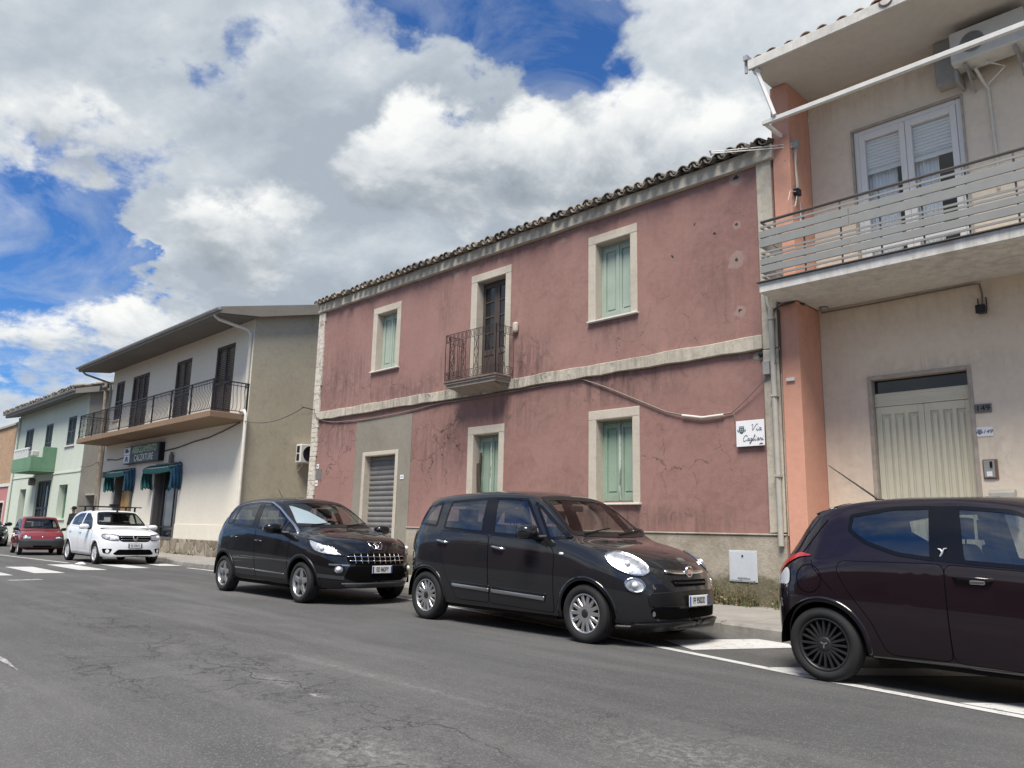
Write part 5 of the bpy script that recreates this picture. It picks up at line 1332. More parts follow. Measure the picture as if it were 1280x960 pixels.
child_text(sg, 'CALZATURE', .36, (cx, SY - .015, 3.58), M['signpale'], 0, .98, 1.0, .006)
mb = MB(); mb.tube([(-29.25, YP - .03, 3.75), (-28, YP - .03, 3.80), (-26.6, YP - .03, 3.93), (-25.5, YP - .03, 3.98), (-24.4, YP - .03, 4.12), (-23.2, YP - .05, 4.30)], .022, 6)
tag(mk('facade_cable', mb, M['cable_d'], None), 'dark cable on the beige wall running from the shop sign up to the balcony', 'cable')
mb = MB(); mb.tube([(-35.5, YP - .03, 3.75), (-34.3, YP - .03, 3.66), (SX0, YP - .03, 3.76)], .018, 6)
tag(mk('facade_cable', mb, M['cable_d'], None), 'short dark cable on the beige wall left of the shop sign', 'cable')
mb = MB(); mb.cyl((-28.35, YP - .09, 3.28), (-28.35, YP - .09, 3.56), .08, 10); mb.cyl((-28.35, YP - .09, 3.56), (-28.35, YP - .09, 3.66), .05, 10); tag(mk('wall_lamp', mb, M['cable'], None), 'small brown wall lamp right of the shop sign above the awning', 'lamp')
for x, lb_ in ((-35.35, 'brown round meter nearest the left corner of the beige wall'), (-34.85, 'brown round meter next to the left teal awning')):
    mb = MB(); mb.cyl((x, YP - .10, 2.95), (x, YP - .10, 3.2), .09, 10); tag(mk('wall_meter', mb, M['cable'], None), lb_, 'meter', 'round meters on the beige wall')
# air conditioner on the side wall
ac = empty('air_conditioner', (-22.5, 12.4, 3.4), 'grey white air conditioner on the bare side wall beside the pink house', 'air conditioner')
mb = MB(); mb.box(-22.74, -22.42, 12.62, 13.45, 3.15, 3.75); cs = mk('casing', mb, M['acplastic'], ac, bevel=.02)
mb = MB()
for k in range(2): mb.box(-22.66, -22.50, 12.608, 12.619, 3.22 + .26 * k, 3.43 + .26 * k)
mk('side_grille', mb, M['blackplastic'], ac)
mb = MB(); mb.lathe([(0, .004), (.22, .004), (.235, .012), (.25, .012), (.25, 0)], 24, (-22.419, 12.95, 3.45), 'x'); mk('fan_grille', mb, M['blackplastic'], ac)
mb = MB()
for y_ in (12.75, 13.25): mb.box(-22.8, -22.45, y_, y_ + .04, 3.11, 3.149); mb.bar((-22.5, y_ + .02, 3.12), (-22.79, y_ + .02, 2.9), .03, .03)
mb.tube([(-22.7, 13.3, 3.15), (-22.77, 13.3, 2.7), (-22.77, 13.3, .3)], .02, 6); mk('mounting_bracket', mb, M['pipe'], ac)

# ------------------------------------------------------------------ green house
XG0, XG1 = -51.6, -39.0
green = empty('green_house', (-45, YP, 0), 'mint green house with a solid green balcony and dark louvred windows', 'house')
wins = [(-49.75, -48.2, 4.15, 6.08), (-45.75, -44.5, 4.15, 6.06), (-41.9, -40.62, 4.72, 6.12)]
dd = [(-49.45, -48.15, GF, 2.78), (-46.25, -43.62, GF, 3.14), (-42.12, -40.72, 1.24, 2.84)]
mb = MB(); mb.wall_y(XG0, XG1, 0, 7.2, YP, [(a, b, c, d, .12) for a, b, c, d in wins] + [(a, b, c, d, .35) for a, b, c, d in dd]); mk('wall', mb, M['mint'], green)
mb = MB(); mb.add([(XG1, YP, 0), (XG1, 19, 0), (XG1, 19, 9.2), (XG1, YP, 7.2)], [(0, 1, 2, 3)]); mb.add([(XG0, 19, 0), (XG0, YP, 0), (XG0, YP, 7.2), (XG0, 19, 9.2)], [(0, 1, 2, 3)]); mb.quad((XG1, 19, 0), (XG0, 19, 0), (XG0, 19, 9.2), (XG1, 19, 9.2)); tag(mk('side_wall', mb, M['greywall'], green), 'grey rendered side wall')
mb = MB(); prof = [(10.2, 6.88), (10.92, 7.05), (19, 9.15), (19, 9.45), (10.2, 7.12)]; mb.prism(prof, 'x', -51.9, -38.75); rf = mk('roof', mb, M['greywall'], green, recalc=True)
mb = MB(); mb.prism([(10.23, 6.86), (10.895, 7.015), (10.895, 7.04), (10.23, 6.882)], 'x', -51.86, -38.79); mk('soffit', mb, M['greysoffit'], rf, recalc=True)
mb = MB(); tile_roof(mb, -51.9, -38.8, 10.12, 7.14, 19, 9.48, .28, .11, 9, 4); mk('tile_layer', mb, M['oldtile'], rf)
mb = MB(); g = []
for k in range(7): a = PI * k / 6; g.append((10.13 - .07 * math.cos(a), 7.08 - .08 * math.sin(a)))
mb.prism(g, 'x', -51.95, -38.75); mk('gutter', mb, M['gutter'], rf, recalc=True)
for a, b, c, d in wins: louvre_pair(green, 'window', a + .003, b - .003, c + .003, d - .003, YP + .03, M['dgshut'], 2)
mb = MB(); mb.box(-42.05, -40.5, YP - .07, YP + .11, 4.65, 4.715); mk('window_sill', mb, M['white_conc'], green)
mb = MB(); mb.box(XG0, XG1 + .01, YP - .03, YP - .001, 3.38, 3.45); mk('string_course', mb, M['mint'], green)
for nm, (a, b, c, d), mt in (('green_door', dd[0], M['greendoor']), ('shuttered_window', dd[2], M['greendoor'])):
    mb = MB(); mb.box(a + .004, b - .004, YP + .28, YP + .33, c + .004, d - .004)
    for k in range(1, 5): q = a + (b - a) * k / 5; mb.box(q - .01, q + .01, YP + .265, YP + .28, c + .05, d - .05)
    mk(nm, mb, mt, green)
mb = MB(); mb.box(-42.25, -40.6, YP - .07, YP + .1, 1.17, 1.235); mk('window_sill', mb, M['white_conc'], green)
a, b, c, d = dd[1]; mb = MB()
mb.box(a, a + .08, YP + .1, YP + .16, c, d); mb.box(b - .08, b, YP + .1, YP + .16, c, d); mb.box(a + .08, b - .08, YP + .1, YP + .16, d - .08, d)
for k in range(1, 4): q = a + (b - a) * k / 4; mb.box(q - .05, q + .05, YP + .1, YP + .16, c, d - .08)
mb.box(a + .08, b - .08, YP + .1, YP + .16, 1.7, 1.8); gt = tag(mk('gate', mb, M['dgshut'], green), 'tall dark glazed gate under the green balcony')
mb = MB(); mb.quad((a, YP + .2, c), (b, YP + .2, c), (b, YP + .2, d), (a, YP + .2, d)); mk('pane', mb, S('reflective_gate_glass', (.12, .13, .15), .1), gt)
# balcony with parapet
gx0, gx1, gy = -46.85, -43.27, 9.8
mb = MB(); mb.box(gx0, gx1, gy, YP - .001, 3.5, 3.60); bal = mk('balcony', mb, M['greenpar'], green)
mb = MB(); mb.box(gx0, gx1, gy, gy + .12, 3.601, 4.2); mb.box(gx0, gx0 + .12, gy + .12, YP - .001, 3.601, 4.2); mb.box(gx1 - .12, gx1, gy + .12, 10.3, 3.601, 4.2); mb.box(gx1 - .12, gx1, 10.3, YP - .001, 3.601, 4.72); mk('parapet', mb, M['greenpar'], bal, bevel=.01)
mb = MB()
for k in range(9):
    x = gx0 + .1 + (gx1 - gx0 - 1.1) * k / 8; mb.box(x - .06, x + .06, gy + .03, gy + .1, 4.201, 4.62)
mb.box(gx0, gx1 - .85, gy + .02, gy + .11, 4.62, 4.70); mk('balustrade', mb, M['whitepaint'], bal)
mb = MB(); mb.box(-44.6, -44.0, 9.99, 10.3, 4.28, 4.55); mk('window_box', mb, M['acplastic'], bal, bevel=.02)
mb = MB(); mb.cyl((-46.7, YP - .25, 3.12), (-46.7, YP - .02, 3.12), .2, 12); tag(mk('wall_lamp', mb, M['cable'], None), 'round lamp on the mint green wall left of the tall gate', 'lamp')
mb = MB(); mb.tube([(-51.3, YP - .08, 6.9), (-51.3, YP - .08, .2)], .06, 8); mk('downpipe', mb, M['mint'], green)
# far brick and pink house
mb = MB(); mb.wall_y(-75, -51.62, 3.2, 6.6, YP + .02); mb.quad((-51.62, YP + .02, 3.2), (-51.62, 19, 3.2), (-51.62, 19, 6.6), (-51.62, YP + .02, 6.6)); mb.quad((-75, YP + .02, 6.6), (-51.62, YP + .02, 6.6), (-51.62, 19, 6.6), (-75, 19, 6.6))
bh = empty('brick_house', (-60, YP, 0), 'unfinished house with bare brick above and pink plaster below at the far left', 'house')
mk('upper_wall', mb, M['brick'], bh)
mb = MB(); mb.box(-75, -51.62, YP - .08, YP + .05, 6.601, 6.72); mk('coping', mb, M['greywall'], bh)
mb = MB(); mb.wall_y(-75, -51.62, 0, 3.2, YP, [(-54.0, -52.75, .9, 2.1, .3)]); mb.quad((-51.62, YP, 0), (-51.62, 19, 0), (-51.62, 19, 3.2), (-51.62, YP, 3.2)); mk('lower_wall', mb, M['pinkfar'], bh)
mb = MB(); mb.box(-75, -51.63, YP - .06, YP - .001, 3.02, 3.2); mb.box(-51.95, -51.63, YP - .05, YP - .001, 0, 3.019); mk('white_band', mb, M['white_conc'], bh)
fb = MB(); fb.box(-54.1, -52.65, YP - .03, YP + .05, 2.1, 2.2); fb.box(-54.1, -54.0, YP - .03, YP + .05, .9, 2.1); fb.box(-52.75, -52.65, YP - .03, YP + .05, .9, 2.1); w = mk('window', fb, M['white_conc'], bh)
mb = MB(); louvre(mb, -53.99, -52.76, .91, 2.09, YP + .1); mk('shutter', mb, M['brshut'], w)
# low shed with a lean-to canopy in the gap
sh = empty('garden_shed', (-37.4, 12.6, 0), 'low grey shed with a thin canopy in the gap left of the beige house', 'shed')
mb = MB(); mb.wall_y(-38.99, -35.96, 0, 2.75, 12.6, [(-37.6, -36.5, GF, 2.2, .2)]); mb.quad((-38.99, 12.6, 2.75), (-35.96, 12.6, 2.75), (-35.96, 18, 2.9), (-38.99, 18, 2.9)); mk('wall', mb, S('dark_grey_render', (.12, .115, .105), .9, var=.15), sh)
mb = MB(); mb.prism([(11.2, 2.30), (12.6, 2.42), (12.6, 2.50), (11.2, 2.38)], 'x', -39.4, -36.2); mk('canopy', mb, M['greywall'], sh, recalc=True)
mb = MB(); mb.box(-37.6, -36.5, 12.7, 12.75, GF, 2.2); mk('door', mb, M['brownwood'], sh)
# wooden pole
pl = empty('utility_pole', (-37.3, 11.2, GF), 'old leaning wooden pole between the mint green and beige houses', 'pole')
mb = MB(); mb.tube([(-37.07, 11.2, 0), (-37.3, 11.2, 2.2), (-37.55, 11.2, 4.2), (-37.95, 11.2, 7.45)], [.12, .11, .09, .07], 12); mk('shaft', mb, M['oldpole'], pl)
mb = MB(); mb.box(-38.5, -37.3, 11.1, 11.16, 7.1, 7.2); 
for x in (-38.4, -37.4): mb.cyl((x, 11.13, 7.2), (x, 11.13, 7.32), .05, 8)
mk('crossarm', mb, M['blackiron'], pl)
mb = MB(); mb.tube(sag((-37.4, 11.13, 4.7), (-35.9, YP - .03, 4.6), .1), .012, 5); mb.tube(sag((-39.0, YP - .03, 3.6), (-37.5, 11.1, 3.75), .1), .012, 5); mb.tube(sag((-37.5, 11.1, 3.75), (-35.2, YP - .03, 3.72), .1), .012, 5)
tag(mk('service_wire', mb, M['cable_d'], None), 'thin wires from the wooden pole to the houses on both sides', 'cable')
# ------------------------------------------------------------------ car building kit
def pchip(kn):
    xs = [k[0] for k in kn]; ys = [k[1] for k in kn]; n = len(xs)
    h = [xs[i + 1] - xs[i] for i in range(n - 1)]; d = [(ys[i + 1] - ys[i]) / h[i] for i in range(n - 1)]
    m = [0] * n
    if n > 1:
        m[0] = d[0]; m[-1] = d[-1]
        for i in range(1, n - 1):
            if d[i - 1] * d[i] <= 0: m[i] = 0
            else:
                w1 = 2 * h[i] + h[i - 1]; w2 = h[i] + 2 * h[i - 1]; m[i] = (w1 + w2) / (w1 / d[i - 1] + w2 / d[i])
    def f(x):
        if x <= xs[0]: return ys[0]
        if x >= xs[-1]: return ys[-1]
        i = 0
        while x > xs[i + 1]: i += 1
        t = (x - xs[i]) / h[i]
        return ((1 + 2 * t) * (1 - t) ** 2 * ys[i] + t * (1 - t) ** 2 * h[i] * m[i] + t * t * (3 - 2 * t) * ys[i + 1] + t * t * (t - 1) * h[i] * m[i + 1])
    return f
def inpoly(x, y, P):
    c = False; j = len(P) - 1
    for i in range(len(P)):
        if (P[i][1] > y) != (P[j][1] > y) and x < (P[j][0] - P[i][0]) * (y - P[i][1]) / (P[j][1] - P[i][1]) + P[i][0]: c = not c
        j = i
    return c
def area2(P): return sum(P[i][0] * P[(i + 1) % len(P)][1] - P[(i + 1) % len(P)][0] * P[i][1] for i in range(len(P))) / 2
def inset(P, w):
    s = 1 if area2(P) > 0 else -1; n = len(P); out = []
    for i in range(n):
        a = Vector((*P[i - 1],)); b = Vector((*P[i],)); c = Vector((*P[(i + 1) % n],))
        d1 = (b - a).normalized(); d2 = (c - b).normalized()
        n1 = Vector((-d1.y, d1.x)) * s; n2 = Vector((-d2.y, d2.x)) * s; m = n1 + n2
        if m.length < 1e-6: m = n1
        m.normalize(); k = max(.45, m.dot(n1)); out.append(tuple(b + m * (w / k)))
    return out
def densify(P, st, closed=True):
    out = []; n = len(P)
    for i in range(n if closed else n - 1):
        a = P[i]; b = P[(i + 1) % n]; L = math.dist(a, b); k = max(1, int(L / st))
        for j in range(k): out.append(tuple(x + (y - x) * j / k for x, y in zip(a, b)))
    if not closed: out.append(P[-1])
    return out

def roundp(P, r, closed=True):
    """rounds the corners of a 2D polygon with cut length r"""
    if r in (1, 2, 3): r = (.045, .07, .10)[int(r) - 1]
    out = []; n = len(P)
    for i in range(n):
        a, b, c = Vector(P[i - 1]), Vector(P[i]), Vector(P[(i + 1) % n])
        if not closed and i in (0, n - 1): out.append(tuple(b)); continue
        k1 = min(r, (a - b).length * .45); k2 = min(r, (c - b).length * .45)
        p = b + (a - b).normalized() * k1; q = b + (c - b).normalized() * k2
        for j in range(5):
            t = j / 4; out.append(tuple(p * (1 - t) ** 2 + b * 2 * t * (1 - t) + q * t * t))
    return out
class Shell:
    """lofted car skin plus conformal pieces laid onto it"""
    def __init__(s, sp):
        s.sp = sp; f = {k: pchip(v) for k, v in sp['curves'].items()}; s.f = f
        xt, xn = sp['xt'], sp['xn']; xs0, xs1 = sp['xs0'], sp['xs1']; pr, pf = sp.get('pr', 3), sp.get('pf', 2.4)
        st = []
        k0 = 34
        for i in range(k0): t = 1 - i / k0; st.append(xs0 + (xt - xs0) * (1 - (1 - t) ** 2.0))
        km = 80
        for i in range(km): st.append(xs0 + (xs1 - xs0) * i / km)
        for i in range(k0 + 1): t = i / k0; st.append(xs1 + (xn - xs1) * (1 - (1 - t) ** 2.0))
        V = []; F = []; m = None
        for x in st:
            sy = 1.0
            if x > xs1: t = min(1, (x - xs1) / (xn - xs1)); sy = max(0.004, (1 - t ** pf)) ** (1 / pf)
            if x < xs0: t = min(1, (xs0 - x) / (xs0 - xt)); sy = max(0.004, (1 - t ** pr)) ** (1 / pr)
            zb, zbelt, ze, zc = f['zb'](x), f['zbelt'](x), f['ze'](x), f['zc'](x)
            wm, wb, we = f['wm'](x), f['wb'](x), f['we'](x)
            H = zbelt - zb
            p = [(0, zb), (wm * .62, zb), (wm * .90, zb), (wm * .955, zb + .09 * H), (wm * .985, zb + .26 * H), (wm, zb + .50 * H), (wm * .995 - sp.get('tuck', .0), zb + .72 * H),
                 (wb + (wm - wb) * .62, zbelt - .13 * H), (wb, zbelt), (wb + (we - wb) * .5 + sp.get('bulge', .012) * min(1, max(0, (ze - zbelt) * 4)), zbelt + (ze - zbelt) * .5), (we, ze), (we * .86, ze + (zc - ze) * .42), (we * .45, ze + (zc - ze) * .86), (0, zc)]
            p = chaikin(p, 3); m = len(p)
            for y, z in p: V.append((x, -y * sy, z))
            for y, z in p[-2:0:-1]: V.append((x, y * sy, z))
        R_ = 2 * m - 2; s.V = V; s.R = R_
        for i in range(len(st) - 1):
            for k in range(R_):
                F.append((i * R_ + k, (i + 1) * R_ + k, (i + 1) * R_ + (k + 1) % R_, i * R_ + (k + 1) % R_))
        n_ = len(st) - 1
        for k in range(1, m - 1):      # ladder caps at tail and nose
            F.append((k, (R_ - k) % R_, (R_ - k + 1) % R_, k - 1)); o_ = n_ * R_; F.append((o_ + k - 1, o_ + (R_ - k + 1) % R_, o_ + (R_ - k) % R_, o_ + k))
        s.F = F; s.bvh = BVHTree.FromPolygons([Vector(v) for v in V], F)
        s.kill = []      # tests that remove skin
    def cen(s, f):
        return tuple(sum(s.V[i][k] for i in f) / 4 for k in range(3))
    def body(s):
        out = []
        for f in s.F:
            c = s.cen(f); n = None
            if any(t(c, f, s) for t in s.kill): continue
            out.append(f)
        return out
    def normal(s, f):
        a, b, c = (Vector(s.V[i]) for i in f[:3]); n = (b - a).cross(c - a)
        return n
    # ---- conformal pieces
    def frame(s, d):
        d = Vector(d).normalized(); up = Vector((0, 0, 1))
        u = d.cross(up).normalized(); v = u.cross(d)
        return d, u, v
    def drop(s, u_, v_, fr, off):
        d, u, v = fr; o = u * u_ + v * v_ - d * 6
        h = s.bvh.ray_cast(o, d)
        if h[0] is None: h = s.bvh.ray_cast(o + u * .0023 + v * .0011, d)
        if h[0] is None: h = s.bvh.ray_cast(o - u * .0019 - v * .0013, d)
        if h[0] is None: return None
        n = h[1]
        if n.dot(d) > 0: n = -n
        return h[0] + n * off
    def build(s, pts2, faces, fr, off):
        P = [s.drop(a, b, fr, off) for a, b in pts2]; mb = MB(); idx = {}; vs = []
        good = [p for p in P if p is not None]
        for i, p in enumerate(P):
            if p is not None: idx[i] = len(vs); vs.append(p)
        fs = []
        for f in faces:
            if all(i in idx for i in f):
                q = [idx[i] for i in f]
                n = (vs[q[1]] - vs[q[0]]).cross(vs[q[2]] - vs[q[0]])
                if n.dot(fr[0]) > 0: q = q[::-1]
                # drop faces that jump across a gap
                L = max((vs[q[k]] - vs[q[k - 1]]).length for k in range(len(q)))
                if L < .30: fs.append(q)
        mb.add(vs, fs, True); return mb
    def uv(s, pts, fr):
        return [(Vector(p).dot(fr[1]), Vector(p).dot(fr[2])) for p in pts]
    def panel(s, pts3, d, off=.004, grid=.04, rnd=0):
        fr = s.frame(d); P = s.uv(pts3, fr)
        if rnd: P = roundp(P, rnd)
        bm = bmesh.new(); vs = [bm.verts.new((a, b, 0)) for a, b in P]
        fc = bm.faces.new(vs); bmesh.ops.triangulate(bm, faces=[fc])
        for ax in (0, 1):
            lo = min(p[ax] for p in P); hi = max(p[ax] for p in P); k = int((hi - lo) / grid)
            for i in range(1, k + 1):
                co = [0, 0, 0]; no = [0, 0, 0]; co[ax] = lo + (hi - lo) * i / (k + 1); no[ax] = 1
                bmesh.ops.bisect_plane(bm, geom=bm.verts[:] + bm.edges[:] + bm.faces[:], plane_co=co, plane_no=no)
        bmesh.ops.remove_doubles(bm, verts=bm.verts[:], dist=1e-5)
        bm.verts.ensure_lookup_table(); bm.verts.index_update()
        p2 = [(v.co.x, v.co.y) for v in bm.verts]; fs = [[v.index for v in f.verts] for f in bm.faces]
        bm.free(); return s.build(p2, fs, fr, off)
    def ring(s, pts3, d, w, off=.006, st=.03, rnd=0):
        fr = s.frame(d); P = s.uv(pts3, fr)
        if rnd: P = roundp(P, rnd)
        P = densify(P, st); Q = inset(P, w); n = len(P)
        return s.build(P + Q, [(i, (i + 1) % n, n + (i + 1) % n, n + i) for i in range(n)], fr, off)
    def line(s, pts3, d, w, off=.003, st=.03, rnd=0):
        fr = s.frame(d); P = s.uv(pts3, fr)
        if rnd: P = roundp(P, rnd, False)
        P = densify(P, st, False); L = []; R_ = []
        for i in range(len(P)):
            a = Vector(P[max(0, i - 1)]); b = Vector(P[min(len(P) - 1, i + 1)]); t = (b - a).normalized(); nn = Vector((-t.y, t.x)) * w / 2
            L.append(tuple(Vector(P[i]) + nn)); R_.append(tuple(Vector(P[i]) - nn))
        n = len(P)
        return s.build(L + R_, [(i, i + 1, n + i + 1, n + i) for i in range(n - 1)], fr, off)
    def at(s, p, d, off=0):
        fr = s.frame(d); a, b = s.uv([p], fr)[0]; return s.drop(a, b, fr, off)
    def kill_poly(s, pts3, d, ins=.02, rnd=0, test=None):
        fr = s.frame(d); P = s.uv(pts3, fr)
        if rnd: P = roundp(P, rnd)
        P = inset(P, ins)
        def t(c, f, sh):
            if test is not None and not test(c): return False
            a = Vector(c).dot(fr[1]); b = Vector(c).dot(fr[2])
            return inpoly(a, b, P)
        s.kill.append(t)

SIDE = {-1: (0, 1, 0), 1: (0, -1, 0)}
FRONT = (-1, 0, 0); REAR = (1, 0, 0); TOP = (0, 0, -1)
def P2(poly, sd): return [(x, 0, z) for x, z in poly]
def PF(poly): return [(0, y, z) for y, z in poly]

def wheel(root, c, sd, r, w, rimr, kind, mats):
    """tyre (a part) with its rim (a sub-part); the outer face looks to sd*y"""
    cx, cy, cz = c; o = sd
    t = MB(); hw = w / 2; sw = r - rimr
    pr = [(rimr - .004, -hw * .72), (rimr + .006, -hw * .90), (rimr + sw * .45, -hw), (r - .03, -hw * .95), (r - .006, -hw * .80), (r, -hw * .62), (r, hw * .62), (r - .006, hw * .80), (r - .03, hw * .95), (rimr + sw * .45, hw), (rimr + .006, hw * .90), (rimr - .004, hw * .72)]
    t.lathe(pr, 48, (cx, cy, cz), 'y', True)
    for q in (-.035, 0, .035):       # tread grooves stand as shallow ribs
        t.lathe([(r + .0005, q - .012), (r + .003, q - .010), (r + .003, q + .010), (r + .0005, q + .012)], 48, (cx, cy, cz), 'y')
    ty = mk('wheel', t, M['rubber'], root, local=True, recalc=True)
    rb = MB(); yo = hw * .70 * o
    def L(rr, h): return (rr, h * o)
    rb.mat(0)
    rb.lathe([L(rimr, hw * .80), L(rimr - .004, hw * .86), L(rimr - .018, hw * .80), L(rimr - .022, hw * .3), L(rimr - .03, -hw * .5), L(0.02, -hw * .5)], 48, (cx, cy, cz), 'y')
    n, wid, tip, hub, bulge = kind['n'], kind['w'], kind.get('tip', kind['w']), kind['hub'], kind.get('bulge', .02)
    for k in range(n):
        a = 2 * PI * k / n + kind.get('ph', 0)
        ca, sa = math.cos(a), math.sin(a); tx, tz = -sa, ca
        vs = []
        for (rr, hh, ww) in ((hub * .8, hw * .62 + bulge, wid), ((hub + rimr) / 2, hw * .66 + bulge * .6, (wid + tip) / 2 * kind.get('waist', 1)), (rimr - .012, hw * .72, tip)):
            for dep, sc in ((0, .72), (-.007, 1.0), (-.035, 1.0)):
                for sg_ in (-1, 1): vs.append((cx + ca * rr + tx * ww * sc / 2 * sg_, cy + (hh + dep) * o, cz + sa * rr + tz * ww * sc / 2 * sg_))
        fs = []
        for i in range(2):
            b = i * 6; e = b + 6
            fs += [(b, b + 1, e + 1, e), (b + 2, b, e, e + 2), (b + 4, b + 2, e + 2, e + 4), (b + 1, b + 3, e + 3, e + 1), (b + 3, b + 5, e + 5, e + 3)]
        rb.add(vs, fs)
    if kind.get('disc'):
        rb.lathe([L(rimr - .01, hw * .70), L(rimr * .80, hw * .64), L(hub, hw * .66 + bulge * .5)], 40, (cx, cy, cz), 'y')
    rb.mat(1)
    rb.lathe([L(0, hw * .66 + bulge), L(hub * .55, hw * .66 + bulge), L(hub * .9, hw * .62 + bulge * .7), L(hub, hw * .45)], 24, (cx, cy, cz), 'y')
    rb.mat(2); rb.lathe([L(rimr * .86, hw * .1), L(rimr * .3, hw * .1)], 32, (cx, cy, cz), 'y')
    if kind.get('star'):
        rb.mat(3)
        for k in range(3):
            a = 2 * PI * k / 3 + .5; rb.bar((cx, cy + (hw * .66 + bulge + .003) * o, cz), (cx + .03 * math.cos(a), cy + (hw * .66 + bulge + .003) * o, cz + .03 * math.sin(a)), .010, .004, up=(0, 1, 0))
    rm = mk('rim', rb, [mats[0], mats[1], M['blackplastic'], M['chrome']], ty, local=True, recalc=True)
    return ty

def seats(root, sp):
    mt = sp.get('seatmat', M['seat']); zf = sp.get('zfloor', .33); xf = sp.get('xseat', 0.12); hh = sp.get('seath', 1.0); hr = sp.get('rest', .66)
    def one(x, y, w, name='seat', rest=True):
        b = MB(); b.box(x - .05, x + .45, y - w / 2, y + w / 2, zf + .08, zf + .26)
        q = .12
        b.add([(x + .02, y - w / 2, zf + .22), (x + .02, y + w / 2, zf + .22), (x - .12, y + w / 2, zf + .22), (x - .12, y - w / 2, zf + .22), (x - .16, y - w * .42, zf + .26 + hr * .85), (x - .16, y + w * .42, zf + .26 + hr * .85), (x - .25, y + w * .42, zf + .26 + hr * .85), (x - .25, y - w * .42, zf + .26 + hr * .85)],
              [(3, 2, 1, 0), (4, 5, 6, 7), (0, 1, 5, 4), (1, 2, 6, 5), (2, 3, 7, 6), (3, 0, 4, 7)])
        o = mk(name, b, mt, root, local=True, bevel=.05, seg=3)
        if rest:
            h = MB()
            for yy in ([y] if w < .7 else [y - .42, y + .42]):
                h.box(x - .27, x - .17, yy - .13, yy + .13, zf + .26 + hr * .85 + .035, zf + .26 + hr * .85 + .20)
                h.cyl((x - .22, yy - .06, zf + .2 + hr * .8), (x - .22, yy - .06, zf + .31 + hr * .85), .008, 6); h.cyl((x - .22, yy + .06, zf + .2 + hr * .8), (x - .22, yy + .06, zf + .31 + hr * .85), .008, 6)
            mk('headrest', h, mt, o, local=True, bevel=.035, seg=3)
    one(xf, -.36, .5); one(xf, .36, .5); one(xf - .86, 0, 1.28, 'rear_bench')
    xd, zd = sp['dash']; d = MB(); w = sp.get('dashw', .68)
    d.prism([(xd - .42, zd - .30), (xd - .40, zd - .08), (xd - .30, zd - .01), (xd + .02, zd), (xd + .12, zd - .04), (xd + .12, zd - .35)], 'y', -w, w)
    do = mk('dashboard', d, M['seatbeige'] if sp.get('dashlight') else M['seat'], root, local=True, bevel=.03, seg=2, recalc=True)
    s_ = MB(); c = Vector((xd - .52, .36, zd - .08)); pts = []
    ax = Vector((-.9, 0, .42)).normalized(); u = Vector((0, 1, 0)); v = ax.cross(u)
    for k in range(25): a = 2 * PI * k / 24; pts.append(c + (u * math.cos(a) + v * math.sin(a)) * .175)
    s_.tube(pts, .015, 8, caps=False); s_.bar(c + u * .17, c - u * .17, .05, .02); s_.bar(c, c - v * .17, .04, .02); s_.cyl(c, c + Vector((.18, 0, -.08)), .03, 8)
    mk('steering_wheel', s_, M['blackplastic'], do, local=True)

def mirror(root, c, sd, size, mat, arm):
    mb = MB(); n, m = 14, 10; vs = []; fs = []
    a, b, h = size
    for i in range(m + 1):
        t = PI * i / m
        for k in range(n):
            p = 2 * PI * k / n
            def se(x, e): return math.copysign(abs(x) ** e, x)
            vs.append((c[0] + a * se(math.sin(t), .6) * se(math.cos(p), .7) * (1 if math.cos(p) > 0 else .55), c[1] + sd * b * se(math.cos(t), .75), c[2] + h * se(math.sin(t), .6) * se(math.sin(p), .7)))
    for i in range(m):
        for k in range(n): fs.append((i * n + k, (i + 1) * n + k, (i + 1) * n + (k + 1) % n, i * n + (k + 1) % n))
    mb.add(vs, fs, True); o = mk('mirror', mb, mat, root, local=True, recalc=True)
    ab = MB(); ab.tube([(c[0] + .02, c[1] - sd * b * .6, c[2] - h * .7), arm], [.028, .034], 8); mk('mirror_arm', ab, M['blackplastic'], o, local=True)
    gb = MB(); q = c[0] - a * .565; gb.add([(q, c[1] + sd * b * .72 * u, c[2] + h * .68 * v) for u, v in ((-1, -1), (1, -1), (1, 1), (-1, 1))], [(0, 1, 2, 3)]); mk('mirror_glass', gb, M['chrome'], o, local=True)

def number_plate(root, c, d, txt, w=.52, h=.11, name='number_plate'):
    d = Vector(d).normalized(); r = Vector((0, 0, 1)).cross(d * -1).normalized() * -1; up = Vector((0, 0, 1)); n = -d
    r = up.cross(n).normalized()
    Mx = Matrix((r, n, up)).transposed(); c = Vector(c)
    b = MB(); b.obox(c, (w, .012, h), Mx); pl = mk(name, b, M['plate'], root, local=True, bevel=.004)
    for sg_ in (-1, 1):
        e = MB(); e.obox(c + r * sg_ * (w / 2 - .014) + n * .0065, (.024, .003, h - .008), Mx)
        mk('blue_band', e, M['plateblue'], pl, local=True)
    if txt:
        t = MB(); put_text(t, txt, .088, c + n * .0075, r, up, 0, .001, 1.0, .92 if w > .4 else .62, .0008); mk('lettering', t, M['ink_black'], pl, local=True)
    fr = MB()
    fr.obox(c - n * .006, (w + .02, .010, h + .02), Mx); mk('plate_frame', fr, M['blackplastic'], pl, local=True)
    return pl

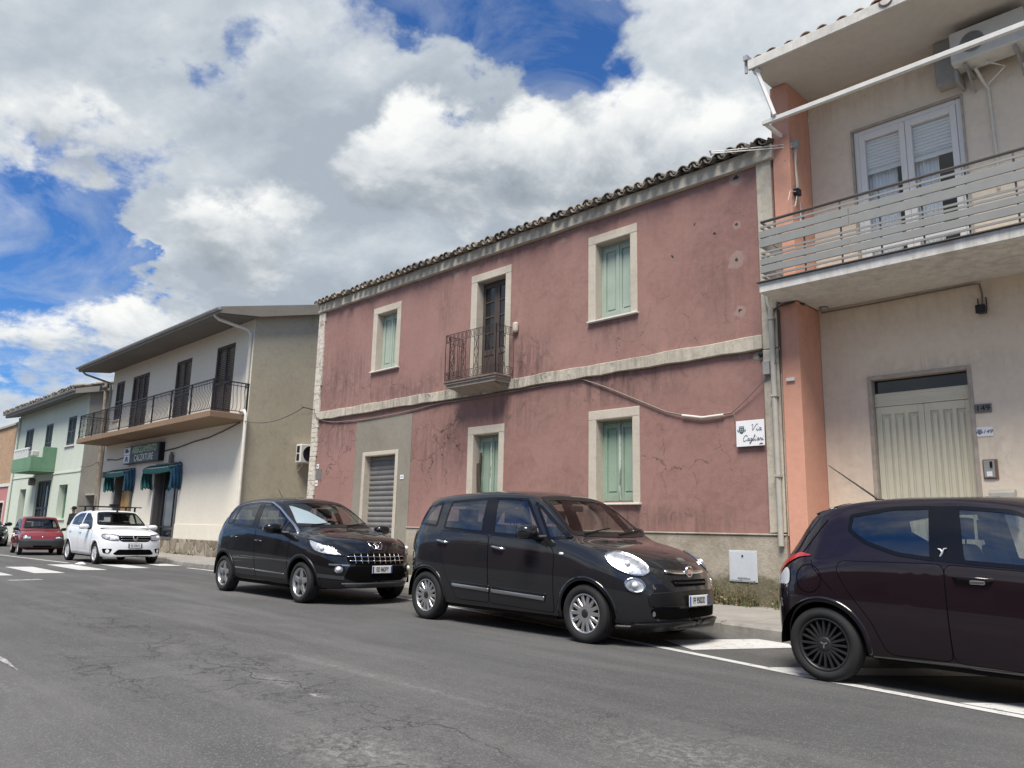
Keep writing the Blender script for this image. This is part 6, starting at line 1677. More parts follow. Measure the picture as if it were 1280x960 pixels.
def car(name, loc, yaw, scale, sp, label, cat='car', group='cars parked along the kerb'):
    root = empty(name, loc, label, cat, group); root.rotation_euler = (0, 0, rad(yaw)); root.scale = (scale,) * 3
    sh = Shell(sp); wx = sp['wx']; r = sp['r']; tw = sp.get('tw', .205); W = sp['track']
    ra = sp['ra']; zc_ = r
    for x in wx:
        sh.kill.append(lambda c, f, s, x=x: abs(c[1]) > W - .22 - .02 and (c[0] - x) ** 2 + (c[2] - r) ** 2 < (ra + .02) ** 2 and c[2] < r + ra + .1)
    # glazing holes
    for nm, poly, rd in sp['side_glass']:
        sh.kill_poly(P2(poly, 1), SIDE[-1], .012, rd, lambda c: abs(c[1]) > .35)
    sh.kill_poly(PF(sp['windscreen']), FRONT, .02, 2, lambda c: c[0] > 0)
    sh.kill_poly(PF(sp['rear_window']), REAR, .02, 2, lambda c: c[0] < sp.get('rear_lim', -.9))
    b = MB(); b.add(sh.V, sh.body(), True); paint = sp['paint']
    body = mk('body', b, paint, root, local=True)
    # floor pan closes the cabin from below
    fp = MB(); fp.box(sp['xt'] + .35, sp['xn'] - .35, -W + .26, W - .26, sp['curves']['zb'][2][1] - .02, .34); fp.box(wx[0] + r + .12, wx[1] - r - .12, -W + .05, W - .05, .2, .30)
    mk('floor_pan', fp, M['undertray'], root, local=True)
    for sd in (-1, 1):
        for nm, poly, rd in sp['side_glass']:
            g = mk('side_window', sh.panel(P2(poly, sd), SIDE[sd], .001, .05, rd), M['carglass'], root, local=True)
            mk('window_trim', sh.ring(P2(poly, sd), SIDE[sd], sp.get('trim_w', .03), .004, .03, rd), sp.get('trim', M['pianoblack']), g, local=True)
        for poly in sp.get('black', ()):
            mk('pillar_trim', sh.panel(P2(poly, sd), SIDE[sd], .003, .05), M['pianoblack'], root, local=True)
        for poly, w_ in sp.get('chrome_lines', ()):
            mk('window_strip', sh.line(P2(poly, sd), SIDE[sd], w_, .007, .03, 2), M['chrome'], root, local=True, solid=.004)
        doors = []
        for poly in sp['doors']:
            sm = densify(poly, .1)
            dm = sh.panel(P2(roundp(poly, .06), sd), SIDE[sd], .0035, .05)
            dr = mk('door', dm, paint, root, local=True); doors.append(dr)
            mk('door_gap', sh.ring(P2([tuple(q) for q in inset(roundp(poly, .06), -.006)], sd), SIDE[sd], .0085, .002, .03), M['undertray'], dr, local=True)
        for i, (hx, hz, hl, mat, tilt) in enumerate(sp.get('handles', ())):
            p = sh.at((hx, 0, hz), SIDE[sd], 0)
            hb = MB(); q = p + Vector((0, sd * .035, 0)); ex = Vector((hl / 2, 0, -tilt * hl / 2))
            hb.tube([q - ex - Vector((0, sd * .03, 0)), q - ex * .85, q, q + ex * .85, q + ex - Vector((0, sd * .03, 0))], [.012, .015, .016, .015, .012], 8)
            par = doors[min(i, len(doors) - 1)]
            mk('handle', hb, M[mat], par, local=True)
            rc = MB(); rc.ball(p, (hl * .30, .006, .03), 14, 8); mk('handle_recess', rc, M['blackplastic'], par, local=True)
        for k, x in enumerate(wx):
            a0, a1 = sp['arch_ang'][k]; n = 44; P = []
            lip = sp.get('lip', .035)
            fr = sh.frame(SIDE[sd])
            inn = []; outn = []
            for i in range(n + 1):
                a = rad(a0 + (a1 - a0) * i / n)
                inn.append((x + math.cos(a) * (ra - .012), 0, r + math.sin(a) * (ra - .012))); outn.append((x + math.cos(a) * (ra + lip), 0, r + math.sin(a) * (ra + lip)))
            pts = sh.uv(inn + outn, fr); off = sp.get('lip_off', .004)
            am = sh.build(pts, [(i, i + 1, n + 2 + i, n + 1 + i) for i in range(n)], fr, off)
            mk('wheel_arch', am, M[sp['lip_mat']] if sp.get('lip_mat') else paint, root, local=True, solid=.03)
            lb = MB(); vs = []
            for i in range(33):
                a = rad(-4 + 188 * i / 32); vs += [(x + math.cos(a) * (ra + .015), sd * (W - .32), r + math.sin(a) * (ra + .015)), (x + math.cos(a) * (ra + .015), sd * (W + .035 - .045 * abs(math.cos(a)) ** 3), r + math.sin(a) * (ra + .015))]
            lb.add(vs, [(2 * i, 2 * i + 2, 2 * i + 3, 2 * i + 1) for i in range(32)], True)
            cvs = [(x, sd * (W - .32), r)] + vs[::2]
            lb.add(cvs, [(0, i, i + 1) for i in range(1, 33)])
            mk('arch_liner', lb, M['undertray'], root, local=True)
            wheel(root, (x, sd * (W - tw / 2 + .012), r), sd, r, tw, sp['rimr'], sp['rim'], sp['rimmat'])
        if 'mirror' in sp:
            c, sz, arm = sp['mirror']; mirror(root, (c[0], sd * c[1], c[2]), sd, sz, sp.get('mirrormat', paint), (arm[0], sd * arm[1], arm[2]))
        if sp.get('sill'):
            x0, x1, z0, z1 = sp['sill']; mk('sill', sh.panel(P2([(x0, z0), (x1, z0), (x1, z1), (x0, z1)], sd), SIDE[sd], .006, .05), M['blackplastic'], root, local=True)
        for poly, mat, off, nm in sp.get('side_decals', ()):
            mk(nm, sh.panel(P2(poly, sd), SIDE[sd], off, .04), M[mat], root, local=True, solid=.006)
        for nm, pts, d, mat, off, rd in sp.get('lamps', ()):
            pp = [(p[0], p[1] * -sd, p[2]) for p in pts]; dd_ = (d[0], d[1] * -sd, d[2])
            lm = mk(nm, sh.panel(pp, dd_, off, .02, rd), M[mat], root, local=True)
            if mat == 'reflector':
                mk('lens', sh.panel(pp, dd_, off + .012, .03, rd), M['lens'], lm, local=True)
                mk('lamp_bezel', sh.ring(pp, dd_, .014, off + .010, .02, rd), M['chrome'] if sp.get('bezel') else M['blackplastic'], lm, local=True, solid=.012)
                c = Vector((sum(p[0] for p in pp) / len(pp), sum(p[1] for p in pp) / len(pp), sum(p[2] for p in pp) / len(pp)))
                pb = MB(); fr = sh.frame(dd_); a_, b_ = sh.uv([c], fr)[0]; q = sh.drop(a_, b_, fr, off + .004)
                if q is not None:
                    pb.ball(q, sp.get('bulb', .05), 14, 8); mk('bulb', pb, M['lampwhite'], lm, local=True)
    ws = mk('windscreen', sh.panel(PF(sp['windscreen']), FRONT, .001, .06, 2), M['carglass_ws'], root, local=True)
    mk('window_trim', sh.ring(PF(sp['windscreen']), FRONT, .05, .004, .03, 2), M['blackplastic'], ws, local=True)
    rw = mk('rear_window', sh.panel(PF(sp['rear_window']), REAR, .001, .06, 2), M['carglass'], root, local=True)
    mk('window_trim', sh.ring(PF(sp['rear_window']), REAR, .05, .004, .03, 2), M['blackplastic'], rw, local=True)
    # wipers
    zc = min(p[1] for p in sp['windscreen'])
    for ya, yb, rise in ((.10, .62, .05), (-.50, .06, .07)):
        pts = [sh.at((0, ya + (yb - ya) * k / 8, zc + .02 + rise * k / 8), FRONT, .018) for k in range(9)]
        pts = [p for p in pts if p is not None]
        wb_ = MB(); wb_.tube(pts, .009, 5); mk('wiper', wb_, M['blackplastic'], ws, local=True)
    # bonnet shut line
    if 'bonnet' in sp: mk('bonnet_gap', sh.line([(p[0], p[1], 0) for p in sp['bonnet']], TOP, .009, .002, .03, 2), M['undertray'], root, local=True)
    for nm, poly, mat, off, rd in sp.get('front_decals', ()):
        mk(nm, sh.panel(PF(poly), FRONT, off, .03, rd), M[mat], root, local=True, solid=.008 if off > .004 else 0)
    for nm, poly, mat, off, rd in sp.get('rear_decals', ()):
        mk(nm, sh.panel(PF(poly), REAR, off, .03, rd), M[mat], root, local=True, solid=.008 if off > .004 else 0)
    for nm, poly, w_, mat, off, d in sp.get('lines', ()):
        mk(nm, sh.line(poly, d, w_, off, .02, 1), M[mat], root, local=True, solid=.006 if off > .004 else 0)
    seats(root, sp)
    if 'plate_f' in sp:
        z, txt = sp['plate_f']; q = sh.at((0, 0, z), FRONT, .0); number_plate(root, (q.x + .02, sp.get('plate_y', 0), z), (-1, 0, 0), txt, .36)
    if 'plate_r' in sp:
        z, txt = sp['plate_r']; q = sh.at((0, 0, z), REAR, .0); number_plate(root, (q.x - .015, 0, z), (1, 0, 0), txt)
    return root, sh
# ------------------------------------------------------------------ the cars
def ell(c, d, a, b, tilt, n=28):
    """points of an ellipse round c in the plane square to d"""
    d = Vector(d).normalized(); u = d.cross(Vector((0, 0, 1))).normalized(); v = u.cross(d); t = rad(tilt); c = Vector(c); out = []
    for k in range(n):
        x = a * math.cos(2 * PI * k / n); y = b * math.sin(2 * PI * k / n)
        out.append(tuple(c + u * (x * math.cos(t) - y * math.sin(t)) + v * (x * math.sin(t) + y * math.cos(t))))
    return out
def rect(y0, y1, z0, z1): return [(y0, z0), (y1, z0), (y1, z1), (y0, z1)]
def rrect(y0, y1, z0, z1, k=.25):
    w = (y1 - y0); h = (z1 - z0); q = min(w, h) * k
    return [(y0 + q, z0), (y1 - q, z0), (y1, z0 + q), (y1, z1 - q), (y1 - q, z1), (y0 + q, z1), (y0, z1 - q), (y0, z0 + q)]
DV = (-.6, .8, 0)

# --- tall rounded dark grey family car
sp500 = dict(xt=-2.0, xn=2.14, xs0=-1.35, xs1=1.35, pr=2.7, pf=2.35, wx=(-1.32, 1.33), r=.298, ra=.352, tw=.205, rimr=.205, track=.865, tuck=.004,
    arch_ang=((-14, 194), (-14, 190)), lip=.03, bulge=.012,
    curves=dict(zb=[(-2.0, .32), (-1.9, .27), (-1.6, .23), (-.9, .205), (1.0, .205), (1.8, .19), (2.05, .20), (2.14, .26)],
        zbelt=[(-2.0, .74), (-1.93, .98), (-1.75, 1.13), (-1.44, 1.165), (-1.0, 1.135), (-.1, 1.085), (.71, 1.045), (1.1, 1.02), (1.35, .965), (1.6, .895), (1.85, .80), (2.03, .66), (2.14, .44)],
        ze=[(-2.0, .76), (-1.94, 1.0), (-1.83, 1.18), (-1.62, 1.42), (-1.43, 1.525), (-1.0, 1.56), (-.3, 1.575), (.25, 1.545), (.5, 1.46), (.8, 1.26), (1.06, 1.07), (1.16, 1.035), (1.4, .985), (1.7, .90), (1.9, .81), (2.04, .68), (2.14, .45)],
        zc=[(-2.0, .78), (-1.95, 1.02), (-1.86, 1.2), (-1.64, 1.45), (-1.47, 1.575), (-1.1, 1.63), (-.6, 1.65), (0, 1.635), (.35, 1.58), (.6, 1.45), (1.06, 1.10), (1.18, 1.055), (1.6, .985), (1.85, .905), (1.99, .81), (2.09, .64), (2.14, .46)],
        wm=[(-2.0, .84), (-1.3, .885), (0, .885), (1.3, .885), (2.14, .86)], wb=[(-2.0, .74), (-1.4, .80), (-.5, .845), (.8, .84), (1.2, .82), (1.7, .78), (2.14, .70)],
        we=[(-2.0, .62), (-1.6, .645), (-1.0, .665), (.2, .655), (.7, .685), (1.1, .715), (1.6, .68), (2.14, .5)]),
    side_glass=[('a', [(-1.045, 1.50), (-.35, 1.535), (-.285, 1.095), (-1.06, 1.14)], 1), ('b', [(-.22, 1.535), (.31, 1.515), (.735, 1.05), (-.115, 1.085)], 1), ('c', [(.42, 1.475), (.55, 1.42), (1.06, 1.06), (.79, 1.045)], 0), ('d', [(-1.53, 1.43), (-1.21, 1.50), (-1.20, 1.165), (-1.72, 1.20)], 1)],
    black=[[(-.37, 1.535), (-.20, 1.535), (-.095, 1.085), (-.305, 1.095)]],
    windscreen=[(-.68, 1.10), (-.3, 1.085), (.3, 1.085), (.68, 1.10), (.575, 1.535), (.3, 1.555), (-.3, 1.555), (-.575, 1.535)], rear_window=[(-.58, 1.20), (.58, 1.20), (.50, 1.50), (-.50, 1.50)], rear_lim=-1.5,
    doors=[[(-1.10, 1.12), (-.17, 1.075), (-.13, .30), (-.72, .30), (-.86, .50), (-.98, .72)], [(-.155, 1.075), (.74, 1.03), (.90, .92), (.90, .27), (-.115, .295)]],
    handles=[(-1.0, .985, .19, 'chrome', .12), (.03, .935, .19, 'chrome', .12)],
    side_decals=[([(-.80, .52), (-.80, .44), (-.11, .415), (-.11, .495)], 'blackplastic', .009, 'rub_strip'), ([(-.09, .495), (-.09, .415), (.78, .385), (.80, .465)], 'blackplastic', .009, 'rub_strip'),
                 ([(-.79, .485), (-.79, .445), (-.12, .42), (-.12, .46)], 'chrome_d', .014, 'bright_strip'), ([(-.08, .458), (-.08, .418), (.77, .39), (.78, .43)], 'chrome_d', .014, 'bright_strip'),
                 ([(.975, .90), (.99, .885), (1.03, .885), (1.045, .90), (1.03, .915), (.99, .915)], 'whitelens', .008, 'side_repeater'), ([(-1.52, .86), (-1.40, .82), (-1.30, .86), (-1.26, .96), (-1.30, 1.06), (-1.40, 1.10), (-1.52, 1.06), (-1.56, .96)], None, 0, None)][:5],
    lamps=[('headlight', ell((1.755, -.68, .825), DV, .238, .098, -19), DV, 'reflector', .004, 0), ('fog_light', ell((1.835, -.66, .615), DV, .106, .072, -12), DV, 'reflector', .004, 0),
           ('fog_lamp', ell((1.95, -.50, .335), DV, .016, .026, 0), DV, 'chrome_d', .012, 0), ('tail_light', [(-1.93, -.6, .84), (-1.80, -.74, .85), (-1.72, -.8, .99), (-1.74, -.76, 1.10), (-1.84, -.66, 1.12), (-1.93, -.58, 1.02)], (.5, .86, 0), 'redlens', .01, 2), ('reverse_light', [(-1.80, -.72, .97), (-1.72, -.8, .985), (-1.73, -.78, 1.10), (-1.78, -.70, 1.12)], (.4, .92, 0), 'whitelens', .014, 1)],
    mirror=((.60, 1.00, 1.125), (.13, .125, .085), (.72, .80, 1.07)), mirrormat=M['p500'],
    bonnet=[(1.14, -.70), (1.35, -.68), (1.62, -.60), (1.85, -.48), (1.95, -.30), (1.985, 0), (1.95, .30), (1.85, .48), (1.62, .60), (1.35, .68), (1.14, .70)],
    front_decals=[('upper_grille', [(-.29, .60), (.29, .60), (.33, .655), (.30, .665), (-.30, .665), (-.33, .655)], 'undertray', .004, 0), ('bumper_trim', [(-.62, .50), (-.58, .545), (0, .56), (.58, .545), (.62, .50), (.60, .40), (-.60, .40)], 'blackplastic', .008, 1),
                  ('lower_grille', [(-.60, .385), (.60, .385), (.56, .285), (-.56, .285)], 'undertray', .004, 1), ('grille_bar', rrect(-.28, .28, .622, .640), 'blackplastic', .012, 0)],
    lines=[('bonnet_trim', PF([(-.36, .745), (-.18, .735), (0, .735), (.18, .735), (.36, .745)]), .036, 'chrome', .016, FRONT), ('lip', PF([(-.70, .225), (-.3, .235), (.3, .235), (.70, .225)]), .05, 'blackplastic', .05, FRONT)],
    plate_f=(.455, 'FF 950DD'), plate_y=.02, dash=(1.12, 1.03), zfloor=.38, xseat=.05, paint=M['p500'], bulb=.032, bezel=True,
    rim=dict(n=14, w=.052, tip=.040, hub=.055, bulge=.012, waist=.8), rimmat=(M['alloy'], M['blackrim']))
c500, s500 = car('rounded_family_car', (-6.712, 7.305, 0), 0, 1.0, sp500, 'dark grey rounded five door car with round headlights and chrome door handles')
# emblem, roof lining of the roof edge, antenna
def badge(root, sh, z, r, mats, y=0):
    q = sh.at((0, y, z), FRONT, .012); b = MB(); b.lathe([(0, .012), (r * .78, .012), (r * .80, .02), (r, .018), (r, 0)], 24, tuple(q), 'x'); e = mk('emblem', b, mats[0], root, local=True)
    b = MB(); b.lathe([(0, .0145), (r * .74, .0135)], 24, tuple(q), 'x'); mk('emblem_face', b, mats[1], e, local=True); return q, e
q, e = badge(c500, s500, .74, .062, (M['chrome'], M['emblemred']))
b = MB()
for k in range(4): b.box(q.x + .014, q.x + .018, q.y - .032 + k * .019, q.y - .022 + k * .019, q.z - .02, q.z + .02)
mk('emblem_bars', b, M['chrome'], e, local=True)
def gutter_lines(root, sh, xs, mat, w=.02, y0=.60, off=.006):
    for sd in (-1, 1):
        pts = [(x, sd * y0, 0) for x in xs]
        mk('roof_strip', sh.line(pts, TOP, w, off, .05), M[mat], root, local=True)
gutter_lines(c500, s500, (-1.5, -.8, 0, .25), 'blackplastic')
b = MB(); b.box(1.0, 1.08, -.10, .10, 0, 0); q = s500.at((0, -.0, 1.48), FRONT, -.03); b = MB(); b.box(q.x - .06, q.x - .03, -.11, .11, 1.38, 1.45); mk('interior_mirror', b, M['blackplastic'], c500, local=True, bevel=.01)
q = s500.at((0, 0, .225), FRONT, 0); b = MB(); lipp = [(q.x + .05, 0), (q.x + .03, .3), (q.x - .06, .52), (q.x - .24, .70), (q.x - .42, .80), (q.x - .44, .74), (q.x - .3, .60), (q.x - .15, .4), (q.x - .1, 0)]
pl_ = [(a, c) for a, c in lipp] + [(a, -c) for a, c in lipp[-2:0:-1]]; b.prism(pl_, 'z', .175, .215); mk('front_lip', b, M['blackplastic'], c500, local=True, bevel=.012, recalc=True)

# --- black crossover with a chrome grid grille
D3 = (-.82, .57, 0)
sp3008 = dict(xt=-2.12, xn=2.13, xs0=-1.40, xs1=1.30, pr=2.6, pf=2.4, wx=(-1.302, 1.302), r=.302, ra=.375, tw=.215, rimr=.215, track=.882, tuck=.004, arch_ang=((-10, 190), (-10, 190)), lip=.045, lip_off=.012, lip_mat='blackplastic',
    curves=dict(zb=[(-2.12, .38), (-2.0, .30), (-1.7, .25), (-.9, .22), (1.0, .22), (1.8, .23), (2.05, .25), (2.13, .30)],
        zbelt=[(-2.12, .80), (-2.04, .96), (-1.85, 1.09), (-1.5, 1.14), (-1.17, 1.125), (-.2, 1.085), (.6, 1.035), (1.0, 1.0), (1.3, .965), (1.6, .90), (1.85, .80), (2.03, .66), (2.13, .46)],
        ze=[(-2.12, .82), (-2.05, 1.0), (-1.93, 1.15), (-1.72, 1.36), (-1.5, 1.475), (-1.1, 1.53), (-.62, 1.555), (-.14, 1.535), (.16, 1.44), (.44, 1.30), (.8, 1.10), (1.02, 1.02), (1.3, .985), (1.7, .905), (1.92, .80), (2.05, .68), (2.13, .47)],
        zc=[(-2.12, .84), (-2.06, 1.02), (-1.95, 1.2), (-1.8, 1.40), (-1.6, 1.52), (-1.2, 1.60), (-.6, 1.635), (-.1, 1.61), (.2, 1.53), (.6, 1.35), (1.02, 1.13), (1.15, 1.09), (1.5, 1.04), (1.8, .97), (1.97, .87), (2.08, .70), (2.13, .48)],
        wm=[(-2.12, .86), (-1.3, .905), (0, .90), (1.3, .905), (2.13, .88)], wb=[(-2.12, .76), (-1.4, .82), (-.5, .86), (.8, .855), (1.2, .835), (1.7, .80), (2.13, .72)],
        we=[(-2.12, .62), (-1.6, .63), (-1.0, .655), (-.1, .655), (.5, .70), (1.0, .745), (1.6, .70), (2.13, .5)]),
    side_glass=[('q', [(-1.53, 1.31), (-1.36, 1.445), (-1.22, 1.48), (-1.235, 1.135), (-1.45, 1.15)], .04), ('a', [(-1.19, 1.49), (-.48, 1.525), (-.385, 1.095), (-1.205, 1.13)], .04), ('b', [(-.37, 1.525), (-.13, 1.51), (.16, 1.415), (.53, 1.245), (.57, 1.035), (-.25, 1.085)], .04), ('c', [(.585, 1.215), (.93, 1.035), (.615, 1.035)], 0)],
    black=[[(-.50, 1.525), (-.35, 1.525), (-.235, 1.085), (-.40, 1.095)]], chrome_lines=[([(-1.56, 1.33), (-1.36, 1.465), (-1.0, 1.51), (-.5, 1.53), (-.12, 1.515), (.2, 1.405), (.55, 1.235), (.97, 1.025)], .02)],
    windscreen=[(-.74, 1.13), (-.3, 1.12), (.3, 1.12), (.74, 1.13), (.58, 1.54), (.3, 1.565), (-.3, 1.565), (-.58, 1.54)], rear_window=[(-.60, 1.18), (.60, 1.18), (.5, 1.46), (-.5, 1.46)], rear_lim=-1.5,
    doors=[[(-1.22, 1.11), (-.24, 1.075), (-.14, .32), (-.78, .33), (-.90, .55), (-1.06, .76)], [(-.225, 1.075), (.62, 1.03), (.92, .95), (.90, .30), (-.125, .32)]],
    handles=[(-.93, .93, .18, 'pillar', .08), (-.05, .885, .18, 'pillar', .08)],
    side_decals=[([(-.84, .44), (-.84, .42), (-.17, .41), (-.17, .43)], 'chrome_d', .012, 'bright_strip'), ([(-.13, .428), (-.13, .408), (.82, .39), (.82, .41)], 'chrome_d', .012, 'bright_strip')], sill=(-.88, .90, .235, .325),
    lamps=[('headlight', [(1.44, -.87, .955), (1.60, -.82, .915), (1.77, -.68, .845), (1.95, -.50, .705), (1.80, -.62, .715), (1.68, -.76, .735), (1.58, -.84, .775), (1.50, -.87, .86)], D3, 'reflector', .004, 1), ('fog_light', ell((1.92, -.60, .52), D3, .075, .068, 0), D3, 'reflector', .008, 0),
           ('tail_light', [(-2.07, -.5, .93), (-1.93, -.7, .93), (-1.74, -.76, 1.14), (-1.68, -.72, 1.27), (-1.83, -.64, 1.22), (-2.03, -.5, 1.06)], (.0, 1, 0), 'redlens', .012, 1), ('fog_trim', [(1.86, -.74, .575), (1.98, -.46, .565), (1.98, -.46, .585), (1.86, -.74, .60)], D3, 'chrome_d', .008, 0), ('bumper_blade', [(1.72, -.84, .40), (1.95, -.52, .37), (1.95, -.52, .42), (1.72, -.84, .455)], D3, 'bumpergrey', .012, 0)],
    mirror=((.62, 1.04, 1.09), (.13, .14, .085), (.78, .82, 1.02)), mirrormat=M['p3008'],
    bonnet=[(1.12, -.76), (1.4, -.74), (1.7, -.62), (1.88, -.46), (1.95, -.2), (1.96, 0), (1.95, .2), (1.88, .46), (1.7, .62), (1.4, .74), (1.12, .76)],
    front_decals=[('grille', [(-.53, .70), (-.45, .745), (0, .755), (.45, .745), (.53, .70), (.50, .60), (.42, .585), (-.42, .585), (-.50, .60)], 'undertray', .003, 1), ('lower_grille', [(-.50, .56), (.50, .56), (.56, .40), (.44, .345), (-.44, .345), (-.56, .40)], 'undertray', .003, 1), ('skid_plate', [(-.60, .325), (.60, .325), (.50, .26), (-.50, .26)], 'bumpergrey', .02, 1)],
    lines=[('grille_bar', PF([(-.49, .64), (-.2, .636), (.2, .636), (.49, .64)]), .012, 'chrome', .014, FRONT), ('grille_bar', PF([(-.51, .70), (-.2, .697), (.2, .697), (.51, .70)]), .012, 'chrome', .014, FRONT)] + [('grille_post', PF([(y, .595), (y, .67), (y, .742)]), .010, 'chrome_d', .016, FRONT) for y in (-.40, -.30, -.20, -.10, 0, .10, .20, .30, .40)],
    plate_f=(.515, 'ED 862FY'), plate_y=.02, dash=(1.16, 1.06), zfloor=.42, xseat=.05, paint=M['p3008'], bulb=.04,
    rim=dict(n=5, w=.105, tip=.085, hub=.06, bulge=.01, waist=.75, ph=.3), rimmat=(M['alloy'], M['alloy_d']))
M['pillar'] = M['p3008']
c3008, s3008 = car('crossover_car', (-12.012, 7.045, 0), 0, 1.0, sp3008, 'black crossover car with a chrome grid grille parked behind the dark grey rounded car')
q = s3008.at((0, 0, .86), FRONT, .006)
def front_shape(root, sh, poly, mat, name, off, c=(0, 0), thick=.006):
    return mk(name, sh.panel(PF([(c[0] + a, c[1] + b) for a, b in poly]), FRONT, off, .02), M[mat], root, local=True, solid=thick)
e = mk('emblem', s3008.ring(PF([(-.125, .915), (.125, .915), (.115, .86), (.06, .80), (-.06, .80), (-.115, .86)]), FRONT, .012, .012, .02), M['chrome'], c3008, local=True, solid=.006)
lion = [(-.035, .815), (-.02, .815), (-.012, .838), (.004, .838), (.008, .815), (.022, .815), (.022, .845), (.03, .86), (.045, .85), (.05, .862), (.03, .88), (.012, .895), (.0, .908), (-.018, .90), (-.012, .885), (-.03, .875), (-.045, .885), (-.05, .87), (-.03, .858), (-.03, .84)]
mk('emblem_figure', s3008.panel(PF(lion), FRONT, .014, .02), M['chrome'], e, local=True, solid=.005)
# foil sunshade spread behind the windscreen
P = [(-.66, 1.15), (-.05, 1.14), (-.30, 1.40), (-.54, 1.53)]
mk('sunshade', s3008.panel(PF(P), FRONT, -.035, .06), M['shade'], c3008, local=True)
gutter_lines(c3008, s3008, (-1.4, -.8, -.2), 'p3008_rail' if 'p3008_rail' in M else 'chrome_d', .03, .585, .03)
b = MB(); b.tube([(-1.0, 0, 1.60), (-1.22, 0, 1.80)], [.008, .003], 6); mk('antenna', b, M['blackplastic'], c3008, local=True)

# --- aubergine hatchback cut by the right edge
DY = (.45, .89, 0)
spyp = dict(xt=-1.80, xn=1.97, xs0=-1.15, xs1=1.2, pr=2.5, pf=2.4, wx=(-1.195, 1.195), r=.287, ra=.345, tw=.19, rimr=.207, track=.822, tuck=.006, arch_ang=((-14, 186), (-10, 190)), lip=.03,
    curves=dict(zb=[(-1.80, .40), (-1.72, .30), (-1.5, .25), (-.8, .20), (.9, .20), (1.6, .20), (1.97, .26)],
        zbelt=[(-1.80, .74), (-1.72, .86), (-1.5, .955), (-1.2, 1.02), (-.9, 1.035), (-.34, 1.005), (.24, .965), (.9, .915), (1.2, .87), (1.5, .79), (1.8, .64), (1.97, .42)],
        ze=[(-1.80, .76), (-1.66, .92), (-1.49, 1.10), (-1.33, 1.295), (-1.19, 1.365), (-.85, 1.42), (-.3, 1.435), (.24, 1.37), (.5, 1.27), (.9, 1.0), (1.05, .95), (1.4, .86), (1.7, .73), (1.97, .43)],
        zc=[(-1.80, .78), (-1.70, .94), (-1.53, 1.12), (-1.385, 1.34), (-1.28, 1.41), (-1.0, 1.455), (-.6, 1.49), (0, 1.49), (.3, 1.455), (.55, 1.32), (.98, 1.04), (1.1, 1.0), (1.45, .92), (1.75, .79), (1.9, .62), (1.97, .44)],
        wm=[(-1.80, .82), (-1.1, .838), (0, .835), (1.1, .838), (1.97, .82)], wb=[(-1.80, .70), (-1.3, .755), (-.9, .775), (.3, .79), (1.0, .77), (1.97, .65)], we=[(-1.80, .56), (-1.4, .575), (-1.0, .60), (.2, .61), (.6, .63), (1.0, .66), (1.97, .45)]),
    side_glass=[('a', [(-.99, 1.325), (-.65, 1.388), (-.36, 1.395), (-.332, .975), (-.60, 1.005), (-.84, 1.085), (-.995, 1.19)], .03), ('b', [(-.21, 1.395), (.16, 1.365), (.44, 1.255), (.74, 1.03), (.69, .92), (-.155, .965)], 1)],
    black=[[(-.375, 1.39), (-.195, 1.39), (-.135, .965), (-.35, .98)]],
    windscreen=[(-.66, 1.04), (-.3, 1.03), (.3, 1.03), (.66, 1.04), (.54, 1.40), (-.54, 1.40)], rear_window=[(-.52, 1.05), (.52, 1.05), (.46, 1.34), (-.46, 1.34)], rear_lim=-1.2,
    doors=[[(-1.04, .95), (-.27, .955), (-.25, .27), (-.70, .27), (-.80, .50), (-1.0, .76), (-1.06, .88)], [(-.262, .952), (.66, .91), (.80, .86), (.80, .25), (-.24, .265)]],
    handles=[(-2.9, .9, .1, 'blackplastic', 0)][:0], lamps=[('tail_light', [(-1.28, -.80, .985), (-1.42, -.76, .97), (-1.56, -.68, .90), (-1.66, -.58, .80), (-1.66, -.58, .84), (-1.56, -.68, .955), (-1.42, -.76, 1.01)], DY, 'redlens', .01, 1),
        ('reverse_light', [(-1.545, -.70, .885), (-1.60, -.62, .82), (-1.66, -.55, .735), (-1.47, -.72, .74), (-1.49, -.74, .85)], DY, 'whitelens', .008, 1), ('headlight', [(1.5, -.74, .78), (1.7, -.6, .7), (1.8, -.45, .62), (1.68, -.62, .60), (1.5, -.74, .66)], (-.7, .7, 0), 'reflector', .004, 1)],
    mirror=((.62, .95, 1.02), (.11, .12, .08), (.72, .78, .97)), mirrormat=M['pyps'], front_decals=[('grille', rrect(-.3, .3, .42, .62), 'undertray', .003, 1)],     dash=(.98, .98), zfloor=.34, xseat=-.02, rest=.6, paint=M['pyps'], bulb=.03, plate_f=(.4, ''), plate_r=(.62, ''), lines=[('boot_gap', [(-1.555, 0, .45), (-1.60, 0, .62), (-1.58, 0, .70)], .008, 'undertray', .002, SIDE[-1]), ('hatch_gap', [(-1.18, 0, 1.28), (-1.29, 0, 1.12), (-1.38, 0, 1.0)], .009, 'undertray', .002, SIDE[-1]), ('panel_gap', [(-1.28, 0, .95), (-1.27, 0, .90), (-1.10, 0, .72)], .006, 'undertray', .002, SIDE[-1])],
    rim=dict(n=20, w=.024, tip=.020, hub=.072, bulge=.008, waist=.9, disc=False, star=True), rimmat=(M['blackrim'], M['blackrim']))
cyp, syp = car('hatchback_car', (-1.625, 7.20, 0), 0, 1.0, spyp, 'dark aubergine hatchback with black multi spoke wheels cut by the right edge')
b = MB(); p = syp.at((-.07, 0, .865), SIDE[-1], 0)
hb = MB(); q = p + Vector((0, -.03, 0)); hb.tube([q + Vector((-.13, .025, .01)), q + Vector((-.11, 0, .01)), q + Vector((.1, 0, 0)), q + Vector((.12, .025, -.002))], [.012, .014, .014, .011], 8); h_ = mk('handle', hb, M['pyps'], cyp, local=True)
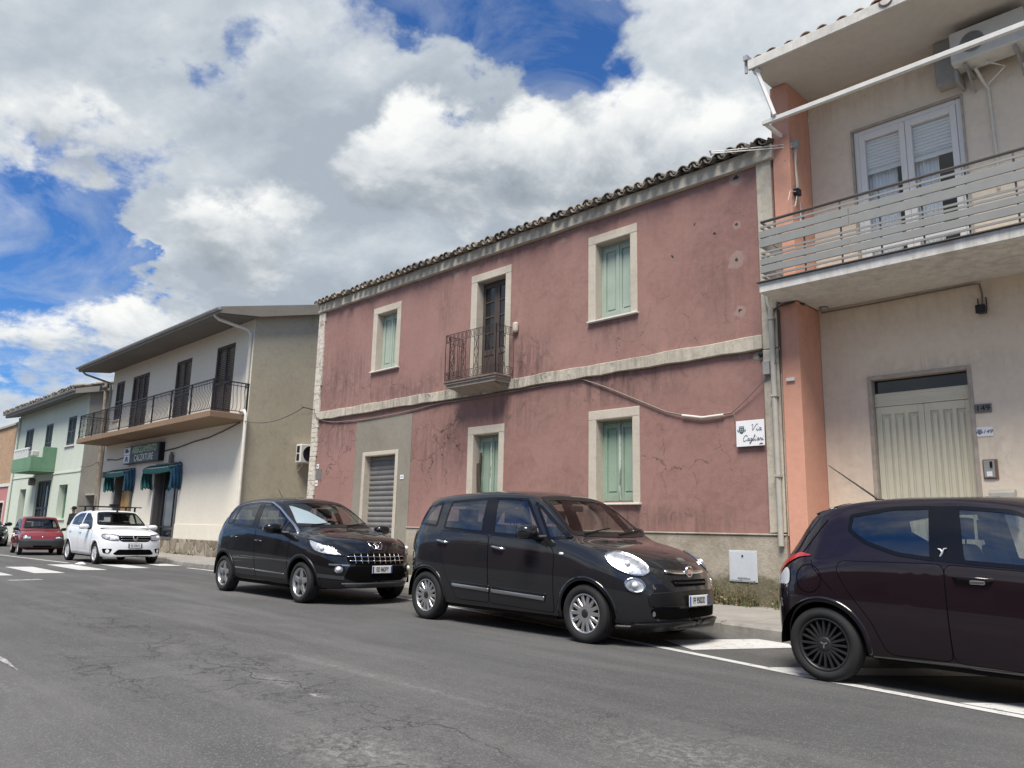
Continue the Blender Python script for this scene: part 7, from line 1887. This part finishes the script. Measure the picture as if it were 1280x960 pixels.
hb = MB(); hb.box(p.x - .03, p.x + .07, p.y - .012, p.y + .01, p.z - .04, p.z - .012); mk('handle_key', hb, M['chrome_d'], h_, local=True, bevel=.006)
mk('fuel_flap', syp.ring(ell((-1.30, 0, .80), SIDE[-1], .115, .115, 0, 32), SIDE[-1], .006, .003, .03), M['undertray'], cyp, local=True)
Y_ = syp.at((-.275, 0, 1.04), SIDE[-1], .008); b = MB()
SV = lambda p: Vector(p) * .72
b.tube([Y_ + SV((-.03, 0, -.05)), Y_ + SV((.0, 0, .0)), Y_ + SV((.012, 0, .035))], [.005, .008, .004], 6); b.tube([Y_ + SV((-.04, 0, .04)), Y_ + SV((-.015, 0, .03)), Y_], [.003, .007, .007], 6); b.tube([Y_ + SV((.045, 0, .045)), Y_ + SV((.02, 0, .04)), Y_ + SV((.005, 0, .01))], [.003, .006, .006], 6)
mk('pillar_mark', b, M['hubcap'], cyp, local=True)
b = MB(); p = syp.at((-.95, 0, 0), TOP, 0); b.tube([(-.98, 0, 1.46), (-1.02, 0, 1.50), (-1.42, 0, 1.80)], [.014, .009, .004], 6); b.ball((-.97, 0, 1.465), (.05, .03, .02)); mk('antenna', b, M['blackplastic'], cyp, local=True)
mk('hatch_trim', syp.panel(P2([(-1.25, 1.315), (-1.31, 1.29), (-1.60, .975), (-1.62, .94), (-1.48, .975)], -1), SIDE[-1], .004, .03), M['darkglass'], cyp, local=True)
# roof spoiler over the tailgate
b = MB(); vs = []
for k in range(13):
    y = -.54 + 1.08 * k / 12; dx = .05 * (2 * k / 12 - 1) ** 2; zz = 1.425 - .05 * (2 * k / 12 - 1) ** 2
    vs += [(-1.18 + dx, y * 1.06, zz + .018), (-1.42 + dx * 2, y, zz - .04), (-1.39 + dx * 2, y, zz - .075), (-1.22 + dx, y, zz - .035)]
b.add(vs, [(4 * k + j, 4 * k + 4 + j, 4 * k + 4 + (j + 1) % 4, 4 * k + (j + 1) % 4) for k in range(12) for j in range(4)] + [(0, 1, 2, 3), (51, 50, 49, 48)], True); mk('roof_spoiler', b, M['pyps'], cyp, local=True, recalc=True)

# --- white hatchback by the zebra crossing
spsa = dict(xt=-2.02, xn=2.05, xs0=-1.45, xs1=1.45, pr=3.2, pf=2.7, wx=(-1.295, 1.295), r=.30, ra=.36, tw=.19, rimr=.205, track=.845, tuck=.004, arch_ang=((-12, 190), (-12, 190)), lip=.035,
    curves=dict(zb=[(-2.02, .34), (-1.8, .27), (-1.5, .23), (-.9, .21), (1.0, .21), (1.8, .21), (2.05, .25)],
        zbelt=[(-2.02, .86), (-1.9, 1.0), (-1.6, 1.06), (-1.0, 1.06), (0, 1.02), (.8, .985), (1.1, .955), (1.5, .90), (1.8, .83), (1.97, .72), (2.05, .5)],
        ze=[(-2.02, .88), (-1.92, 1.04), (-1.76, 1.30), (-1.55, 1.44), (-1.0, 1.50), (-.3, 1.52), (.1, 1.49), (.4, 1.33), (.85, 1.06), (1.0, 1.0), (1.4, .95), (1.8, .87), (1.98, .74), (2.05, .51)],
        zc=[(-2.02, .90), (-1.94, 1.06), (-1.8, 1.33), (-1.65, 1.47), (-1.2, 1.54), (-.5, 1.575), (.0, 1.56), (.25, 1.49), (.85, 1.11), (1.0, 1.06), (1.5, 1.0), (1.83, .91), (1.99, .78), (2.05, .52)],
        wm=[(-2.02, .84), (-1.2, .868), (1.2, .868), (2.05, .86)], wb=[(-2.02, .76), (-1.0, .82), (.8, .82), (1.3, .80), (2.05, .74)], we=[(-2.02, .62), (-1.5, .62), (-.3, .645), (.2, .64), (.9, .72), (1.5, .72), (2.05, .6)]),
    side_glass=[('a', [(-1.42, 1.32), (-1.0, 1.44), (-.40, 1.46), (-.36, 1.08), (-1.30, 1.11)], 1), ('b', [(-.28, 1.46), (.02, 1.44), (.30, 1.30), (.68, 1.04), (-.24, 1.07)], 1)], 
    windscreen=[(-.70, 1.10), (-.3, 1.09), (.3, 1.09), (.70, 1.10), (.56, 1.48), (.3, 1.50), (-.3, 1.50), (-.56, 1.48)], rear_window=[(-.56, 1.12), (.56, 1.12), (.5, 1.40), (-.5, 1.40)], rear_lim=-1.4,
    doors=[[(-1.30, 1.06), (-.33, 1.03), (-.30, .30), (-.82, .30), (-.95, .60), (-1.2, .82)], [(-.32, 1.03), (.62, 1.0), (.90, .93), (.88, .28), (-.29, .30)]], handles=[(-1.15, .92, .18, 'psand', .05), (-.15, .90, .18, 'psand', .05)],
    lamps=[('headlight', [(1.62, -.78, .86), (1.78, -.72, .86), (1.98, -.46, .83), (1.99, -.42, .68), (1.85, -.58, .68), (1.72, -.74, .72), (1.62, -.80, .78)], (-.85, .5, 0), 'reflector', .004, 1), ('fog_light', [(1.76, -.80, .45), (1.92, -.55, .45), (1.88, -.60, .32), (1.76, -.74, .32)], (-.85, .5, 0), 'undertray', .006, 1), ('fog_lamp', ell((1.86, -.66, .385), (-.85, .5, 0), .05, .05, 0), (-.85, .5, 0), 'lampwhite', .02, 0), ('tail_light', [(-1.98, -.6, .9), (-1.85, -.72, .9), (-1.8, -.72, 1.1), (-1.9, -.6, 1.1)], (.6, .8, 0), 'redlens', .01, 1)],
    mirror=((.55, .98, 1.05), (.12, .13, .08), (.68, .80, 1.02)), mirrormat=M['psand'], bonnet=[(1.0, -.74), (1.5, -.72), (1.80, -.60), (1.90, -.3), (1.92, 0), (1.90, .3), (1.80, .60), (1.5, .72), (1.0, .74)],
    front_decals=[('grille', [(-.44, .82), (.44, .82), (.42, .68), (.34, .645), (-.34, .645), (-.42, .68)], 'undertray', .004, 1), ('lower_grille', [(-.44, .43), (.44, .43), (.56, .31), (.5, .275), (-.5, .275), (-.56, .31)], 'undertray', .004, 1)],
    lines=[('grille_bar', PF([(-.40, .775), (0, .78), (.40, .775)]), .016, 'chrome', .014, FRONT), ('grille_bar', PF([(-.38, .70), (0, .70), (.38, .70)]), .012, 'chrome_d', .014, FRONT)], plate_f=(.535, 'ER 278CN'), dash=(1.06, 1.03), zfloor=.38, xseat=0, paint=M['psand'], bulb=.05,
    rim=dict(n=7, w=.075, tip=.10, hub=.07, bulge=.01, waist=.8, disc=False), rimmat=(M['hubcap'], M['hubcap']))
csa, ssa = car('white_hatchback', (-24.42, 7.86, 0), 0, .945, spsa, 'white five door hatchback with black roof bars parked at the zebra crossing')
mk('emblem', ssa.panel(PF([(-.075, .79), (.075, .79), (.06, .72), (.03, .665), (-.03, .665), (-.06, .72)]), FRONT, .018, .02), M['chrome'], csa, local=True, solid=.01)
mk('emblem_notch', ssa.panel(PF([(-.035, .80), (.035, .80), (.02, .73), (-.02, .73)]), FRONT, .022, .02), M['undertray'], csa, local=True, solid=.004)
rb_ = empty('roof_bars', (0, 0, 0)); rb_.parent = csa
for x in (-.05, -.85):
    b = MB(); b.bar((x, -.80, 1.66), (x, .80, 1.66), .05, .03)
    for sd in (-1, 1): b.bar((x, sd * .60, 1.50), (x, sd * .60, 1.66), .05, .05)
    mk('roof_bar', b, M['blackplastic'], csa, local=True, bevel=.008)
bpy.data.objects.remove(rb_)
b = MB(); b.box(-.02, .12, -.18, .10, 1.675, 1.74); mk('roof_bar_clamp', b, M['blackplastic'], csa, local=True, bevel=.01)
b = MB(); b.ball((.22, 0, 1.53), (.04, .03, .03)); mk('antenna', b, M['blackplastic'], csa, local=True)

# --- small old red car
spre = dict(xt=-1.60, xn=1.62, xs0=-1.2, xs1=1.2, pr=4, pf=3.6, wx=(-1.10, 1.10), r=.27, ra=.315, tw=.155, rimr=.175, track=.725, tuck=.004, arch_ang=((-10, 190), (-10, 190)), lip=.025,
    curves=dict(zb=[(-1.6, .32), (-1.4, .25), (-.9, .21), (.9, .21), (1.4, .23), (1.62, .28)],
        zbelt=[(-1.6, .80), (-1.5, .90), (-1.0, .92), (0, .91), (.8, .88), (1.1, .83), (1.4, .755), (1.56, .66), (1.62, .5)], ze=[(-1.6, .82), (-1.5, 1.05), (-1.40, 1.28), (-1.2, 1.36), (-.4, 1.40), (.05, 1.37), (.3, 1.22), (.72, .94), (.9, .89), (1.3, .82), (1.52, .72), (1.62, .51)],
        zc=[(-1.6, .84), (-1.52, 1.08), (-1.44, 1.30), (-1.3, 1.39), (-.6, 1.435), (.0, 1.42), (.2, 1.35), (.75, .97), (.9, .93), (1.3, .86), (1.52, .75), (1.62, .52)],
        wm=[(-1.6, .74), (0, .745), (1.62, .735)], wb=[(-1.6, .69), (-.5, .705), (.8, .70), (1.62, .66)], we=[(-1.6, .56), (-.5, .575), (.1, .575), (.75, .63), (1.62, .58)]),
    side_glass=[('a', [(-1.30, 1.24), (-1.1, 1.30), (-.42, 1.335), (-.38, .96), (-1.38, .97)], 1), ('b', [(-.34, 1.335), (.04, 1.31), (.55, .97), (-.32, .96)], 1)], windscreen=[(-.60, .965), (.60, .965), (.50, 1.345), (.25, 1.36), (-.25, 1.36), (-.50, 1.345)], rear_window=[(-.5, .98), (.5, .98), (.45, 1.28), (-.45, 1.28)], rear_lim=-1.1,
    doors=[[(-.40, .92), (.70, .89), (.78, .80), (.76, .27), (-.38, .27)]], handles=[(-.25, .84, .14, 'blackplastic', 0)],
    lamps=[('headlight', [(1.52, -.66, .70), (1.56, -.40, .70), (1.59, -.38, .59), (1.56, -.66, .58)], (-.95, .3, 0), 'reflector', .004, 0), ('tail_light', [(-1.56, -.64, .62), (-1.56, -.5, .62), (-1.56, -.5, .8), (-1.56, -.64, .8)], (1, .2, 0), 'redlens', .006, 0)],
    mirror=((.45, .80, .95), (.07, .09, .06), (.52, .70, .92)), mirrormat=M['blackplastic'], front_decals=[('bumper', [(-.70, .565), (.70, .565), (.72, .40), (.70, .29), (-.70, .29), (-.72, .40)], 'bumpergrey', .03, 0), ('lower_grille', rect(-.3, .3, .30, .36), 'undertray', .034, 0)], rear_decals=[('bumper', [(-.70, .565), (.70, .565), (.70, .30), (-.70, .30)], 'bumpergrey', .03, 0)],
    side_decals=[([(1.02, .56), (1.58, .56), (1.58, .29), (1.45, .29), (1.44, .45), (1.36, .52)], 'bumpergrey', .02, 'bumper_side')],
    plate_f=(.45, ''), plate_y=.06, dash=(.85, .92), zfloor=.28, xseat=-.1, rest=.55, paint=M['pred'], bulb=.03, rim=dict(n=8, w=.05, tip=.05, hub=.06, bulge=.004, disc=True), rimmat=(M['hubcap'], M['hubcap']))
cre, sre = car('small_red_car', (-30.75, 7.50, 0), -7, .885, spre, 'small faded red car with a wide black bumper parked far left')
mk('emblem', sre.panel(PF([(-.05, .69), (.05, .69), (.05, .665), (-.05, .665)]), FRONT, .008, .03), M['chrome'], cre, local=True, solid=.004)

# --- dark car behind the red one: the same crossover shape seen only at its nose
dk_ = copy_tree(c3008); dk_.name = 'crossover_car'; dk_['label'] = 'black car mostly cut off at the left edge behind the small red car'
dk_.location = (-41.0, 7.6, -.15); dk_.rotation_euler = (0, 0, 0)
# ------------------------------------------------------------------ the person on the far pavement
def skin_body(name, joints, bones, root_i, mat, loc, levels=1):
    me = bpy.data.meshes.new(name); me.from_pydata([j[0] for j in joints], bones, []); me.update()
    o = bpy.data.objects.new(name, me); COL.objects.link(o); o.location = loc
    md = o.modifiers.new('skin', 'SKIN'); md.use_smooth_shade = True
    for i, j in enumerate(joints):
        sv = me.skin_vertices[0].data[i]; rr = j[1]; sv.radius = rr if isinstance(rr, tuple) else (rr, rr); sv.use_root = (i == root_i)
    sb = o.modifiers.new('sub', 'SUBSURF'); sb.levels = levels; sb.render_levels = levels
    dg = bpy.context.evaluated_depsgraph_get(); bpy.context.view_layer.update(); dg = bpy.context.evaluated_depsgraph_get()
    m2 = bpy.data.meshes.new_from_object(o.evaluated_get(dg)); bpy.data.objects.remove(o)
    for p in m2.polygons: p.use_smooth = True
    m2.materials.clear(); m2.materials.append(mat)
    return m2
ploc = Vector((-37.1, 10.3, PZ))
J = [((0, 0, .90), (.15, .11)), ((0, 0, 1.12), (.14, .10)), ((0, 0, 1.32), (.17, .11)), ((0, 0, 1.44), (.09, .08)), ((0, -.01, 1.50), .052), ((0, -.02, 1.57), .085), ((0, -.015, 1.66), .082),
     ((-.19, 0, 1.38), .062), ((-.24, .01, 1.12), .048), ((-.22, -.08, .90), .036), ((-.215, -.11, .82), .030), ((.19, 0, 1.38), .062), ((.24, .01, 1.12), .048), ((.22, -.08, .90), .036), ((.215, -.11, .82), .030),
     ((-.09, 0, .82), .095), ((-.10, .01, .48), .066), ((-.10, .03, .09), .045), ((-.10, -.12, .035), .036), ((.09, 0, .82), .095), ((.10, .01, .48), .066), ((.10, .05, .09), .045), ((.10, -.10, .035), .036)]
B = [(0, 1), (1, 2), (2, 3), (3, 4), (4, 5), (5, 6), (2, 7), (7, 8), (8, 9), (9, 10), (2, 11), (11, 12), (12, 13), (13, 14), (0, 15), (15, 16), (16, 17), (17, 18), (0, 19), (19, 20), (20, 21), (21, 22)]
me = skin_body('person', J, B, 0, M['trousers'], ploc, 2)
pe = bpy.data.objects.new('person', me); COL.objects.link(pe); pe.location = ploc; pe.rotation_euler = (0, 0, rad(25)); pe.scale = (.92,) * 3
me.materials.append(M['skin'])
for p in me.polygons:
    c = p.center
    if c.z > 1.46 or (c.z < .90 and abs(c.x) > .17 and c.z > .7): p.material_index = 1
tag(pe, 'person in dark jacket and cap standing on the pavement behind the white car', 'person')
JJ = [j for j in J[:4]] + [J[7], J[8], J[9], J[11], J[12], J[13]]
JJ = [(p, tuple(x * 1.18 + .012 for x in (r if isinstance(r, tuple) else (r, r)))) for p, r in JJ]
JJ[0] = ((0, 0, .80), (.185, .145)); JJ[3] = ((0, .005, 1.45), (.085, .075))
m3 = skin_body('jacket', JJ, [(0, 1), (1, 2), (2, 3), (2, 4), (4, 5), (5, 6), (2, 7), (7, 8), (8, 9)], 0, M['jacket'], ploc, 2)
jo = bpy.data.objects.new('jacket', m3); COL.objects.link(jo); jo.parent = pe
b = MB(); b.lathe([(0, .145), (.05, .14), (.092, .11), (.105, .06), (.102, .0)], 20, (0, -.015, 1.645), 'z'); b.add([(-.075, -.10, 1.665), (.075, -.10, 1.665), (.06, -.19, 1.645), (0, -.205, 1.64), (-.06, -.19, 1.645)], [(0, 1, 2, 3, 4)]); mk('cap', b, M['jacket'], pe, local=True, solid=.008)
b = MB()
for sx in (-1, 1): b.ball((sx * .032, -.098, 1.615), (.012, .008, .008), 8, 6)
mk('eyes', b, M['blackplastic'], pe, local=True)
b = MB(); b.ball((0, -.112, 1.585), (.014, .018, .024), 8, 6); b.ball((-.088, -.02, 1.60), (.012, .022, .032), 8, 6); b.ball((.088, -.02, 1.60), (.012, .022, .032), 8, 6); mk('face_features', b, M['skin'], pe, local=True)
for sx in (-1, 1):
    b = MB(); c = Vector((sx * .215, -.115, .80))
    b.tube([c, c + Vector((0, -.02, -.07))], [.030, .034], 8)
    for k in range(4): b.tube([c + Vector((-.024 + k * .016, -.02, -.065)), c + Vector((-.026 + k * .017, -.03, -.115)), c + Vector((-.024 + k * .016, -.018, -.145 + .006 * abs(k - 1.5)))], [.009, .009, .007], 6)
    b.tube([c + Vector((-sx * .03, -.02, -.03)), c + Vector((-sx * .05, -.045, -.065)), c + Vector((-sx * .045, -.055, -.095))], [.010, .010, .008], 6); mk('hand', b, M['skin'], pe, local=True)
# ------------------------------------------------------------------ houses across the street, seen in the car panes and paintwork
def opposite(x0, x1, h, y, mat, label, seed):
    r = random.Random(seed); root = empty('terraced_house', ((x0 + x1) / 2, y, 0), label, 'house', 'houses across the street')
    holes = []; n = max(2, int((x1 - x0) / 3.2))
    for fl in range(2 if h > 5 else 1):
        for k in range(n):
            c = x0 + (x1 - x0) * (k + .5) / n; z0 = 1.0 + 3.1 * fl if (k + fl) % 3 else .02 + 3.0 * fl + (.0 if fl == 0 else .9)
            holes.append((c - .5, c + .5, z0, 2.4 + 3.1 * fl, .15))
    mb = MB(); mb.wall_y(-x1, -x0, 0, h, -y, [(-b, -a, c, d, e) for a, b, c, d, e in holes]); mb.v = [(-a, -b, c) for a, b, c in mb.v]
    mb.quad((x0, y, 0), (x0, y - 9, 0), (x0, y - 9, h), (x0, y, h)); mb.quad((x1, y - 9, 0), (x1, y, 0), (x1, y, h), (x1, y - 9, h)); mb.quad((x0, y - 9, 0), (x1, y - 9, 0), (x1, y - 9, h), (x0, y - 9, h))
    mk('wall', mb, mat, root)
    for a, b, c, d, e in holes:
        w = MB(); w.box(a + .01, b - .01, y - .12, y - .08, c + .01, d - .01); mk('shutter', w, M['brshut'], root)
    rf = MB(); rf.prism([(y + .4, h), (y + .4, h + .12), (y - 4.5, h + 1.7), (y - 9.3, h + .12), (y - 9.3, h)], 'x', x0 - .15, x1 + .15); mk('roof', rf, M['claytile'], root, recalc=True)
BR = plaster('brown_plaster', (.20, .14, .10), (.26, .185, .135), stain_col=(.12, .09, .07), grime=.3, bump=.15)
opposite(-66, -48, 5.0, -11, M['greywall'], 'grey rendered house across the street, farthest along', 1)
opposite(-47.6, -31, 5.4, -11, BR, 'longer brown plastered house across the street, facing the beige shop house', 2)
opposite(-30.6, -14.5, 4.2, -11, M['pinkfar'], 'dull pink house across the street', 3)
opposite(-14.1, 3.5, 4.9, -11, BR, 'smaller brown plastered house across the street, facing the pink house', 4)
opposite(4, 22, 4.6, -11, M['olive'], 'bare rendered house across the street at the near end', 5)
